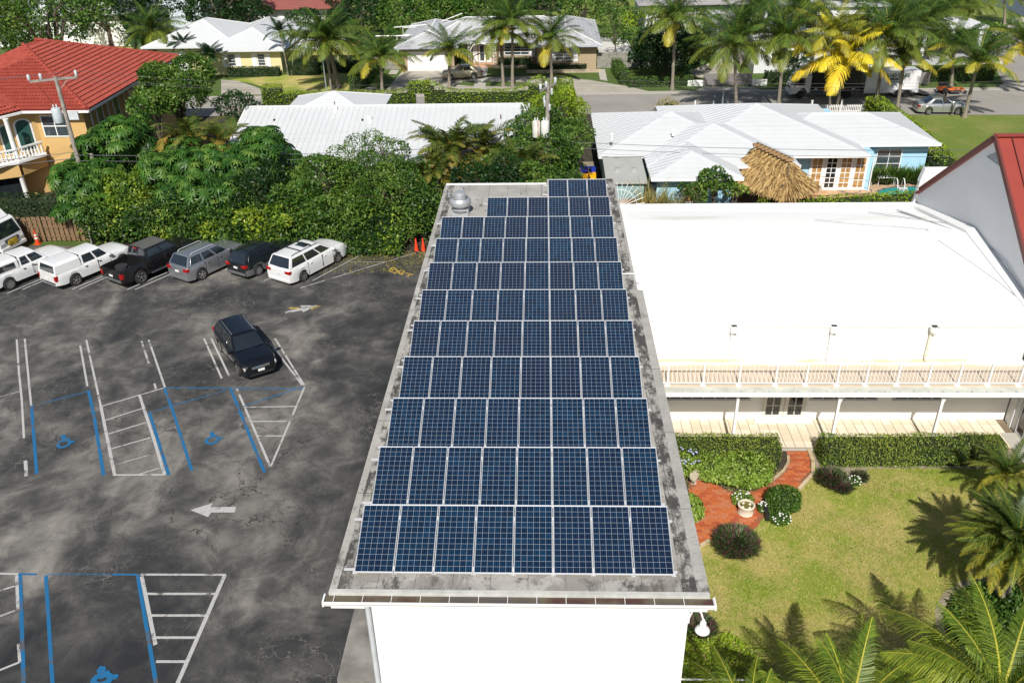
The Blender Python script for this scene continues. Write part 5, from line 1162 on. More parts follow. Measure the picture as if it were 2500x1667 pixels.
b = MB(); b.bar((2.5,0,.5),(4.0,0,.06), 1.8, .06); b.build('ramp_door', M['plastic'], tr, local=True)
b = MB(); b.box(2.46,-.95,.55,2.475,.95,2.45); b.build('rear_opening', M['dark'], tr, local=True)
def lettering(txt, size, x, z, mat, parent, ysurf, bold=0):
    cu = bpy.data.curves.new('t', 'FONT'); cu.body = txt; cu.size = size; cu.extrude = .004; cu.align_x = 'CENTER'; cu.offset = bold; cu.resolution_u = 2
    ob = bpy.data.objects.new('t', cu); S.collection.objects.link(ob); bpy.context.view_layer.update()
    me = bpy.data.meshes.new_from_object(ob.evaluated_get(bpy.context.evaluated_depsgraph_get())); bpy.data.objects.remove(ob)
    me.materials.clear(); me.materials.append(mat); return link_mesh('lettering', me, parent, (x, ysurf, z), (math.pi/2, 0, 0))
gtxt = simple('dark_green_print', (.01,.08,.03), .5)
lettering('LAND CARE', .46, .15, 1.98, gtxt, tr, -1.024, .014); lettering('SERVICES', .34, .15, 1.66, M['black'], tr, -1.024, .016); lettering('561 723-24', .28, .02, 1.38, gtxt, tr, -1.024, .010)
lettering('FREE ESTIMATES', .14, .15, 1.16, M['black'], tr, -1.024)
# truck at the left edge
q = G(30, 622); bt = boxtruck('white box truck with light blue side beside the wooden fence, left edge', (q.x-.9, q.y+.55, 0), R_(-14), 4.8, simple('truck_box_blue', (.10,.42,.62), .4), white, 2.75)
b = MB(); b.box(1.05,-.35,.62,1.13,.35,.98); b.build('yellow_tag', simple('yellow_black_board', (.5,.36,.03), .6, var=.8, scale=4), bt, local=True)
# zero turn mower
mo = G(1860+1670/3.675, 845/3.675)
mw = thing('ride_on_mower', 'orange ride-on zero turn mower parked on the street', 'mower', (mo.x, mo.y+.45, 0), None, 0)
X_, Y_ = mo.x, mo.y+.45; og = simple('mower_orange', (.62,.14,.02), .4)
b = MB(); b.box(X_-.9,Y_-.42,.32,X_+.55,Y_+.42,.52); b.box(X_-.85,Y_-.35,.5,X_-.25,Y_+.35,.72); b.build('frame', og, mw, bevel=.03)
b = MB(); b.box(X_+.1,Y_-.75,.16,X_+1.15,Y_+.75,.34); b.build('cutting_deck', simple('mower_deck', (.05,.05,.055), .5), mw, bevel=.04)
b = MB(); b.bar((X_+.5,Y_-.3,.42),(X_+1.6,Y_-.42,.38),.07); b.bar((X_+.5,Y_+.3,.42),(X_+1.6,Y_+.42,.38),.07); b.bar((X_+1.55,Y_-.45,.40),(X_+1.55,Y_+.45,.40),.08); b.build('front_arms', og, mw)
b = MB(); b.box(X_-.85,Y_-.3,.74,X_-.25,Y_+.3,1.05); b.build('engine', M['black'], mw, bevel=.04); b = MB(); b.box(X_-.2,Y_-.26,.55,X_+.3,Y_+.26,.68); b.box(X_-.28,Y_-.25,.68,X_-.16,Y_+.25,1.15); b.build('seat', M['black'], mw, bevel=.04)
for sd in (-1,1): b = MB(); b.tube([(X_+.3,Y_+sd*.32,.6),(X_+.42,Y_+sd*.32,1.0),(X_+.3,Y_+sd*.1,1.08)],.02,6); b.build('steering_lever', M['black'], mw)
for (x, r, w_) in ((-.35,.30,.28),(1.6,.17,.14)):
    for sd in (-1,1): b = MB(); b.lathe((X_+x,Y_+sd*.52,r),[(r*.5,-w_/2),(r,-w_/2+.02),(r,w_/2-.02),(r*.5,w_/2)],20,'y'); wl = b.build('wheel', M['rubber'], mw, smooth=35); b = MB(); b.lathe((X_+x,Y_+sd*.52,r),[(0,-w_*.45),(r*.5,-w_*.45),(r*.5,w_*.45),(0,w_*.45)],16,'y'); b.build('rim', og, wl)
# ================================================================ PEOPLE
def person(label, loc, rz, shirt, pants, hair, pose, hat=None, skin=(.30,.17,.11)):
    t = thing('person', label, 'person', loc, None, rz or 1e-5)
    sk = simple('skin_'+label[:8], skin, .55); sh = simple('shirt_'+label[:8], shirt, .85, var=.2, scale=8); pt = simple('trousers_'+label[:8], pants, .85, var=.2); shoe = M['black']
    V = []; E = []; Rr = []
    def j(p, r, parent=None): V.append(Vector(p)); Rr.append(r); 
    def chain(par, pts):
        for p, r in pts:
            V.append(Vector(p)); Rr.append(r); E.append((par, len(V)-1)); par = len(V)-1
        return par
    V.append(Vector((0,0,.95))); Rr.append((.15,.12))
    chest = chain(0, [((.02,0,1.12),(.14,.11)), ((pose['lean']*.5,0,1.33),(.17,.115))]); neck = chain(chest, [((pose['lean']*.8,0,1.48),(.07,.07)), ((pose['lean'],0,1.55),(.055,.055))])
    head = chain(neck, [((pose['lean']+.02,0,1.64),(.085,.075)), ((pose['lean']+.02,0,1.74),(.075,.07))])
    for sd, L in ((-1, pose['r_leg']), (1, pose['l_leg'])):
        chain(0, [((0,sd*.10,.88),(.10,.10)), ((L[0],sd*.11,.50),(.065,.065)), ((L[1],sd*.11,.10),(.045,.045)), ((L[1]+.16,sd*.12,.045),(.045,.04))])
    for sd, Ar in ((-1, pose['r_arm']), (1, pose['l_arm'])):
        w_ = chain(chest, [((pose['lean']*.6,sd*.19,1.40),(.06,.06)), (Ar[0],(.045,.045)), (Ar[1],(.032,.032)), (tuple(Vector(Ar[1])+(Vector(Ar[1])-Vector(Ar[0])).normalized()*.08),(.036,.022))])
        d = (Vector(Ar[1])-Vector(Ar[0])).normalized(); sx = d.cross(Vector((0,0,1))); sx = sx.normalized() if sx.length > .05 else Vector((0,1,0))
        for k, o in enumerate((-.032,-.011,.011,.032)): p = V[w_]+sx*o; chain(w_, [(tuple(p+d*.035),(.009,.009)), (tuple(p+d*(.065+(.012 if k in (1,2) else 0))+Vector((0,0,-.015))),(.008,.008))])
        chain(w_, [(tuple(V[w_]+sx*.05*-1+d*.0),(.011,.011)), (tuple(V[w_]-sx*.062+d*.035),(.009,.009))])
    me = bpy.data.meshes.new('body'); me.from_pydata(V, E, []); o = bpy.data.objects.new('body', me); S.collection.objects.link(o)
    sm = o.modifiers.new('s', 'SKIN'); sm.use_smooth_shade = True
    for i, r in enumerate(Rr): me.skin_vertices[0].data[i].radius = r
    me.skin_vertices[0].data[0].use_root = True
    ss = o.modifiers.new('b', 'SUBSURF'); ss.levels = ss.render_levels = 2
    bpy.context.view_layer.update(); m2 = bpy.data.meshes.new_from_object(o.evaluated_get(bpy.context.evaluated_depsgraph_get())); bpy.data.objects.remove(o)
    m2.materials.clear()
    for mm in (sk, sh, pt, shoe): m2.materials.append(mm)
    for f in m2.polygons:
        c = f.center; m_ = 0
        if c.z < .09: m_ = 3
        elif c.z < .98 and abs(c.y) < .26: m_ = 2
        elif c.z < 1.49: m_ = 1
        for Ar in (pose['r_arm'], pose['l_arm']):
            if (Vector(c)-Vector(Ar[1])).length < .16: m_ = 0
        f.material_index = m_
    m2.shade_smooth(); m2.name = 'body'; link_mesh('body', m2, t)
    hx = pose['lean']+.02
    b = MB(); b.lathe((hx-.012,0,1.70), [(.083,-.02),(.088,.03),(.08,.08),(.05,.115),(0,.125)], 14); b.build('hair' if not hat else 'cap', simple('hair_'+label[:8], hair if not hat else hat, .8), t, local=True, smooth=60)
    if hat: b = MB(); b.lathe((hx,0,1.725), [(.08,0),(.15,-.01),(.15,0),(.08,.012)], 16); b.build('brim', simple('brim_'+label[:8], hat, .8), t, local=True)
    b = MB()
    b.lathe((hx+.078,.028,1.685), [(0,-.008),(.010,0),(0,.008)], 8); b.lathe((hx+.078,-.028,1.685), [(0,-.008),(.010,0),(0,.008)], 8); b.build('eyes', M['black'], t, local=True)
    b = MB(); b.bar((hx+.08,0,1.685),(hx+.102,0,1.655),.022,.02); b.build('nose', sk, t, local=True, bevel=.004)
    b = MB(); b.box(hx+.076,-.022,1.618,hx+.086,.022,1.628); b.build('mouth', simple('lips_'+label[:8], (.25,.07,.05), .6), t, local=True)
    for sd in (-1,1): b = MB(); b.lathe((hx-.005,sd*.078,1.665), [(0,-.012),(.026,0),(0,.012)], 8, 'y'); b.build('ear', sk, t, local=True)
    return t
p1 = G(1860+1610/3.675, 1025/3.675)
person('person in tan shirt and black trousers standing at the open sedan door', (p1.x, p1.y-.05, 0), R_(70), (.26,.20,.15), (.012,.012,.014), (.02,.015,.01), dict(lean=.08, r_leg=(.03,.0), l_leg=(-.02,-.06), r_arm=((.16,-.24,1.18),(.38,-.2,1.14)), l_arm=((.14,.24,1.18),(.36,.2,1.22))))
p2 = A(1860+1545/3.675, 870/3.675, SDN.y+1.35)
person('person in pale blue shirt and white hat behind the silver sedan roof', (p2.x, SDN.y+1.35, 0), R_(-60), (.38,.47,.52), (.05,.06,.08), (.02,.02,.02), dict(lean=.06, r_leg=(.03,.02), l_leg=(-.03,-.03), r_arm=((.1,-.25,1.15),(.3,-.22,1.1)), l_arm=((.02,.27,1.15),(.08,.27,.92))), hat=(.6,.62,.6))
# ================================================================ BLUE HOUSE GARDEN: TERRACE, POOL, TIKI HUT
tp = struct(MB().prism([(22.9,38.2),(28.2,38.2),(28.2,44.4),(22.9,44.4)], -.01, .03).build('terrace', simple('terrace_joint', (.45,.33,.22), .9), loc=(22.9,38.2,0)))
tms2 = []
for i, c in enumerate(((.52,.27,.14),(.60,.38,.22),(.50,.33,.20))):
    t_ = MB(); t_.box(.006,.006,0,.394,.394,.012); me = t_.mesh('tile'); me.materials.append(simple('terrace_tile_%d' % i, c, .8, var=.12)); tms2.append(me)
for i in range(13):
    for j in range(15): link_mesh('tile', tms2[rnd.randrange(3)], tp, (i*.4, .15+j*.4, .03))
sheet('pool_terrace', [(28.2,37.5),(36,37.5),(36,44.6),(28.2,44.8)], .02, simple('pool_terrace_concrete', (.52,.36,.23), .85, var=.1)); sheet('terrace', [(17.5,37.5),(22.9,37.5),(22.9,44.4),(17.5,44.4)], .02, simple('brown_terrace', (.42,.27,.17), .85))  # left terrace in a darker brown than the pool terrace
# pool: coping ring, basin and water
pc = G(2235, 478); cx, cy = 31.2, 41.7
ring = [(cx+2.5*math.cos(a)*(1 if math.cos(a) < 0 else 1.3), cy+1.75*math.sin(a)) for a in [2*math.pi*i/40 for i in range(40)]]
pw = NT('pool_water'); pw.bump(pw.noise(3, 2), .2, .05); pw.out((.02,.33,.31), .05)
sheet('pool_water', ring, .045, pw.m)
po = thing('pool_coping', 'tiled coping ring around the turquoise swimming pool', 'pool', (cx, cy, 0))
cmz = [simple('coping_tile_%d' % i, c, .6) for i, c in enumerate(((.12,.11,.11),(.22,.20,.19)))]
for i in range(40):
    a, c = Vector((*ring[i],.05)), Vector((*ring[(i+1)%40],.05)); ctr = Vector((cx,cy,.05)); o0 = a+(a-ctr).normalized()*.2; o1 = c+(c-ctr).normalized()*.2
    b = MB(); n = 0; b.v += [tuple(a),tuple(c),tuple(o1),tuple(o0)]+[(p_.x,p_.y,.075) for p_ in (a,c,o1,o0)]; b.f += [(0,3,2,1),(4,5,6,7),(0,1,5,4),(1,2,6,5),(2,3,7,6),(3,0,4,7)]; b.mi += [0]*6; b.build('coping_tile', cmz[i % 2], po)
ld = thing('pool_ladder', 'white pool ladder with two curved handrails', 'ladder', (30.9, 43.4, 0))
for x in (30.55, 31.05): b = MB(); b.tube([(x,43.8,.05),(x,43.8,.5),(x,43.7,.65),(x,43.5,.6),(x,43.25,.3),(x,43.2,.0)],.035,8); b.build('handrail', M['trim'], ld, smooth=40)
for z in (.05,.11,.17): b = MB(); b.box(30.5,42.95-(.17-z)*2,z,31.15,43.05-(.17-z)*2,z+.02); b.build('rung', M['trim'], ld)
# garden chairs, hose, table
def chairset(x, y, mt, label, lounge=False, cat='chair', grp=None):
    t = thing('garden_chair' if not lounge else 'wicker_chair', label, cat, (x,y,0), grp); z = .03
    b = MB(); b.box(x-.28,y-.25,z+.36,x+.28,y+.25,z+.41); b.build('seat', mt, t)
    b = MB(); b.bar((x-.28,y,z+.4),(x-.5,y,z+.95),.5,.04, upv=(1,0,0)) if not lounge else b.box(x+.24,y-.28,z+.38,x+.32,y+.28,z+.85); b.build('backrest', mt, t)
    for dx,dy in ((-.25,-.22),(.25,-.22),(-.25,.22),(.25,.22)): b = MB(); b.tube([(x+dx,y+dy,z),(x+dx,y+dy,z+.36)],.022,5); b.build('leg', mt, t)
chairset(28.6+.0, 44.1, M['trim'], 'white garden chair beside the low table by the long plants')
q = (29.9, 44.1); t = thing('garden_table', 'small white framed table between the chairs by the plants', 'table', (q[0],q[1],0)); b = MB(); b.box(q[0]-.6,q[1]-.3,.62,q[0]+.6,q[1]+.3,.65); b.build('top', M['trim'], t)
for dx in (-.55,.55):
    for dy in (-.26,.26): b = MB(); b.tube([(q[0]+dx,q[1]+dy,.03),(q[0]+dx,q[1]+dy,.62)],.022,5); b.build('leg', M['trim'], t)
wk = simple('brown_wicker', (.16,.10,.06), .8, var=.3, scale=20)
chairset(23.6, 41.4, wk, 'brown wicker chair on the terracotta terrace right of the tiki hut', True); chairset(22.2, 41.3, wk, 'brown wicker chair at the edge of the tiki hut shade', True)
b = MB(); pts = [(26.6+.5*math.cos(a*1.1)*(1+.12*a)*.9+a*.08, 42.8+.35*math.sin(a*1.1)*(1+.1*a), .05) for a in [i*.45 for i in range(36)]]; b.tube([(25.6,43.6,.05),(25.9,43.2,.05)]+pts, .022, 5); tag(b.build('garden_hose', simple('grey_hose', (.16,.13,.15), .5), loc=(26.6,42.8,0)), 'dark garden hose coiled on the pale terrace', 'hose')
# tiki hut: rotated hip roof covered with shaggy thatch
TC = Vector((20.3, 39.3, 0)); TA = R_(-52)
th = NT('palm_thatch'); at = th.n('Attribute', attribute_name='tone'); th.out(th.ramp(at.outputs['Fac'], [(0, (.12,.065,.022)), (.45, (.36,.22,.075)), (1, (.62,.45,.20))]), .85); M['thatch'] = th.m
hut = thing('tiki_hut', 'open hut with shaggy straw thatch roof beside the french doors', 'hut', TC)
du = Vector((math.cos(TA), math.sin(TA), 0)); dv = Vector((-math.sin(TA), math.cos(TA), 0))
HL, HWd, ZE_, ZR_ = 2.5, 1.65, 2.1, 4.15; RL = 1.15
cor = [TC+du*a*HL+dv*c*HWd+Vector((0,0,ZE_)) for a,c in ((-1,-1),(1,-1),(1,1),(-1,1))]; rdg = [TC-du*RL*1.3+Vector((0,0,ZR_)), TC+du*RL*1.05+Vector((0,0,ZR_-.35))]
faces = [(cor[0],cor[1],rdg[1],rdg[0]),(cor[1],cor[2],rdg[1],rdg[1]),(cor[2],cor[3],rdg[0],rdg[1]),(cor[3],cor[0],rdg[0],rdg[0])]
b = MB(); 
for f in faces: b.poly([p-Vector((0,0,.12)) for p in (f if f[2] != f[3] else f[:3])])
b.build('roof_core', simple('thatch_base', (.22,.13,.05), .95), hut)
rs_ = np.random.RandomState(5)
def np_mesh(name, V, F, tone, mat):
    me = bpy.data.meshes.new(name); n, k = F.shape
    me.vertices.add(len(V)); me.vertices.foreach_set('co', V.astype(np.float32).ravel())
    me.loops.add(n*k); me.loops.foreach_set('vertex_index', F.astype(np.int32).ravel())
    me.polygons.add(n); me.polygons.foreach_set('loop_start', np.arange(0, n*k, k, dtype=np.int32)); me.polygons.foreach_set('loop_total', np.full(n, k, np.int32))
    me.update(calc_edges=True)
    a = me.attributes.new('tone', 'FLOAT', 'FACE'); a.data.foreach_set('value', tone.astype(np.float32))
    me.materials.append(mat); return me
VV = []; TT = []
for f in faces:
    f = [np.array(p) for p in f]; per = 1500 if f is not None else 0
    uu, vv = rs_.rand(per), rs_.rand(per)**1.25
    lo = f[0][None]*(1-uu[:,None])+f[1][None]*uu[:,None]; hi = f[3][None]*(1-uu[:,None])+f[2][None]*uu[:,None]
    p = lo+(hi-lo)*vv[:,None]; d = lo-hi; d /= np.linalg.norm(d,axis=1)[:,None]+1e-6
    nrm = np.cross(f[1]-f[0], f[3]-f[0]); nrm /= np.linalg.norm(nrm)+1e-6
    if nrm[2] < 0: nrm = -nrm
    sd = np.cross(nrm, d); w = .035+.03*rs_.rand(per); L = .35+.30*rs_.rand(per)
    d2 = d+rs_.normal(0,.16,(per,3)); up_ = nrm[None]*(.03+.10*rs_.rand(per))[:,None]
    a_ = p-sd*w[:,None]; b_ = p+sd*w[:,None]; c_2 = p+d2*L[:,None]+up_+np.array([0,0,-.1])*(1-vv)[:,None]
    VV.append(np.stack([a_, b_, c_2+sd*w[:,None]*.3, c_2-sd*w[:,None]*.3], 1).reshape(-1,3)); TT.append(rs_.rand(per))
V = np.concatenate(VV)-np.array(TC); F = np.arange(len(V)).reshape(-1,4)
stuff(link_mesh('thatch', np_mesh('thatch', V, F, np.concatenate(TT), M['thatch']), hut))
b = MB()
for i in range(9):
    p = rdg[0]+(rdg[1]-rdg[0])*(i/8); b.box(p.x-.28,p.y-.22,p.z+.02,p.x+.28,p.y+.22,p.z+.14); 
b.build('ridge_bundle', simple('ridge_thatch', (.36,.22,.10), .9, var=.3, scale=8), hut)
for i in range(9):
    p = rdg[0]+(rdg[1]-rdg[0])*(i/8); b = MB(); b.tube([p+dv*.42+Vector((0,0,.02)), p+Vector((0,0,.26)), p-dv*.42+Vector((0,0,.0))], .035, 6); b.build('ridge_stick', M['bark2'], hut)
b = MB(); b.tube([rdg[1]+Vector((0,0,.1)), cor[1]*.55+rdg[1]*.45+Vector((0,0,.2))], .04, 6); b.build('ridge_stick', M['bark2'], hut)
for c in cor: p = TC+(c-TC)*.78; b = MB(); b.tube([(p.x,p.y,0),(p.x,p.y,2.6)], .09, 8); b.build('post', M['bark2'], hut)
b = MB(); b.lathe((20.1,38.6,0),[(.04,0),(.04,.7),(.6,.72),(.6,.76),(0,.77)],18); tag(b.build('round_table', M['steel'], loc=(20.1,38.6,0)), 'round grey table in the shade under the tiki hut', 'table')
# recycling bins stacked by the side path
q = G(1452, 430)
bn = thing('storage_bin', 'yellow plastic bin at the bottom of the stack left of the shed', 'bin', (8.35, 38.6, 0), 'stacked recycling bins'); 
def bin_(x, y, z, col, label, w=.55, d_=.42, h=.34):
    t = thing('storage_bin', label, 'bin', (x,y,z), 'stacked recycling bins'); mt = simple('bin_'+label[:6], col, .45)
    b = MB(); n = 0; b.v += [(x-w*.42,y-d_*.42,z),(x+w*.42,y-d_*.42,z),(x+w*.42,y+d_*.42,z),(x-w*.42,y+d_*.42,z),(x-w/2,y-d_/2,z+h),(x+w/2,y-d_/2,z+h),(x+w/2,y+d_/2,z+h),(x-w/2,y+d_/2,z+h)]
    b.f += [(0,3,2,1),(0,1,5,4),(1,2,6,5),(2,3,7,6),(3,0,4,7),(4,5,6,7)]; b.mi += [0]*6; b.build('tub', mt, t)
    b = MB(); b.box(x-w/2-.02,y-d_/2-.02,z+h+.001,x+w/2+.02,y+d_/2+.02,z+h+.04); b.build('rim', mt, t)
bpy.data.objects.remove(bn)
bx, by = 7.95, 45.9
bin_(bx,by,.0,(.80,.42,.01),'yellow bin at the ground, front left of the stack'); bin_(bx+.62,by+.05,.0,(.85,.45,.01),'orange yellow bin right in the stack', h=.42); bin_(bx,by+.5,.0,(.62,.05,.25),'pink bin behind the yellow ones'); bin_(bx,by+.5,.40,(.01,.03,.45),'blue bin on top of the pink bin'); bin_(bx+.62,by+.6,.0,(.01,.04,.40),'deep blue bin behind the orange one',h=.7)
sheet('side_path', [(7.5,34),(9.0,34),(8.9,50),(7.3,50)], .02, M['mulch'])
# ================================================================ UTILITY POLES AND WIRES
def insul(b, p, r=.10, h=.36): b.lathe(p, [(r*.7,0),(r,.05),(r,h*.8),(r*.7,h),(r*.3,h+.03),(0,h+.03)], 12)
pgl = simple('grey_porcelain', (.52,.55,.57), .4)
def utility_pole(x, y, h, label, armdir, insp, r=.15):
    t = thing('utility_pole', label, 'utility pole', (x,y,0), 'utility poles')
    b = MB(); b.tube([(x,y,0),(x,y,h)], [r*1.15, r*.8], 12); b.build('pole', M['pole'], t, smooth=50)
    a = Vector(armdir).normalized(); c = Vector((x,y,h-.15)); b = MB(); b.bar(c+a*insp[0], c+a*insp[-1], .12, .14); b.bar(c-Vector((0,0,.75)), c+a*(.75), .05); b.build('crossarm', M['pole'], t)
    for s in insp: b = MB(); insul(b, c+a*s+Vector((0,0,.07))); b.build('insulator', pgl, t, smooth=40)
    return t, c, a
P1y = 38.6; P1 = A(135, 188, P1y)
t1, c1, a1 = utility_pole(P1.x, P1y, P1.z, 'leaning grey utility pole in front of the yellow villa', (1,.45,0), (-1.55,-.85,1.25))
b = MB(); b.lathe((P1.x-.42,P1y-.25,P1.z-2.9),[(.30,0),(.32,.05),(.32,.85),(.28,.95),(0,.98)],18); tf = b.build('transformer', simple('grey_transformer', (.48,.53,.56), .45), t1, smooth=40)
for dx in (-.12,.1): b = MB(); insul(b, (P1.x-.42+dx,P1y-.25,P1.z-1.95), .05, .22); b.build('bushing', pgl, tf)
b = MB(); b.box(P1.x+.30,P1y-.25,P1.z-2.75,P1.x+.95,P1y-.15,P1.z-2.2); b.build('meter_box', pgl, t1)
b = MB(); b.tube([(P1.x-1.1,P1y-.5,P1.z-.2),(P1.x-.8,P1y-.4,P1.z-.9),(P1.x-.5,P1y-.3,P1.z-1.6),(P1.x-.5,P1y-.25,P1.z-1.8)],.015,5); b.build('jumper_wire', M['black'], t1)
P2y = 41.8; P2 = A(1337, 190, P2y)
t2, c2, a2 = utility_pole(P2.x, P2y, P2.z-.5, 'utility pole with two rusty white transformers between the two white roofs', (.55,1,0), (-1.0,-.2,1.1), .17)
for i, (dx, lab) in enumerate(((-.78,'rust'),(-.18,''))):
    b = MB(); x = P2.x+dx; y = P2y-.5; z = P2.z-3.9; b.lathe((x,y,z),[(.26,0),(.28,.04),(.28,1.0),(.24,1.1),(0,1.13)],18)
    tn = NT('rust_streaked_white'+lab); tn.out(tn.mix(tn.ramp(tn.noise(4, 4, .7, stretch=(1,1,.15)), [(.52, 0.0), (.6, .8 if lab else .0)]), (.68,.68,.64), (.42,.17,.04)), .5); tf = b.build('transformer', tn.m, t2, smooth=40)
    for d_ in (-.09,.09): b = MB(); insul(b, (x+d_,y,z+1.1), .05, .22); b.build('bushing', pgl, tf)
for k in range(5): b = MB(); an = k*1.3; insul(b, (P2.x+.28*math.cos(an), P2y-.2+.25*math.sin(an), P2.z-1.1-.25*k), .075, .42); b.build('fuse_holder', pgl, t2, smooth=40)
b = MB(); b.tube([(P2.x,P2y,P2.z-2.6),(P2.x,P2y,P2.z-.3)],.10,8); b.build('pole_top', M['pole'], t2)
def wire(a, c, sag, r, label):
    a, c = Vector(a), Vector(c); pts = [a+(c-a)*(i/16)+Vector((0,0,-4*sag*(i/16)*(1-i/16))) for i in range(17)]
    b = MB(); b.tube(pts, r, 4, False); tag(b.build('power_line', M['wiregrey'], loc=a), label, 'power line', 'power lines across the back gardens')
M['wiregrey'] = simple('wire_grey', (.10,.10,.11), .5)
P3 = Vector((52, 45, 7.2))
for i, (h1, h2, s) in enumerate(((0,0,.5),(-.1,.0,.6),(0,0,.4))):
    o1 = c1+a1*(-1.55,-.85,1.25)[i]+Vector((0,0,.4)); o2 = c2+a2*(-1.0,-.2,1.1)[i]+Vector((0,0,.4))
    wire(o1, o2, .7, .007, 'thin power line strung between the two utility poles, %s of three' % ('nearest','middle','farthest')[i]); wire(o2, P3+Vector((0,(i-1)*.9,.3)), .6, .007, 'thin power line over the blue house roof, %s of three' % ('nearest','middle','farthest')[i])
    wire(o1, o1+Vector((-40, -12, .4)), .6, .007, 'thin power line leaving the frame left of the villa, %s of three' % ('nearest','middle','farthest')[i])
wire((P1.x,P1y-.2,4.6),(P2.x,P2y-.2,4.3),.4,.018,'thick lower cable crossing the green hedge between the poles'); wire((P1.x,P1y-.2,4.2),(P2.x,P2y-.2,3.9),.4,.016,'lower black cable under the thick one across the green hedge')
wire((P2.x,P2y-.2,4.3),(40,38.5,4.4),.35,.018,'thick cable crossing in front of the tiki hut'); wire((P2.x,P2y-.2,3.9),(40,38.3,4.0),.35,.016,'lower black cable crossing in front of the tiki hut')
wire((P1.x,P1y-.2,4.8),(-60,30,5.0),.4,.02,'upper black cable across the villa balcony'); wire((P1.x,P1y-.2,4.4),(-60,29.8,4.5),.4,.024,'lower thick cable across the villa ground floor')
b = MB(); b.tube([(P1.x+.95,P1y+.1,0),(P1.x+.95,P1y+.1,4.6)],.13,8); tag(b.build('wooden_post', M['pole'], loc=(P1.x+.95,P1y,0)), 'short wooden stub post right of the left utility pole', 'post')
b = MB(); q = G(592, 20); b.tube([(q.x,q.y,0),(q.x,q.y,9)],.12,8); 
# far lagoon and shore path
sheet('water', [(72,109),(72,400),(300,400),(300,95),(90,104)], .03, None or (lambda n: (n.bump(n.noise(1.2, 4, stretch=(1,2.5,1)), 1.0, .2), n.out((.05,.065,.075), .25))[1])(NT('lagoon_water')))
sheet('shore_path', [(67,106),(69,106),(95,99),(95,97),(66,104)], .04, M['kerb']); b = MB(); b.prism([(68.5,108.2),(95,101.5),(95,102.0),(68.5,108.8)], 0, .5); tag(b.build('sea_wall', M['concrete'], loc=(70,108,0)), 'pale sea wall along the water in the upper right corner', 'wall')
sheet('road', [(52,74),(58,74),(66,100),(62,104)], .008, M['road'])
# ================================================================ FRONT GARDEN BY THE PORCH
def zg(L): return [G(1600+x/3.675, 1050+y/3.675) for x, y in L]
sheet('lawn', [(8.4,-14),(34,-14),(34,11.84),(8.4,11.84)], .0, M['lawn'])
# brick path outline in ground coordinates
outline = zg([(1180,185),(1365,185),(1405,290),(1405,400),(1290,520),(1100,560),(985,640),(975,780),(900,880),(760,960),(560,980),(390,1040),(300,1040),(300,500),(300,400),(345,395),(500,460),(690,560),(900,540),(1050,450),(1160,350),(1185,260)])
pts2 = [(p.x, p.y) for p in outline]
bp = sheet('brick_path', pts2, .012, simple('path_joint', (.25,.10,.05), .95))
def inside(x, y, P):
    r = False; j = len(P)-1
    for i in range(len(P)):
        if (P[i][1] > y) != (P[j][1] > y) and x < (P[j][0]-P[i][0])*(y-P[i][1])/(P[j][1]-P[i][1])+P[i][0]: r = not r
        j = i
    return r
bms = []
for mm in M['brick']: t_ = MB(); t_.box(-.142,-.072,0,.142,.072,.02); me = t_.mesh('brick'); me.materials.append(mm); bms.append(me)
xs = [p[0] for p in pts2]; ys = [p[1] for p in pts2]
cand = []
for j in range(int((max(ys)-min(ys))/.155)+1):
    for i in range(int((max(xs)-min(xs))/.295)+1):
        x = min(xs)+i*.295+(j % 2)*.148; y = min(ys)+j*.155
        if x > 8.6 and all(inside(x+dx, y+dy, pts2) for dx in (-.11,.11) for dy in (-.05,.05)): cand.append((x, y))
cand.sort(key=lambda c: c[1]-abs(c[0]-11)*.1)
near_b, far_b = cand[:300], cand[300:]
for x, y in near_b: link_mesh('brick', bms[rnd.randrange(4)], bp, (x, y, .014+rnd.uniform(0,.004)), (0,0,rnd.uniform(-.03,.03)))
if far_b:
    b = MB()
    for x, y in far_b: b.cur = rnd.randrange(4); z = .014+rnd.uniform(0,.004); b.box(x-.14,y-.07,.013,x+.14,y+.07,z+.02)
    o = b.build('bricks', M['brick'], bp, local=True); stuff(o)
def edging(L, label, w=.12):
    P = zg(L); b = MB()
    for a, c in zip(P, P[1:]): b.bar(a+Vector((0,0,.05)), c+(c-a).normalized()*.03+Vector((0,0,.05)), w, .10)
    o = b.build('path_edging', simple('edge_concrete', (.50,.40,.25), .9, var=.3, scale=3), loc=P[0]); struct(o)
edging([(1372,185),(1412,290),(1412,400),(1295,528)], '', .14); edging([(300,1055),(395,1050),(480,1000)], ''); edging([(1190,240),(1190,300),(1150,370),(1050,455)], '', .10); edging([(430,780),(370,830)], '', .1)
b = MB(); b.prism([(p.x,p.y) for p in zg([(1130,172),(1440,172),(1440,186),(1130,186)])], 0, .075); struct(b.build('porch_kerb', M['concrete'], loc=(0,0,0)))
sheet('bed', [(p.x,p.y) for p in zg([(1410,310),(1500,345),(2600,345),(3300,330),(3300,150),(1400,190)])], .008, M['mulch'])
sheet('bed', [(8.5,8.4),(14.7,9.4),(15.0,11.8),(8.5,11.8)], .007, M['earth'])
sheet('bed', [(p.x,p.y) for p in zg([(1470,480),(1900,490),(1900,330),(1440,320)])], .010, M['mulch'])
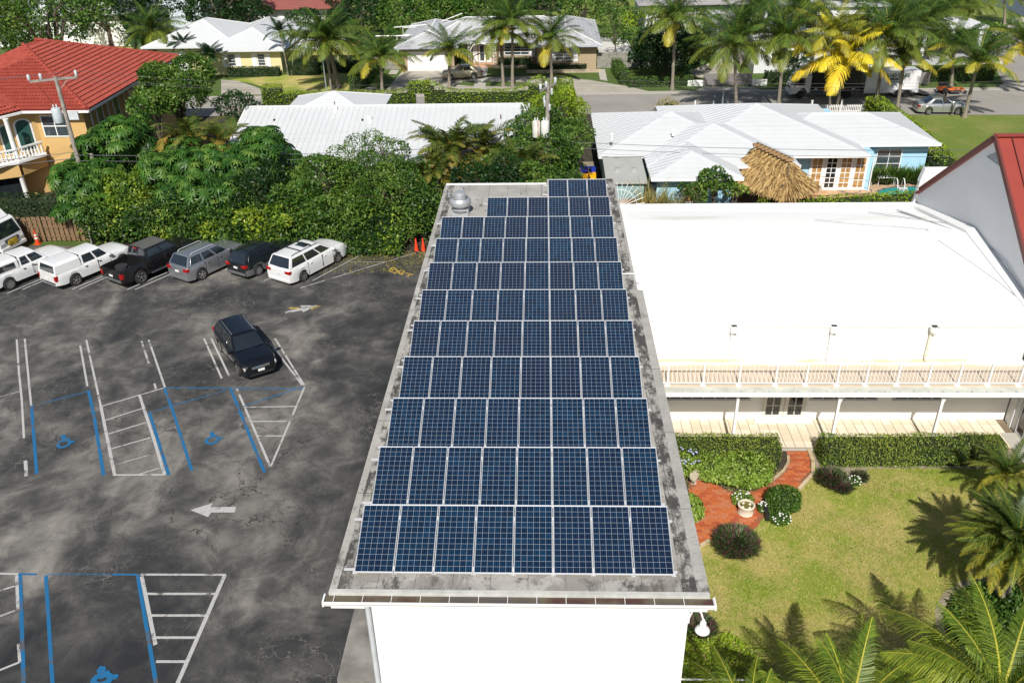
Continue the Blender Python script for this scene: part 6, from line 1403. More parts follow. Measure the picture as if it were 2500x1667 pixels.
# stone bench and big flowerpot
q = zg([(370,460)])[0]; bc = thing('stone_bench', 'curved stone bench at the left end of the brick path', 'bench', q)
b = MB(); pts = zg([(300,470),(380,400),(440,445),(390,470),(345,540),(300,500)]); b.prism([(p.x,p.y) for p in pts], .36, .44); b.build('seat', simple('bench_stone', (.50,.44,.32), .85), bc)
for p in zg([(340,480),(400,445)]): b = MB(); b.box(p.x-.1,p.y-.08,.03,p.x+.1,p.y+.08,.36); b.build('leg', M['concrete'], bc)
q = zg([(806,745)])[0]; pt_ = thing('planter_pot', 'large round cream stone planter with water and shells on the brick path', 'planter', q); cr = simple('cream_stone', (.66,.61,.50), .7)
b = MB(); b.lathe((q.x,q.y,.03),[(.27,0),(.30,.03),(.29,.08),(.28,.30),(.315,.35),(.325,.41),(.30,.43),(.27,.43),(.26,.35)],32); b.build('pot', cr, pt_, smooth=40)
b = MB(); b.lathe((q.x,q.y,.38),[(.262,0),(0,.001)],28); b.build('water_plants', simple('pond_scum', (.16,.14,.03), .4, var=.5, scale=8), pt_)
for k in range(4): an = k*1.6+.5; b = MB(); b.lathe((q.x+.17*math.cos(an),q.y+.16*math.sin(an),.385),[(.055,0),(.04,.03),(0,.06)],8); b.build('shell', cr, pt_)
b = MB(); q = G(1868, 1262); b.box(q.x-.05,q.y-.25,.02,q.x+.08,q.y+.25,.35); tag(b.build('ground_light', M['black'], loc=q), 'small black flat garden light at the path edge', 'light')
# ================================================================ VEGETATION
rs = np.random.RandomState(11)
def leaf_quads(P, D, N, L, W, fold=.15):
    """diamond leaves: base P, direction D, normal N, length L, width W"""
    Sd = np.cross(D, N); Sd /= np.linalg.norm(Sd, axis=1)[:, None]+1e-6
    mid = P+D*(L*.45)[:, None]; up_ = N*(L*fold)[:, None]
    return np.stack([P, mid-Sd*(W/2)[:, None]+up_*.5, P+D*L[:, None]-up_*.6, mid+Sd*(W/2)[:, None]+up_*.5], 1).reshape(-1, 3)
def unit(v): return v/(np.linalg.norm(v, axis=1)[:, None]+1e-9)
def lobes(c, r, n, flat=.8, spread=.75):
    L = [(np.array(c, float), r*.68)]
    for i in range(n):
        a = i*2.4+rs.rand(); e = rs.uniform(-.35, .9); d = np.array([math.cos(a)*math.cos(e), math.sin(a)*math.cos(e), math.sin(e)*flat]); rr = r*rs.uniform(.22, .50)
        L.append((np.array(c)+d*r*spread*rs.uniform(.72, 1.28), rr))
    return L
def shell(L, dens, zmin, flat=.85):
    """points on the union of the lobes plus some deeper ones"""
    PP = []; NN = []
    for (c, r) in L:
        for rad, k in ((1.0, 1.0), (.78, .45)):
            n = int(4*math.pi*r*r*rad*rad*dens*k)+4; d = unit(rs.normal(size=(n, 3))); d = d[d[:, 2] > -.55]
            rr = r*rad*(1+rs.normal(0, .07, len(d)))
            p = c+d*rr[:, None]*np.array([1, 1, flat]); ok = p[:, 2] > zmin
            for (c2, r2) in L:
                if c2 is c: continue
                q = (p-c2)/np.array([1, 1, flat]); ok &= (np.linalg.norm(q, axis=1) > r2*.86) | (rs.rand(len(p)) < .02)
            PP.append(p[ok]); NN.append(d[ok])
    return np.concatenate(PP), np.concatenate(NN)
def crown_small(L, dens, leaf, zmin=.1, asp=.5, tone=(.0, 1.0)):
    P, N = shell(L, dens, zmin); n = len(P)
    D = unit(N*.5+rs.normal(0, .6, (n, 3))+np.array([0, 0, .1])); Nn = unit(np.cross(D, rs.normal(size=(n, 3)))+N*.8+np.array([0, 0, .6])); Nn = unit(Nn-D*np.sum(Nn*D, 1)[:, None])
    l = leaf*rs.uniform(.7, 1.35, n); V = leaf_quads(P-D*l[:, None]*.4, D, Nn, l, l*asp)
    t = np.clip(rs.normal(.5, .17, n)+.15*np.sin(P[:, 0]*1.9+P[:, 2]*1.3)+.10*np.sin(P[:, 1]*2.7), 0, 1)*(tone[1]-tone[0])+tone[0]
    return V, t
def crown_rosette(L, dens, leaf, zmin=.1, k=9):
    P, N = shell(L, dens, zmin); n = len(P); up_ = unit(N*.75+np.array([0, 0, .8])+rs.normal(0, .15, (n, 3)))
    ref = unit(np.cross(up_, rs.normal(size=(n, 3)))); ot = np.cross(up_, ref); Vs = []; Ts = []
    tt = np.clip(rs.normal(.5, .2, n)+.12*np.sin(P[:, 0]*2), 0, 1); ph = rs.rand(n)*6.28; l0 = leaf*rs.uniform(.75, 1.3, n)
    for j in range(k):
        a = ph+j*2*math.pi/k; D = unit(ref*np.cos(a)[:, None]+ot*np.sin(a)[:, None]-up_*.38); Nn = unit(up_-D*np.sum(up_*D, 1)[:, None]); l = l0*rs.uniform(.85, 1.1, n)
        Vs.append(leaf_quads(P+up_*.04, D, Nn, l, l*.24, .10)); Ts.append(np.clip(tt+rs.normal(0, .06, n), 0, 1))
    return np.concatenate(Vs), np.concatenate(Ts)
def mesh_from(V, t, off, mat, name):
    F = np.arange(len(V)).reshape(-1, 4); return np_mesh(name, V-np.array(off), F, t, mat)
LM = dict(
 schef=leafmat('umbrella_leaf', [(0.017, 0.053, 0.010), (0.036, 0.116, 0.017), (0.091, 0.198, 0.030), (0.198, 0.314, 0.066)]),
 lime=leafmat('lime_leaf', [(0.041, 0.090, 0.008), (0.103, 0.193, 0.017), (0.221, 0.317, 0.028), (0.414, 0.455, 0.049)]),
 dark=leafmat('dark_leaf', [(0.008, 0.028, 0.007), (0.020, 0.057, 0.013), (0.041, 0.099, 0.020)]),
 mid=leafmat('mid_leaf', [(0.021, 0.059, 0.009), (0.053, 0.127, 0.018), (0.112, 0.208, 0.030), (0.208, 0.282, 0.059)]),
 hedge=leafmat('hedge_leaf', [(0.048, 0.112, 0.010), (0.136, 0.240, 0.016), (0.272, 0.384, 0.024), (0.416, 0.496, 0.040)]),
 hedge2=leafmat('porch_hedge_leaf', [(0.036, 0.076, 0.014), (0.112, 0.190, 0.027), (0.246, 0.314, 0.049), (0.381, 0.403, 0.078)]),
 bright=leafmat('bright_shrub_leaf', [(0.055, 0.121, 0.017), (0.154, 0.264, 0.028), (0.308, 0.418, 0.066), (0.495, 0.572, 0.198)]),
 purple=leafmat('purple_rhoeo_leaf', [(0.034, 0.075, 0.022), (0.066, 0.116, 0.037), (0.131, 0.179, 0.066), (0.206, 0.034, 0.104)]),
 coco=leafmat('coconut_leaf', [(0.022, 0.057, 0.011), (0.048, 0.109, 0.016), (0.116, 0.170, 0.025), (0.272, 0.272, 0.034)]),
 yellowp=leafmat('yellow_palm_leaf', [(.34,.34,.02), (.62,.52,.03), (.85,.66,.04), (.80,.55,.06)]),
 ygreen=leafmat('yellow_green_palm_leaf', [(.06,.11,.015), (.16,.20,.02), (.36,.35,.04), (.58,.46,.06)]),
 nearp=leafmat('near_palm_leaf', [(.05,.10,.012), (.12,.19,.02), (.25,.31,.03), (.52,.47,.06)]),
 areca=leafmat('areca_leaf', [(0.027, 0.068, 0.014), (0.068, 0.122, 0.020), (0.163, 0.177, 0.034), (0.408, 0.231, 0.041)]),
 date=leafmat('date_palm_leaf', [(0.021, 0.051, 0.010), (0.051, 0.098, 0.017), (0.128, 0.162, 0.025), (0.425, 0.357, 0.043)]),
 tuft=leafmat('dry_reed_leaf', [(.12,.15,.03), (.30,.27,.08), (.45,.34,.12)]),
 flower=simple('white_petal', (.8,.8,.76), .6), blueflower=simple('pale_blue_petal', (.38,.42,.70), .6))
def leafy(name, label, cat, V, t, mat, off, parent=None, group=None, part='crown'):
    return mesh_from(V, t, off, mat, part)
def tree(label, cx, cy, cz, r, kind='mid', n=12, trunk=True, group='trees in the hedge belt', leaf=None, dens=None, ros=False, flat=.8, cat='tree', name='tree', mat=None, zmin=.15):
    L = lobes((cx, cy, cz), r, n, flat); t = thing(name, label, cat, (cx, cy, 0), group)
    if ros: V, tn = crown_rosette(L, dens or 4.0, leaf or .50, zmin)
    else: V, tn = crown_small(L, dens or 40, leaf or .22, zmin)
    me = mesh_from(V, tn, (cx, cy, 0), LM[mat or kind], 'crown'); link_mesh('crown', me, t)
    b = MB(); w0 = max(.07, r*.055); b.tube([(cx, cy, 0), (cx+.1, cy, cz*.45), (cx, cy+.05, cz)], [w0*1.3, w0, w0*.6], 8)
    for (c, rr) in L[1:]: b.tube([(cx, cy, cz*.5), tuple((np.array([cx, cy, cz])+c)/2), tuple(c)], [w0*.6, w0*.4, w0*.12], 5)
    b.build('trunk', M['bark2'], t, smooth=50); return t
def atp(px, py, Y): p = A(px, py, Y); return p.x, Y, p.z
def hedge(label, P, width, h, mat, dens, leaf, group=None, cat='hedge', bulge=.06, name='hedge', z0=0.0, hf=None, asp=.55):
    """clipped hedge along a ground polyline"""
    P = [np.array(p[:2], float) for p in P]; off = (*P[0], 0); t = thing(name, label, cat, off, group); Vs = []; Ts = []
    b = MB()
    for a, c in zip(P, P[1:]):
        d = c-a; Ln = np.linalg.norm(d); d /= Ln; nn = np.array([-d[1], d[0]])
        hc = h*.86 if hf is None else min(hf(a), hf(c))*.86
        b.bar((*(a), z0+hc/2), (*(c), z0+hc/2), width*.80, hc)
        for face in ('top', 's', 'n'):
            n = int(Ln*(width if face == 'top' else h)*dens); u = rs.rand(n)*Ln; 
            hh = np.full(n, h) if hf is None else np.array([hf(a+d*x) for x in u])
            if face == 'top': v = rs.uniform(-width/2, width/2, n); z = hh.copy(); N = np.tile([0, 0, 1.], (n, 1)); z -= (np.abs(v)/(width/2))**6*.12
            else: v = np.full(n, width/2*(1 if face == 'n' else -1)); z = hh*rs.rand(n); N = np.tile([nn[0]*np.sign(v[0]), nn[1]*np.sign(v[0]), .25], (n, 1)); v = v*(1-.10*(z/hh)**8)
            xy = a[None]+d[None]*u[:, None]+nn[None]*v[:, None]; p = np.column_stack([xy, z0+z]); wob = np.sin(p[:, 0]*2.1+p[:, 1]*1.3)*np.sin(p[:, 2]*2.7+p[:, 0]*.9)*bulge+rs.normal(0, .03, n); p += unit(N)*wob[:, None]
            D = unit(rs.normal(0, .8, (n, 3))+N*.55); Nn = unit(N+rs.normal(0, .45, (n, 3))); Nn = unit(Nn-D*np.sum(Nn*D, 1)[:, None]); l = leaf*rs.uniform(.7, 1.3, n)
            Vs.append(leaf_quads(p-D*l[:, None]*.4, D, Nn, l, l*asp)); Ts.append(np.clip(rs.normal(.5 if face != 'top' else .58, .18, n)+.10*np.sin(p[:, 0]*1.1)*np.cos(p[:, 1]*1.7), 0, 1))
    for e, sgn in ((P[0], -1), (P[-1], 1)):
        d = (P[1]-P[0]) if sgn < 0 else (P[-1]-P[-2]); d = d/np.linalg.norm(d); nn = np.array([-d[1], d[0]]); hh = h if hf is None else hf(e); n = int(width*hh*dens)
        p = np.column_stack([e[None]+nn[None]*rs.uniform(-width/2, width/2, n)[:, None], z0+rs.rand(n)*hh]); N = np.tile([d[0]*sgn, d[1]*sgn, .2], (n, 1)); D = unit(rs.normal(0, .8, (n, 3))+N*.5); Nn = unit(N+rs.normal(0, .4, (n, 3))); Nn = unit(Nn-D*np.sum(Nn*D, 1)[:, None]); l = leaf*rs.uniform(.7, 1.3, n)
        Vs.append(leaf_quads(p, D, Nn, l, l*asp)); Ts.append(np.clip(rs.normal(.5, .18, n), 0, 1))
    b.build('dark_core', M['hcore'], t)  # solid dark box added inside the hedge to block light
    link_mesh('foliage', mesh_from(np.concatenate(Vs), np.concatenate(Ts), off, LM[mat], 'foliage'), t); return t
M['hcore'] = simple('hedge_dark_core', (.018,.030,.008), .95, var=.4, scale=6)  # dark green for the added cores that block light behind the leaves
def shrub(label, cx, cy, r, h, mat, leaf, dens, n=5, cat='shrub', group=None, asp=.5, core=True, name='shrub', flat=None):
    z = h-r*.8 if h > r*.8 else h*.4; L = [(np.array([cx, cy, h*.48]), r*.9)]
    for i in range(n): a = i*6.28/n+rs.rand()*.6; L.append((np.array([cx+math.cos(a)*r*.55, cy+math.sin(a)*r*.55, h*.48*rs.uniform(.85, 1.1)]), r*rs.uniform(.42, .58)))
    fl = flat or h*.5/(r*.9)
    P, N = shell(L, dens, .02, fl); m_ = len(P); D = unit(N*.6+rs.normal(0, .55, (m_, 3))); Nn = unit(N+rs.normal(0, .4, (m_, 3))); Nn = unit(Nn-D*np.sum(Nn*D, 1)[:, None]); l = leaf*rs.uniform(.7, 1.3, m_)
    V = leaf_quads(P-D*l[:, None]*.4, D, Nn, l, l*asp); tn = np.clip(rs.normal(.5, .2, m_), 0, 1); t = thing(name, label, cat, (cx, cy, 0), group)
    link_mesh('foliage', mesh_from(V, tn, (cx, cy, 0), LM[mat], 'foliage'), t)
    if core: b = MB(); b.lathe((cx, cy, 0), [(r*.5,0),(r*.75,h*.3),(r*.7,h*.6),(r*.3,h*.82),(0,h*.85)], 12); b.build('dark_core', M['hcore'], t, smooth=60)  # added dark core, stops light passing through the foliage
    return t
# ---- palms
def frond_mesh(name, L, nl, ll, lw, droop, mat, fold=.5, tone=.5, seed=0, tipdry=0.0, vshape=.55, clump=0):
    r_ = np.random.RandomState(seed); K = 14; s = np.linspace(0, 1, K+1); ang = droop[0]+(droop[1]-droop[0])*s**1.15
    step = L/K; x = np.concatenate([[0], np.cumsum(np.cos(ang[:-1])*step)]); z = np.concatenate([[0], np.cumsum(np.sin(ang[:-1])*step)])
    yb = .06*L*np.sin(s*2.2)*(r_.rand()-.5)*2
    Pc = np.column_stack([x, yb, z]); V = []; T = []
    side = np.array([0, 1., 0])
    for i in range(K):   # midrib as flat strips
        w0 = .045*(1-s[i])+.008; w1 = .045*(1-s[i+1])+.008; V.append(np.array([Pc[i]-side*w0, Pc[i+1]-side*w1, Pc[i+1]+side*w1, Pc[i]+side*w0])); T.append(.95)
    for j in range(nl):
        u = .12+.88*(j+.5)/nl; k = min(K-1, int(u*K)); f = u*K-k; p = Pc[k]*(1-f)+Pc[k+1]*f; tdir = (Pc[k+1]-Pc[k]); tdir /= np.linalg.norm(tdir)
        nrm = np.cross(tdir, side); nrm /= np.linalg.norm(nrm); nrm = nrm if nrm[2] > 0 else -nrm
        for sg in (-1, 1):
            l = ll*(math.sin(math.pi*min(1, u*.86+.13))**.75)*(.82+.3*r_.rand()); sw = .40+.95*u+r_.normal(0, .10)
            d = tdir*sw+side*sg*1.0+nrm*(vshape*(1-u)-.1+r_.normal(0, .10)); d /= np.linalg.norm(d); wv = np.cross(d, nrm); wv /= np.linalg.norm(wv)
            g = np.array([0, 0, -1.]); p1 = p+(d+g*fold*.35)*l*.5; d2 = d+g*(fold+r_.rand()*.35); d2 /= np.linalg.norm(d2); p2 = p1+d2*l*.5
            V.append(np.array([p-wv*lw*.5, p+wv*lw*.5, p1+wv*lw*.6, p1-wv*lw*.6])); V.append(np.array([p1-wv*lw*.6, p1+wv*lw*.6, p2+wv*lw*.1, p2-wv*lw*.1]))
            tv = np.clip(tone+r_.normal(0, .12)+tipdry*u, 0, 1); T += [tv, min(1, tv+.06)]
    V = np.concatenate(V); return np_mesh(name, V, np.arange(len(V)).reshape(-1, 4), np.array(T), mat)
def frondset(pref, L, nl, ll, lw, mat, n=5, fold=.95, tones=(.25, .75), **kw):
    out = []
    for i in range(n):
        f = i/(n-1); out.append(frond_mesh('frond', L*(.85+.2*(1-abs(f-.5))), nl, ll, lw, (R_(74-f*60), R_(20-f*92)), mat, fold, tones[0]+(tones[1]-tones[0])*f, seed=i+len(pref), **kw))
    return out   # 0: upright young frond ... n-1: drooping old frond
FR = dict(coco=frondset('c', 4.1, 44, 1.05, .042, LM['coco']), yellow=frondset('yy', 4.1, 44, 1.05, .046, LM['yellowp'], tones=(.15, .7)), ygreen=frondset('yyy', 4.1, 44, 1.05, .042, LM['ygreen'], tones=(.3, .8)), cocoN=frondset('ccc', 4.3, 84, 1.15, .026, LM['nearp'], tones=(.3, .8), vshape=.3),
 date=frondset('dddd', 3.1, 84, .52, .022, LM['date'], n=6, fold=.25, tones=(.3, .8), vshape=.7), areca=frondset('eeeee', 2.6, 26, .7, .055, LM['areca'], fold=.3, tones=(.3, .75), vshape=.8), royal=frondset('ffffff', 3.2, 34, .75, .06, LM['dark'], fold=.5), sabal=None)
def palm(label, base, top, kind='coco', n=30, scale=1.08, seed=0, group='coconut palms along the street', trunk_r=.16, name='coconut_palm', tilt=None, dead=0, coco=True, lowyellow=.0):
    r_ = random.Random(seed); base, top = Vector(base), Vector(top); t = thing(name, label, 'palm tree', base, group)
    mid = (base*.55+top*.45)+Vector((base.x-top.x, 0, 0))*.10; b = MB(); k = 9; pts = []
    for i in range(k+1):
        u = i/k; pts.append(base*(1-u)**2+mid*2*u*(1-u)+top*u*u)
    b.tube(pts, [trunk_r*(1.7 if i == 0 else 1.12-.35*i/k) for i in range(k+1)], 9)
    b.build('trunk', M['bark'], t, smooth=50); F = FR[kind]; N_ = len(F); c = top-base
    for i in range(n):
        f = i/(n-1); a = i*2.39996+r_.uniform(-.15,.15); lvl = min(N_-1, max(0, int(f*N_*.999))); me = F[lvl]
        if lowyellow and f > 1-lowyellow: me = FR['ygreen' if i % 3 else 'yellow'][max(1, lvl-(i % 2))]
        link_mesh('frond', me, t, (c.x, c.y, c.z), (r_.uniform(-.2,.2), r_.uniform(-.14,.14), a), [scale*r_.uniform(.86,1.1)]*3)
    if coco:
        b = MB()
        for i in range(7): a = i*.9; b.lathe((top.x+.28*math.cos(a), top.y+.28*math.sin(a), top.z-.32-.1*(i%2)), [(0,-.14),(.11,-.06),(.12,.04),(0,.14)], 8)
        b.build('coconuts', simple('coconut_husk', (.22,.17,.04), .6) if 'husk' not in M else M['husk'], t, smooth=60); M.setdefault('husk', bpy.data.materials['coconut_husk'])
    for i in range(dead): b = MB(); a = 4.2+i*1.1; link_mesh('dead_frond', FR['dead'][0], t, (c.x, c.y, c.z-.1), (0, R_(62), a), [scale*.8]*3)
    return t
LM['dead'] = leafmat('dead_frond_leaf', [(.12,.07,.035), (.22,.14,.07), (.30,.20,.11)]); FR['dead'] = [frond_mesh('dead_frond', 3.0, 22, .6, .05, (R_(-10), R_(-20)), LM['dead'], 1.2, .5, 3)]
def gpalm(label, base, top, **kw):
    B = G(*base); T_ = A(*top, B.y); palm(label, B, T_, **kw)
PL_ = [
 ('coconut palm left of the yellow house garage, above the red roof', (397,160), (372,80), dict(scale=1.16, seed=1, n=28)),
 ('left of the twin trunked coconut palms by the green street lamp', (811,223), (792,105), dict(scale=1.26, seed=2)),
 ('right thick based trunk of the twin coconut palms by the green lamp', (826,214), (802,112), dict(scale=1.10, seed=3, trunk_r=.24, n=22)),
 ('coconut palm on the small lawn left of the white garage door', (933,226), (930,146), dict(scale=1.08, seed=4, lowyellow=.12)),
 ('coconut palm in front of the gold sedan', (1097,214), (1096,128), dict(scale=0.90, seed=5, n=27, lowyellow=.1)),
 ('coconut palm with a brown dead frond before the brick house door', (1229,212), (1221,86), dict(scale=1.04, seed=6, dead=2)),
 ('tall slim coconut palm just right of the one with the dead frond', (1251,213), (1251,62), dict(scale=1.04, seed=7, lowyellow=.12)),
 ('coconut palm before the shuttered window of the brick house', (1347,200), (1343,103), dict(scale=1.04, seed=8, lowyellow=.15)),
 ('tall coconut palm at the kerb before the dark rounded tree', (1641,220), (1649,55), dict(scale=1.21, seed=9, lowyellow=.1)),
 ('coconut palm right of the green lantern lamp, behind the blue house', (1797,277), (1793,118), dict(scale=1.23, seed=10)),
 ('coconut palm in front of the truck cab', (1899,272), (1914,102), dict(scale=1.32, seed=11)),
 ('coconut palm with green crown above the yellow crowned one', (2023,276), (2034,96), dict(scale=1.05, seed=12, n=26, kind='ygreen')),
 ('coconut palm with vivid yellow fronds in front of the black truck body', (2042,276), (2060,150), dict(scale=1.3, seed=13, kind='yellow', n=30)),
 ('tall coconut palm in front of the white trailer left end', (2133,278), (2166,92), dict(scale=1.26, seed=14, n=32)),
 ('coconut palm hiding the end of the trailer lettering', (2189,272), (2208,145), dict(scale=0.99, seed=15, n=27, lowyellow=.15)),
 ('coconut palm at the lawn edge right of the silver sedan', (2354,287), (2385,160), dict(scale=1.04, seed=16, n=27, lowyellow=.25)),
 ('coconut palm on the verge behind the orange mower', (2322,212), (2328,118), dict(scale=0.99, seed=17, n=27, lowyellow=.15)),
 ('coconut palm cut by the right edge above the lawn', (2515,228), (2500,108), dict(scale=0.99, seed=18, n=25, lowyellow=.3)),
 ('coconut palm behind the truck cab, before the modern house', (1938,180), (1955,20), dict(scale=1.21, seed=19)),
 ('coconut palm right of the kerbside lamp driveway, farther back', (1810,158), (1806,70), dict(scale=1.10, seed=20)),
 ('coconut palm over the modern house roof, top edge', (2085,150), (2095,30), dict(scale=1.21, seed=21)),
 ('leftmost palm at the top edge over the modern house right side', (2180,130), (2170,14), dict(scale=1.10, seed=22)),
 ('palm by the shore road at the top right', (2352,98), (2362,8), dict(scale=1.10, seed=23)),
 ('palm between the pavilion and the shore palms', (2310,120), (2300,35), dict(scale=1.16, seed=24)),
 ('palm at the far top right corner by the water', (2452,60), (2452,-10), dict(scale=0.99, seed=25, n=22)),
 ('palm above the grey tile roof house', (1850,120), (1856,20), dict(scale=1.10, seed=26)),
 ('palm in front of the entry pavilion columns', (2265,150), (2250,62), dict(scale=1.10, seed=27)),
 ('palm behind the trailer, before the pale grey wall', (2140,160), (2120,70), dict(scale=1.04, seed=28)),
 ('dark bushy palm against the red roof behind', (330,140), (333,95), dict(scale=0.75, seed=29, kind='royal', coco=False, n=32)),
 ('multi stemmed slender palm beside the yellow house window', (705,185), (683,80), dict(scale=0.72, seed=30, kind='royal', coco=False, n=13, trunk_r=.08)),
 ('slender palm stem leaning right beside the yellow house', (712,185), (722,92), dict(scale=0.60, seed=31, kind='royal', coco=False, n=9, trunk_r=.07)),
 ('fan palm clump at the road bend left of the yellow garage', (470,170), (447,112), dict(scale=0.62, seed=32, kind='royal', coco=False, n=28)),
 ('second dark palm by the yellow house garage', (525,195), (512,140), dict(scale=0.75, seed=33, kind='royal', coco=False, n=24)),
]
for lab, bs, tp_, kw in PL_: gpalm(lab, bs, tp_, **kw)
# ---- nearby palms at the right and bottom edges
palm('big date palm with green and yellow fronds at the right edge of the dry lawn', (20.1,3.6,0), (20.1,3.6,2.3), 'date', n=110, scale=.72, seed=40, group='palms on the dry lawn', trunk_r=.26, name='date_palm', coco=False)
for i, (px, py, h, lab, sc_, n) in enumerate(((2070,1790,3.1,'coconut palm crown at the bottom edge, in the middle of three',.68,32),(2440,1720,3.3,'coconut palm crown at the bottom right corner',.76,34),(1840,1850,2.9,'coconut palm crown at the bottom edge nearest the white wall',.64,30))):
    p = G(px, py, h); palm(lab, (p.x,p.y,0), p, 'cocoN', n=n, scale=sc_, seed=50+i, group='palms on the dry lawn')
p = G(2458, 1160, 1.5); palm('young feathery palm by the end of the porch hedge', (p.x,p.y,0), p, 'date', n=30, scale=.52, seed=60, group='palms on the dry lawn', name='date_palm', coco=False)
# areca clumps in the hedge belt
def areca(label, px, py, Y, n, sc_, seed):
    x, y, z = atp(px, py, Y); t = thing('areca_palm', label, 'palm tree', (x, y, 0), 'bushy feather palms in the hedge belt'); r_ = random.Random(seed)
    b = MB()
    for i in range(6): a = i*1.05; b.tube([(x+.25*math.cos(a),y+.25*math.sin(a),0),(x+.5*math.cos(a),y+.5*math.sin(a),z)],.05,5)
    b.build('stem_core', M['bark'], t)
    for i in range(n):
        a = i*2.39996; f = i/n; ox, oy = r_.uniform(-.7,.7), r_.uniform(-.6,.6)
        link_mesh('frond', FR['areca'][min(4, int(f*5))], t, (ox, oy, z+r_.uniform(-.7,.4)), (r_.uniform(-.2,.2), r_.uniform(-.2,.2), a), [sc_*r_.uniform(.8,1.15)]*3)
areca('orange tinted feather palm clump above the dense hedge, left', 465, 335, 41.5, 30, .95, 1); areca('second feather palm clump touching it on the right', 545, 345, 41, 22, .85, 2)
areca('large feather palm clump before the long white roof, right of centre', 1100, 370, 39.5, 38, 1.15, 3); areca('feather palm clump lower left of the large one', 1060, 410, 37.5, 22, .9, 4); areca('feather palm rising left of the pole transformers', 1190, 360, 41.0, 26, 1.0, 5)
areca('feather palm clump at the foot of the utility pole', 1265, 405, 38.0, 24, .8, 6)
# ---- trees of the hedge belt
n_ = 0
def T_(lab, px, py, Y, r, kind='mid', **kw):
    x, y, z = atp(px, py, Y); tree(lab, x, y, max(z, r*.5), r, kind, **kw)
T_('umbrella leaved tree at the corner of the yellow villa', 285,345,41.0,2.4,'schef',ros=True); T_('umbrella tree below the utility pole base', 225,455,37.5,2.3,'schef',ros=True)
T_('umbrella tree beside the wooden fence end', 215,510,35.6,1.9,'schef',ros=True); T_('bushy light green tree behind the second pickup', 320,480,36.5,2.3,'lime',leaf=.20); T_('umbrella tree right of the light green bush', 440,420,38.5,2.5,'schef',ros=True)
T_('dense umbrella tree behind the silver suv', 500,480,36.4,2.6,'schef',ros=True); T_('umbrella tree before the left end of the long white roof', 640,385,40.5,2.3,'schef',ros=True); T_('umbrella tree under the power lines', 575,400,39.0,2.2,'schef',ros=True)
T_('big round leafy tree beside the red tiled roof', 430,225,50.5,3.3,'lime',leaf=.24,n=14,dens=60,mat='mid'); T_('smaller round tree left of the big one, by the villa side', 375,262,46.5,1.6,'mid',leaf=.26); T_('dark rounded bush left of the long white roof', 575,268,50,1.9,'dark',leaf=.2)
T_('yellow green variegated bush behind the small black wagon', 520,570,34.0,1.5,'lime',leaf=.26); T_('variegated bush between suv and black pickup', 430,590,33.6,1.2,'lime',leaf=.26); T_('low variegated bush behind the black wagon roof', 650,545,34.0,1.5,'lime',leaf=.26)
T_('green bush mass above the white minivan', 730,500,35.5,2.3,'mid'); T_('yellow leaved bush above the minivan roof', 700,525,34.2,1.6,'lime',leaf=.26); T_('tall loose shrub before the white roof', 860,390,39.5,1.6,'mid',leaf=.16); T_('loose shrub with upright tips right of it', 945,370,40,1.6,'mid',leaf=.16)
T_('spreading green tree at the hedge middle', 800,440,37.5,2.4,'mid'); T_('dense bush right of the minivan', 830,530,34.2,2.0,'mid'); T_('bushy tree left of the grey roof corner', 960,480,35.4,2.4,'mid',leaf=.18); T_('bush above the traffic cones', 1000,540,34.2,1.8,'mid',leaf=.18)
T_('bush between minivan and cones', 910,560,33.7,1.6,'dark',leaf=.18); T_('green bush under the lower cable', 900,440,37,2.2,'mid',leaf=.18); T_('bush behind the white roof ventilator', 1010,440,36.6,1.9,'mid',leaf=.18); T_('dark bush in the middle of the hedge belt', 620,470,36.2,2.1,'dark'); T_('dark bush above the black pickup', 370,555,34.8,1.6,'dark'); T_('umbrella tree hiding the lower right corner of the villa', 205,430,38.8,2.0,'schef',ros=True); T_('umbrella tree between villa wall and pole, upper one', 260,395,41.5,2.1,'schef',ros=True); T_('dark bush at the fence end', 262,560,34.8,1.3,'dark')
T_('leafy bush left of the pole transformers', 1240,395,39.5,1.7,'mid'); T_('leafy yellow green bush under the transformers', 1330,390,39.8,2.0,'mid',leaf=.2); T_('bush at the far edge of the grey roof', 1230,430,34.5,1.5,'dark'); T_('bush beyond the roof edge below the transformers', 1330,440,34.5,1.5,'mid'); T_('dark bush beyond the roof, right of the feather palms', 1160,440,34.8,1.6,'dark')
T_('tall hedge tree right of the pole', 1375,330,45.5,1.7,'mid',leaf=.18); T_('tall hedge tree against the street', 1385,275,53,1.7,'hedge',leaf=.16); T_('ivy covered tree above the bins', 1378,385,41.0,1.4,'mid')
T_('broad leafy tree left of the pole, against the street hedge', 1318,300,46,1.9,'mid',leaf=.22); T_('vine covered bush right behind the pole', 1362,260,50,1.9,'hedge',leaf=.17,dens=50); T_('leafy tree between pole and long white roof', 1290,345,43.5,1.6,'mid',leaf=.24); T_('vine mass on the right side of the pole', 1400,345,43.0,1.5,'mid',leaf=.2)
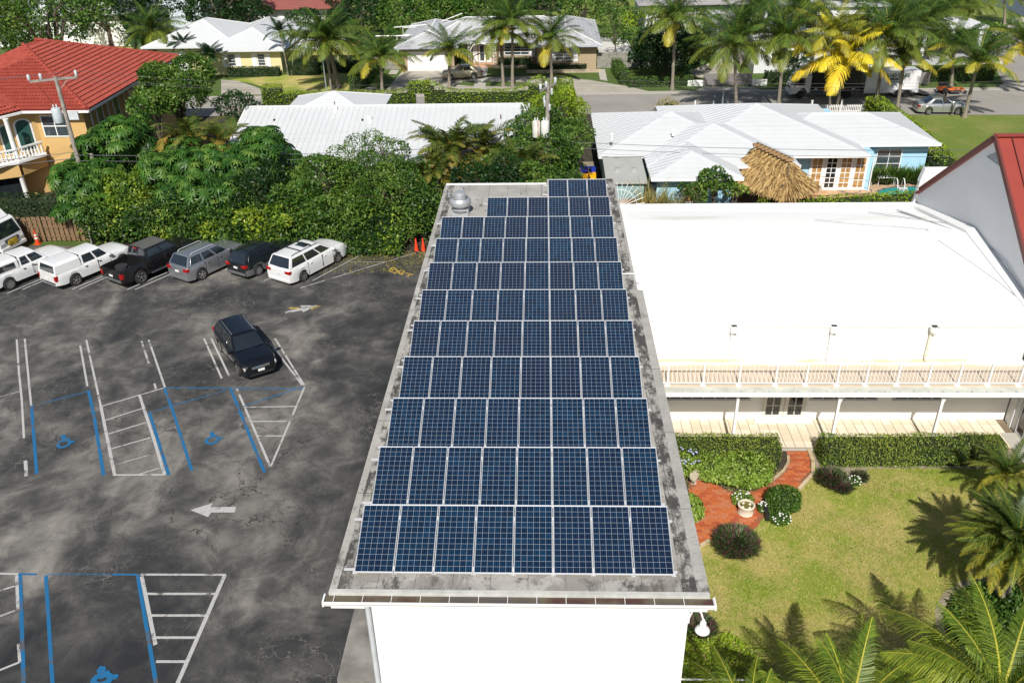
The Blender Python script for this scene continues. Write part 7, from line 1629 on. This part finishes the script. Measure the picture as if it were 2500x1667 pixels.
# ground level leafy filling behind the cars and under the trees
for part_, mt_, n0, lf_ in ((0, 'mid', 42000, .24), (1, 'lime', 11000, .24), (2, 'dark', 24000, .26)):
    xx = rs.uniform(-25.2, 7.4, n0); yy = 33.0+rs.rand(n0)**1.1*9.0-1.3*((xx > -19) & (xx < -4))
    top_ = np.clip((yy-31.4)/2.0, 0, 1)*(2.5+.9*np.sin(xx*.8+part_*2)*np.sin(yy*.9+part_)+.5*np.sin(xx*2.3+1)*np.sin(yy*1.9)); u_ = rs.rand(n0)
    Pp = np.column_stack([xx+rs.normal(0,.1,n0), yy, np.maximum(.05, top_*u_**.4+rs.normal(0,.1,n0))]); D = unit(rs.normal(0, .7, (n0, 3))+np.array([0, -.5, .3])); Nn = unit(rs.normal(0, .4, (n0, 3))+np.array([0, -.5, .8])); Nn = unit(Nn-D*np.sum(Nn*D, 1)[:, None]); l = lf_*rs.uniform(.6, 1.3, n0)
    o = link_mesh('undergrowth', mesh_from(leaf_quads(Pp, D, Nn, l, l*.45), np.clip(rs.normal(.45, .2, n0)+.2*np.sin(xx*1.7)*np.sin(yy*1.3), 0, 1), (0,0,0), LM[mt_], 'undergrowth')); stuff(o); o['label'] = ('tangled mid green undergrowth beneath the trees behind the parked cars','patches of lime green creeper woven through the hedge belt','dark green creeper deep in the hedge belt')[part_]; o['category'] = 'undergrowth'
# fallen leaves and weeds at the edge of the parking lot
nn_ = 2600; xx = rs.uniform(-11, -1, nn_); yy = 32.4-rs.rand(nn_)**1.8*3.2; Pp = np.column_stack([xx, yy, np.full(nn_, .02)]); D = unit(rs.normal(0, 1, (nn_, 3))*np.array([1,1,.3])); Nn = unit(np.array([0,0,1.])+rs.normal(0,.3,(nn_,3))); l = .10*rs.uniform(.5, 1.5, nn_)
o = link_mesh('leaf_litter', mesh_from(leaf_quads(Pp, D, Nn, l, l*.6), rs.rand(nn_), (0,0,0), LM['tuft'], 'leaf_litter')); stuff(o); o['label'] = 'scattered fallen leaves and weeds along the parking lot edge by the cones'; o['category'] = 'leaf litter'
# ---- hedges
hedge('dark clipped hedge above the wooden fence below the yellow villa', [(-46,37.6),(-24.6,36.6)], 1.3, 2.3, 'dark', 60, .16)
def hf(p):
    x = p[0]; return 2.15+.95*math.exp(-((x+6.3)/1.5)**2)+1.2*math.exp(-((x-4.4)/1.3)**2)
hp = [(-20.4,65.1)]+[(x,65.1) for x in np.arange(-19,-7.9,1.2)]+[(-7.45,65.1)]; hedge('long bright clipped hedge along the street, left of the arched gap', hp, 1.3, 2.15, 'hedge', 75, .15, 'clipped hedge along the street', hf=hf)
hedge('bright clipped hedge right of the arched gap, with round topiary bump', [(-6.4,65.1)]+[(x,65.1) for x in np.arange(-5.6,6.2,1.0)], 1.3, 2.15, 'hedge', 75, .15, 'clipped hedge along the street', hf=hf)
hedge('rounded clipped block over the arched gap in the street hedge', [(-7.9,65.1),(-6.0,65.1)], 1.3, 1.0, 'hedge', 90, .15, 'clipped hedge along the street', z0=2.0)
hedge('tall squared bright hedge running back from the street past the pole', [(6.6,66.3),(6.7,58),(6.5,52),(6.4,48)], 2.0, 2.9, 'hedge', 70, .16)
hedge('square clipped block at the left end of the street hedge', [(-21.9,65.2),(-20.3,65.2)], 1.8, 2.8, 'hedge', 80, .15, 'clipped hedge along the street')
hedge('bright yellow green hedge between blue house and open lawn', [(34.9,62.6),(35.0,54),(34.4,45.0)], 1.6, 1.8, 'hedge', 90, .14)
x_, y_, z_ = atp(2272, 388, 45.2); shrub('round clipped bush at the blue house corner', 33.4, 43.2, 1.1, 1.5, 'hedge', .12, 130)
hedge('dark hedge beside the blue house right wall', [(33.7,50),(33.6,44.5)], .8, 1.6, 'dark', 90, .13)
hedge('low clipped hedge between the tiki hut terrace and the white roof', [(19.3,37.5),(24.5,37.9),(30.5,38.7)], 1.1, 1.4, 'hedge', 110, .13)
hedge('dark clipped hedge before the yellow house wall', [(-30.8,81.6),(-25,81.6)], .9, 1.0, 'dark', 70, .16, 'dark clipped garden hedges'); hedge('dark cube hedge at the yellow house right corner', [(-24,82.2),(-20.6,82.2)], 1.5, 1.5, 'dark', 70, .16, 'dark clipped garden hedges')
hedge('long dark hedge behind the twin palm trunks', [(-20.3,83),(-13.6,83.2)], 1.2, 1.3, 'dark', 70, .16, 'dark clipped garden hedges'); hedge('hedge receding to the street left of the small lawn', [(-14.3,82.4),(-14.9,74)], 1.3, 1.3, 'mid', 60, .16, 'dark clipped garden hedges')
hedge('low hedge in the planter under the shuttered window', [(3.3,81.9),(9.6,81.9)], .7, .8, 'dark', 90, .14, 'dark clipped garden hedges'); hedge('low hedge under the wide brick house window', [(-.4,85.4),(3.4,85.4)], .8, .9, 'dark', 90, .14, 'dark clipped garden hedges'); hedge('dark hedge left of the brick house porch', [(-5,84.8),(-3.9,84.8)], 1.2, 1.5, 'dark', 90, .14, 'dark clipped garden hedges')
hedge('low hedge between the dark rounded tree and the taupe gate', [(13.7,74.6),(20.4,74.9)], .9, .95, 'mid', 80, .15); hedge('rounded end of the verge hedge under the dark tree', [(12.9,82),(13.4,75.4)], 1.0, 1.4, 'mid', 70, .15)
hedge('dark hedge behind the truck and trailer', [(28.2,76),(46,76.2)], 1.2, 1.1, 'dark', 70, .17); hedge('clipped hedge behind the orange mower', [(41.5,75.6),(51.5,75.8)], 1.2, 1.4, 'mid', 70, .17)
# near hedges at the porch
hedge('clipped porch hedge left of the brick path', [(8.9,11.15),(14.45,11.15)], 1.0, 1.0, 'hedge2', 420, .075, 'porch hedges'); hedge('long clipped porch hedge right of the brick path', [(16.15,11.1),(23.4,11.2)], 1.05, 1.02, 'hedge2', 420, .075, 'porch hedges')
def pg(x, y, z=.45): q = G(1600+x/3.675, 1050+y/3.675, z); return q.x, q.y
x, y = pg(800, 330); shrub('bright leafy shrub mound in front of the left porch hedge', x, y, 1.15, .85, 'bright', .13, 260, n=7); x, y = pg(500, 320); shrub('second bright shrub merging with the mound on its left', x, y, .8, .75, 'bright', .13, 260, n=5)
x, y = pg(1150, 620); shrub('round glossy green bush beside the brick path', x, y, .68, .95, 'mid', .08, 600, n=4)
x, y = pg(320, 690); shrub('green shrub strip squeezed against the solar building', x-.2, y, .7, .9, 'bright', .12, 300); shrub('green shrub with pale blue flowers by the stone bench', x-.1, y+2.6, .65, .9, 'bright', .12, 300)
x, y = pg(790, 560); shrub('low plant with white flowers above the stone planter', x, y, .42, .38, 'bright', .07, 600); fl = [(x, y, .42, .38)]
x, y = pg(1150, 730); shrub('white flowering border plant around the round bush', x-.1, y, .38, .28, 'mid', .07, 600); fl.append((x-.1, y, .42, .28)); x, y = pg(985, 640); shrub('white flowering plant left of the round bush', x, y, .28, .34, 'mid', .07, 600); fl.append((x, y, .30, .34)); x, y = pg(1800, 400); shrub('white flowering plant between the purple bushes', x, y, .26, .32, 'mid', .07, 600); fl.append((x, y, .28, .32))
b = MB()
for (x, y, r, h) in fl:
    for i in range(26):
        a = rnd.random()*6.28; q = math.sqrt(rnd.random())*r; b.lathe((x+q*math.cos(a), y+q*math.sin(a), h*(1.02-.55*(q/r)**2)+.03), [(0,-.005),(.034,.0),(.024,.016),(0,.018)], 6)
o = stuff(b.build('white_flowers', LM['flower'], loc=(fl[0][0],fl[0][1],0))); o['label'] = 'small white blossoms dotted over the low plants by the planter'; o['category'] = 'flowers'
b = MB(); x, y = pg(280, 300)
for i in range(26): b.lathe((x+rnd.uniform(-.4,.5), y+rnd.uniform(-.7,.6), .9+rnd.uniform(-.1,.1)), [(0,-.005),(.045,0),(.03,.02),(0,.022)], 6)
o = stuff(b.build('blue_flowers', LM['blueflower'], loc=(x,y,0))); o['label'] = 'pale blue blossoms on the shrub by the stone bench'; o['category'] = 'flowers'
# spiky purple plants
def spiky(label, x, y, r, h, n, mat='purple', leaf=.42, w=.05, group='spiky purple plants', name='purple_plant', cat='plant'):
    t = thing(name, label, cat, (x, y, 0), group); a = rs.rand(n)*6.283; q = np.sqrt(rs.rand(n))*r*.85; e = rs.uniform(.25, 1.3, n)
    P = np.column_stack([x+q*np.cos(a), y+q*np.sin(a), h*(1-.75*(q/r)**2)*rs.uniform(.35, .85, n)]); a2 = a+rs.normal(0, .7, n); D = np.column_stack([np.cos(a2)*np.cos(e), np.sin(a2)*np.cos(e), np.sin(e)]); Nn = np.column_stack([-np.cos(a2)*np.sin(e), -np.sin(a2)*np.sin(e), np.cos(e)]); l = leaf*rs.uniform(.7, 1.25, n)
    V = leaf_quads(P, D, Nn, l, np.full(n, w), .08); tn = np.where(rs.rand(n) < .26, .95, rs.uniform(.05, .7, n)); link_mesh('leaves', mesh_from(V, tn, (x, y, 0), LM[mat], 'leaves'), t)
    b = MB(); b.lathe((x, y, 0), [(r*.6,0),(r*.7,h*.2),(r*.4,h*.5),(0,h*.6)], 10); b.build('stem_core', M['hcore'], t)  # one solid dark core added behind the leaves, not modelled stalks
x, y = pg(730, 985); spiky('large spiky purple plant below the stone planter', x, y, .85, .8, 2600, leaf=.32, w=.036)
x, y = pg(1590, 400); spiky('spiky purple plant in front of the right porch hedge', x, y, .6, .6, 1200, leaf=.28, w=.036); x, y = pg(1700, 470); spiky('low purple plant just below it', x, y, .32, .4, 500, leaf=.26, w=.036); x, y = pg(1850, 370); spiky('small purple plant at the right end of that bed', x, y, .26, .35, 360, leaf=.24, w=.036)
q = G(1710, 1530, .3); spiky('spiky purple plant under the barn lamp beside the white wall', q.x, q.y, .5, .6, 800, leaf=.3, w=.036)
# ground cover beside wall
P0_ = [G(1670,1580), G(1740,1545), G(1800,1600), G(1860,1680), G(1700,1720)]; c0 = G(1725, 1640)
n0 = 9000; a = rs.rand(n0)*6.28; q = np.sqrt(rs.rand(n0)); Pp = np.column_stack([c0.x+q*np.cos(a)*1.9, c0.y-.6+q*np.sin(a)*2.3, .25+.12*rs.rand(n0)-.15*q]); D = unit(rs.normal(0,.7,(n0,3))+np.array([0,0,.3])); Nn = unit(rs.normal(0,.35,(n0,3))+np.array([0,0,1.])); Nn = unit(Nn-D*np.sum(Nn*D,1)[:,None]); l = .08*rs.uniform(.7,1.3,n0)
o = stuff(link_mesh('ground_cover', mesh_from(leaf_quads(Pp, D, Nn, l, l*.6), np.clip(rs.normal(.6,.2,n0),0,1), (0,0,0), LM['hedge'], 'ground_cover'))); o['label'] = 'low yellow green ground cover beside the white wall, bottom edge'; o['category'] = 'ground cover'
# planted bed under the date palm
cx2, cy2 = 20.6, 1.9; n0 = 9000; a = rs.rand(n0)*6.28; q = np.sqrt(rs.rand(n0)); Pp = np.column_stack([cx2+q*np.cos(a)*2.7, cy2+q*np.sin(a)*2.3, .3+.25*rs.rand(n0)-.2*q]); D = unit(rs.normal(0,.7,(n0,3))+np.array([0,0,.5])); Nn = unit(rs.normal(0,.35,(n0,3))+np.array([0,0,1.])); Nn = unit(Nn-D*np.sum(Nn*D,1)[:,None]); l = .16*rs.uniform(.7,1.3,n0)
o = stuff(link_mesh('ground_cover', mesh_from(leaf_quads(Pp, D, Nn, l, l*.5), np.clip(rs.normal(.4,.25,n0),0,1), (0,0,0), LM['mid'], 'ground_cover'))); o['label'] = 'leafy planting in the round bed under the date palm'; o['category'] = 'ground cover'
sheet('bed', [(cx2+3.1*math.cos(i*.3), cy2+2.75*math.sin(i*.3)) for i in range(21)], .012, M['mulch']); sheet('bed', [(cx2+2.85*math.cos(i*.3), cy2+2.5*math.sin(i*.3)) for i in range(21)], .017, M['earth'])
# plants around blue house
def reeds(label, x, y, r, h, n, mat='tuft'): spiky(label, x, y, r, h*.5, n, mat, h*.75, .045, 'tall grasses behind the hall roof', 'tall_grass', 'grass')
reeds('tall dry bamboo grass beside the shed corner', 11.9, 36.2, .8, 3.2, 340); reeds('second clump of dry grass left of the blue wall window', 13.2, 36.6, .7, 2.4, 200); reeds('dry grass before the fan trellis', 10.9, 35.2, .6, 2.6, 160)
T_('light green shrub before the blue house window', 1700,468,36.4,.95,'mid',leaf=.16,dens=70,group='shrubs by the blue house',cat='shrub',name='shrub'); T_('upright leafy shrub with large leaves by the blue wall', 1745,445,36.6,.95,'mid',leaf=.24,group='shrubs by the blue house',cat='shrub',name='shrub'); T_('small leafy shrub next to the tiki hut', 1795,470,36.6,.7,'bright',leaf=.2,group='shrubs by the blue house',cat='shrub',name='shrub')
hedge('low mixed planting along the back edge of the white roof', [(11,35.6),(20,36.6)], .9, .6, 'mid', 90, .16, name='planting', cat='plants')
for i, x in enumerate((28.9, 30.0, 31.1, 32.2, 33.2)): spiky('strap leaved plant under the right blue window, %s from the left' % ORD[i], x, 44.5-(i*.02), .8, 1.0, 420, 'mid', .8, .07, 'strap leaved plants under the window', 'strap_plant', 'plant')
q = A(1633, 250, 60); shrub('round strappy shrub peeking above the blue house roof', q.x, 60, 1.3, 2.4, 'tuft', .5, 30, asp=.12)
# ---- far trees
FT = [('airy spreading tree at the top left above the red roof', 110,60,66,5.2,'mid',.34,14,9), ('dark tree at the upper left corner', 20,95,72,3.5,'mid',.34,14,8), ('dark tree behind the bamboo fence', 255,40,100,5.0,'dark',.4,12,8), ('very dark tree left of the coconut palm, top', 330,20,104,4.5,'dark',.4,12,8),
 ('dark dense tree at the top behind the yellow house', 535,25,102,5.5,'dark',.4,14,9), ('dark tree left of the brown red roof', 600,50,100,3.5,'dark',.4,12,8), ('dark green tree by the awning', 745,60,96,3.2,'dark',.36,12,7), ('drooping dark palm-like tree at top centre left', 880,30,108,4.5,'dark',.42,10,8), ('bushy tree behind the pool enclosure', 990,50,106,4.2,'mid',.4,12,8),
 ('green tree left of top centre', 1075,40,108,4.2,'mid',.4,12,8), ('dark tree behind the brick house roof, left', 1130,12,112,4.2,'dark',.4,12,8), ('dark tree behind the brick house roof, middle', 1180,20,108,3.6,'mid',.4,12,7), ('tree behind the brick house roof, right', 1330,10,112,3.8,'dark',.4,12,7), ('shaggy tree at the top, right of the brick house', 1425,25,106,3.2,'mid',.36,12,7),
 ('green bushes right of the brick house roof', 1500,55,98,2.8,'mid',.32,14,7), ('small garden tree in the pale gravel yard', 1502,85,90,1.5,'mid',.26,9,6), ('sparse tree at the top beside the dry field', 1500,15,118,2.2,'dark',.3,9,6), ('large dark glossy rounded tree behind the kerbside palm', 1625,125,80,4.6,'dark',.36,17,11), ('bright tree left of the dark rounded tree', 1580,60,90,2.6,'hedge',.3,12,7), ('tall hedge by the grey fence', 1545,95,86,1.8,'mid',.28,16,6),
 ('tree over the driveway right of the dark tree', 1740,90,92,3.2,'mid',.36,12,8), ('dark tree by the grey tile roof', 1800,60,98,2.8,'dark',.36,12,7), ('dark shrub mass beside the modern house door', 1950,150,80,2.0,'dark',.32,14,6), ('tree at the top between palms', 2010,20,106,3.4,'mid',.4,12,7), ('dark tree left of the pavilion', 2255,90,92,2.8,'dark',.36,12,7), ('low tree by the shore road', 2400,95,92,2.4,'mid',.36,12,7), ('dark bush beside the right pavilion', 2440,110,86,2.0,'dark',.3,12,6), ('shrub between garage and gold sedan', 1118,128,84.5,1.0,'dark',.24,30,5),
 ('green tree at the top right of the brown roof', 780,5,118,4.5,'mid',.44,10,8), ('dark tree at the top, left of the modern house', 1700,20,112,3.6,'dark',.4,10,7), ('dark tree at the top left edge', 5,20,100,5,'dark',.42,10,8), ('tree behind the airy tree', 190,10,108,4.5,'dark',.42,10,8), ('tree at the top left beyond the white house', 450,15,116,4,'dark',.42,10,8)]
for lab, px, py, Y, r, kd, lf, dn, n in FT: T_(lab, px, py, Y, r, kd, leaf=lf, dens=dn, n=n, group='trees of the far gardens')
n0 = 30000; xx = rs.uniform(-110, 66, n0); yy = 118+rs.rand(n0)*40; hh = 3+2.5*np.sin(xx*.23)*np.sin(yy*.31)+1.2*np.sin(xx*.9); Pp = np.column_stack([xx, yy, np.maximum(.2, hh*rs.uniform(.4,1.1,n0))]); ok = ~((xx > 6) & (xx < 22) & (yy < 150)); Pp = Pp[ok]; n1 = len(Pp)
D = unit(rs.normal(0,.7,(n1,3))); Nn = unit(rs.normal(0,.4,(n1,3))+np.array([0,-.5,.8])); Nn = unit(Nn-D*np.sum(Nn*D,1)[:,None]); l = .8*rs.uniform(.6,1.3,n1)
o = stuff(link_mesh('far_trees', mesh_from(leaf_quads(Pp, D, Nn, l, l*.6), np.clip(rs.normal(.4,.2,n1),0,1), (0,0,0), LM['dark'], 'far_trees'))); o['label'] = 'mass of dark green treetops along the top edge of the view'; o['category'] = 'trees'
# grass tufts give the near lawn its nap
n0 = 150000; xx = rs.uniform(8.6, 27, n0); yy = rs.uniform(-6, 10.5, n0); ok = np.array([not inside(a_, b_, pts2) for a_, b_ in zip(xx, yy)]) & (((xx-cx2)/3.1)**2+((yy-cy2)/2.75)**2 > 1); xx = xx[ok]; yy = yy[ok]; n1 = len(xx)
Pp = np.column_stack([xx, yy, np.full(n1, .0)]); D = unit(rs.normal(0,.5,(n1,3))+np.array([0,0,.8])); D[:,2] = np.abs(D[:,2]); Nn = unit(np.cross(D, rs.normal(size=(n1,3)))); l = .07*rs.uniform(.5,1.4,n1)
LM['grass'] = leafmat('grass_blade', [(.12,.20,.015), (.29,.38,.04), (.60,.52,.16), (.80,.66,.30)])
tn = np.clip(.5+.28*np.sin(xx*.9+1.3*np.sin(yy*.7))*np.cos(yy*.8+xx*.3)+rs.normal(0,.26,n1)+.12*np.sin(xx*2.3+yy)*np.sin(yy*2.9-xx*.6), 0, 1)
o = stuff(link_mesh('grass', mesh_from(leaf_quads(Pp, D, Nn, l, np.full(n1,.016)), tn, (0,0,0), LM['grass'], 'grass'))); o['label'] = 'short patchy green and straw coloured grass of the front lawn'; o['category'] = 'grass'
for o in list(S.collection.objects):
    if o.type == 'MESH' and o.parent is None and o.get('kind') == 'structure' and 'label' in o: del o['label']
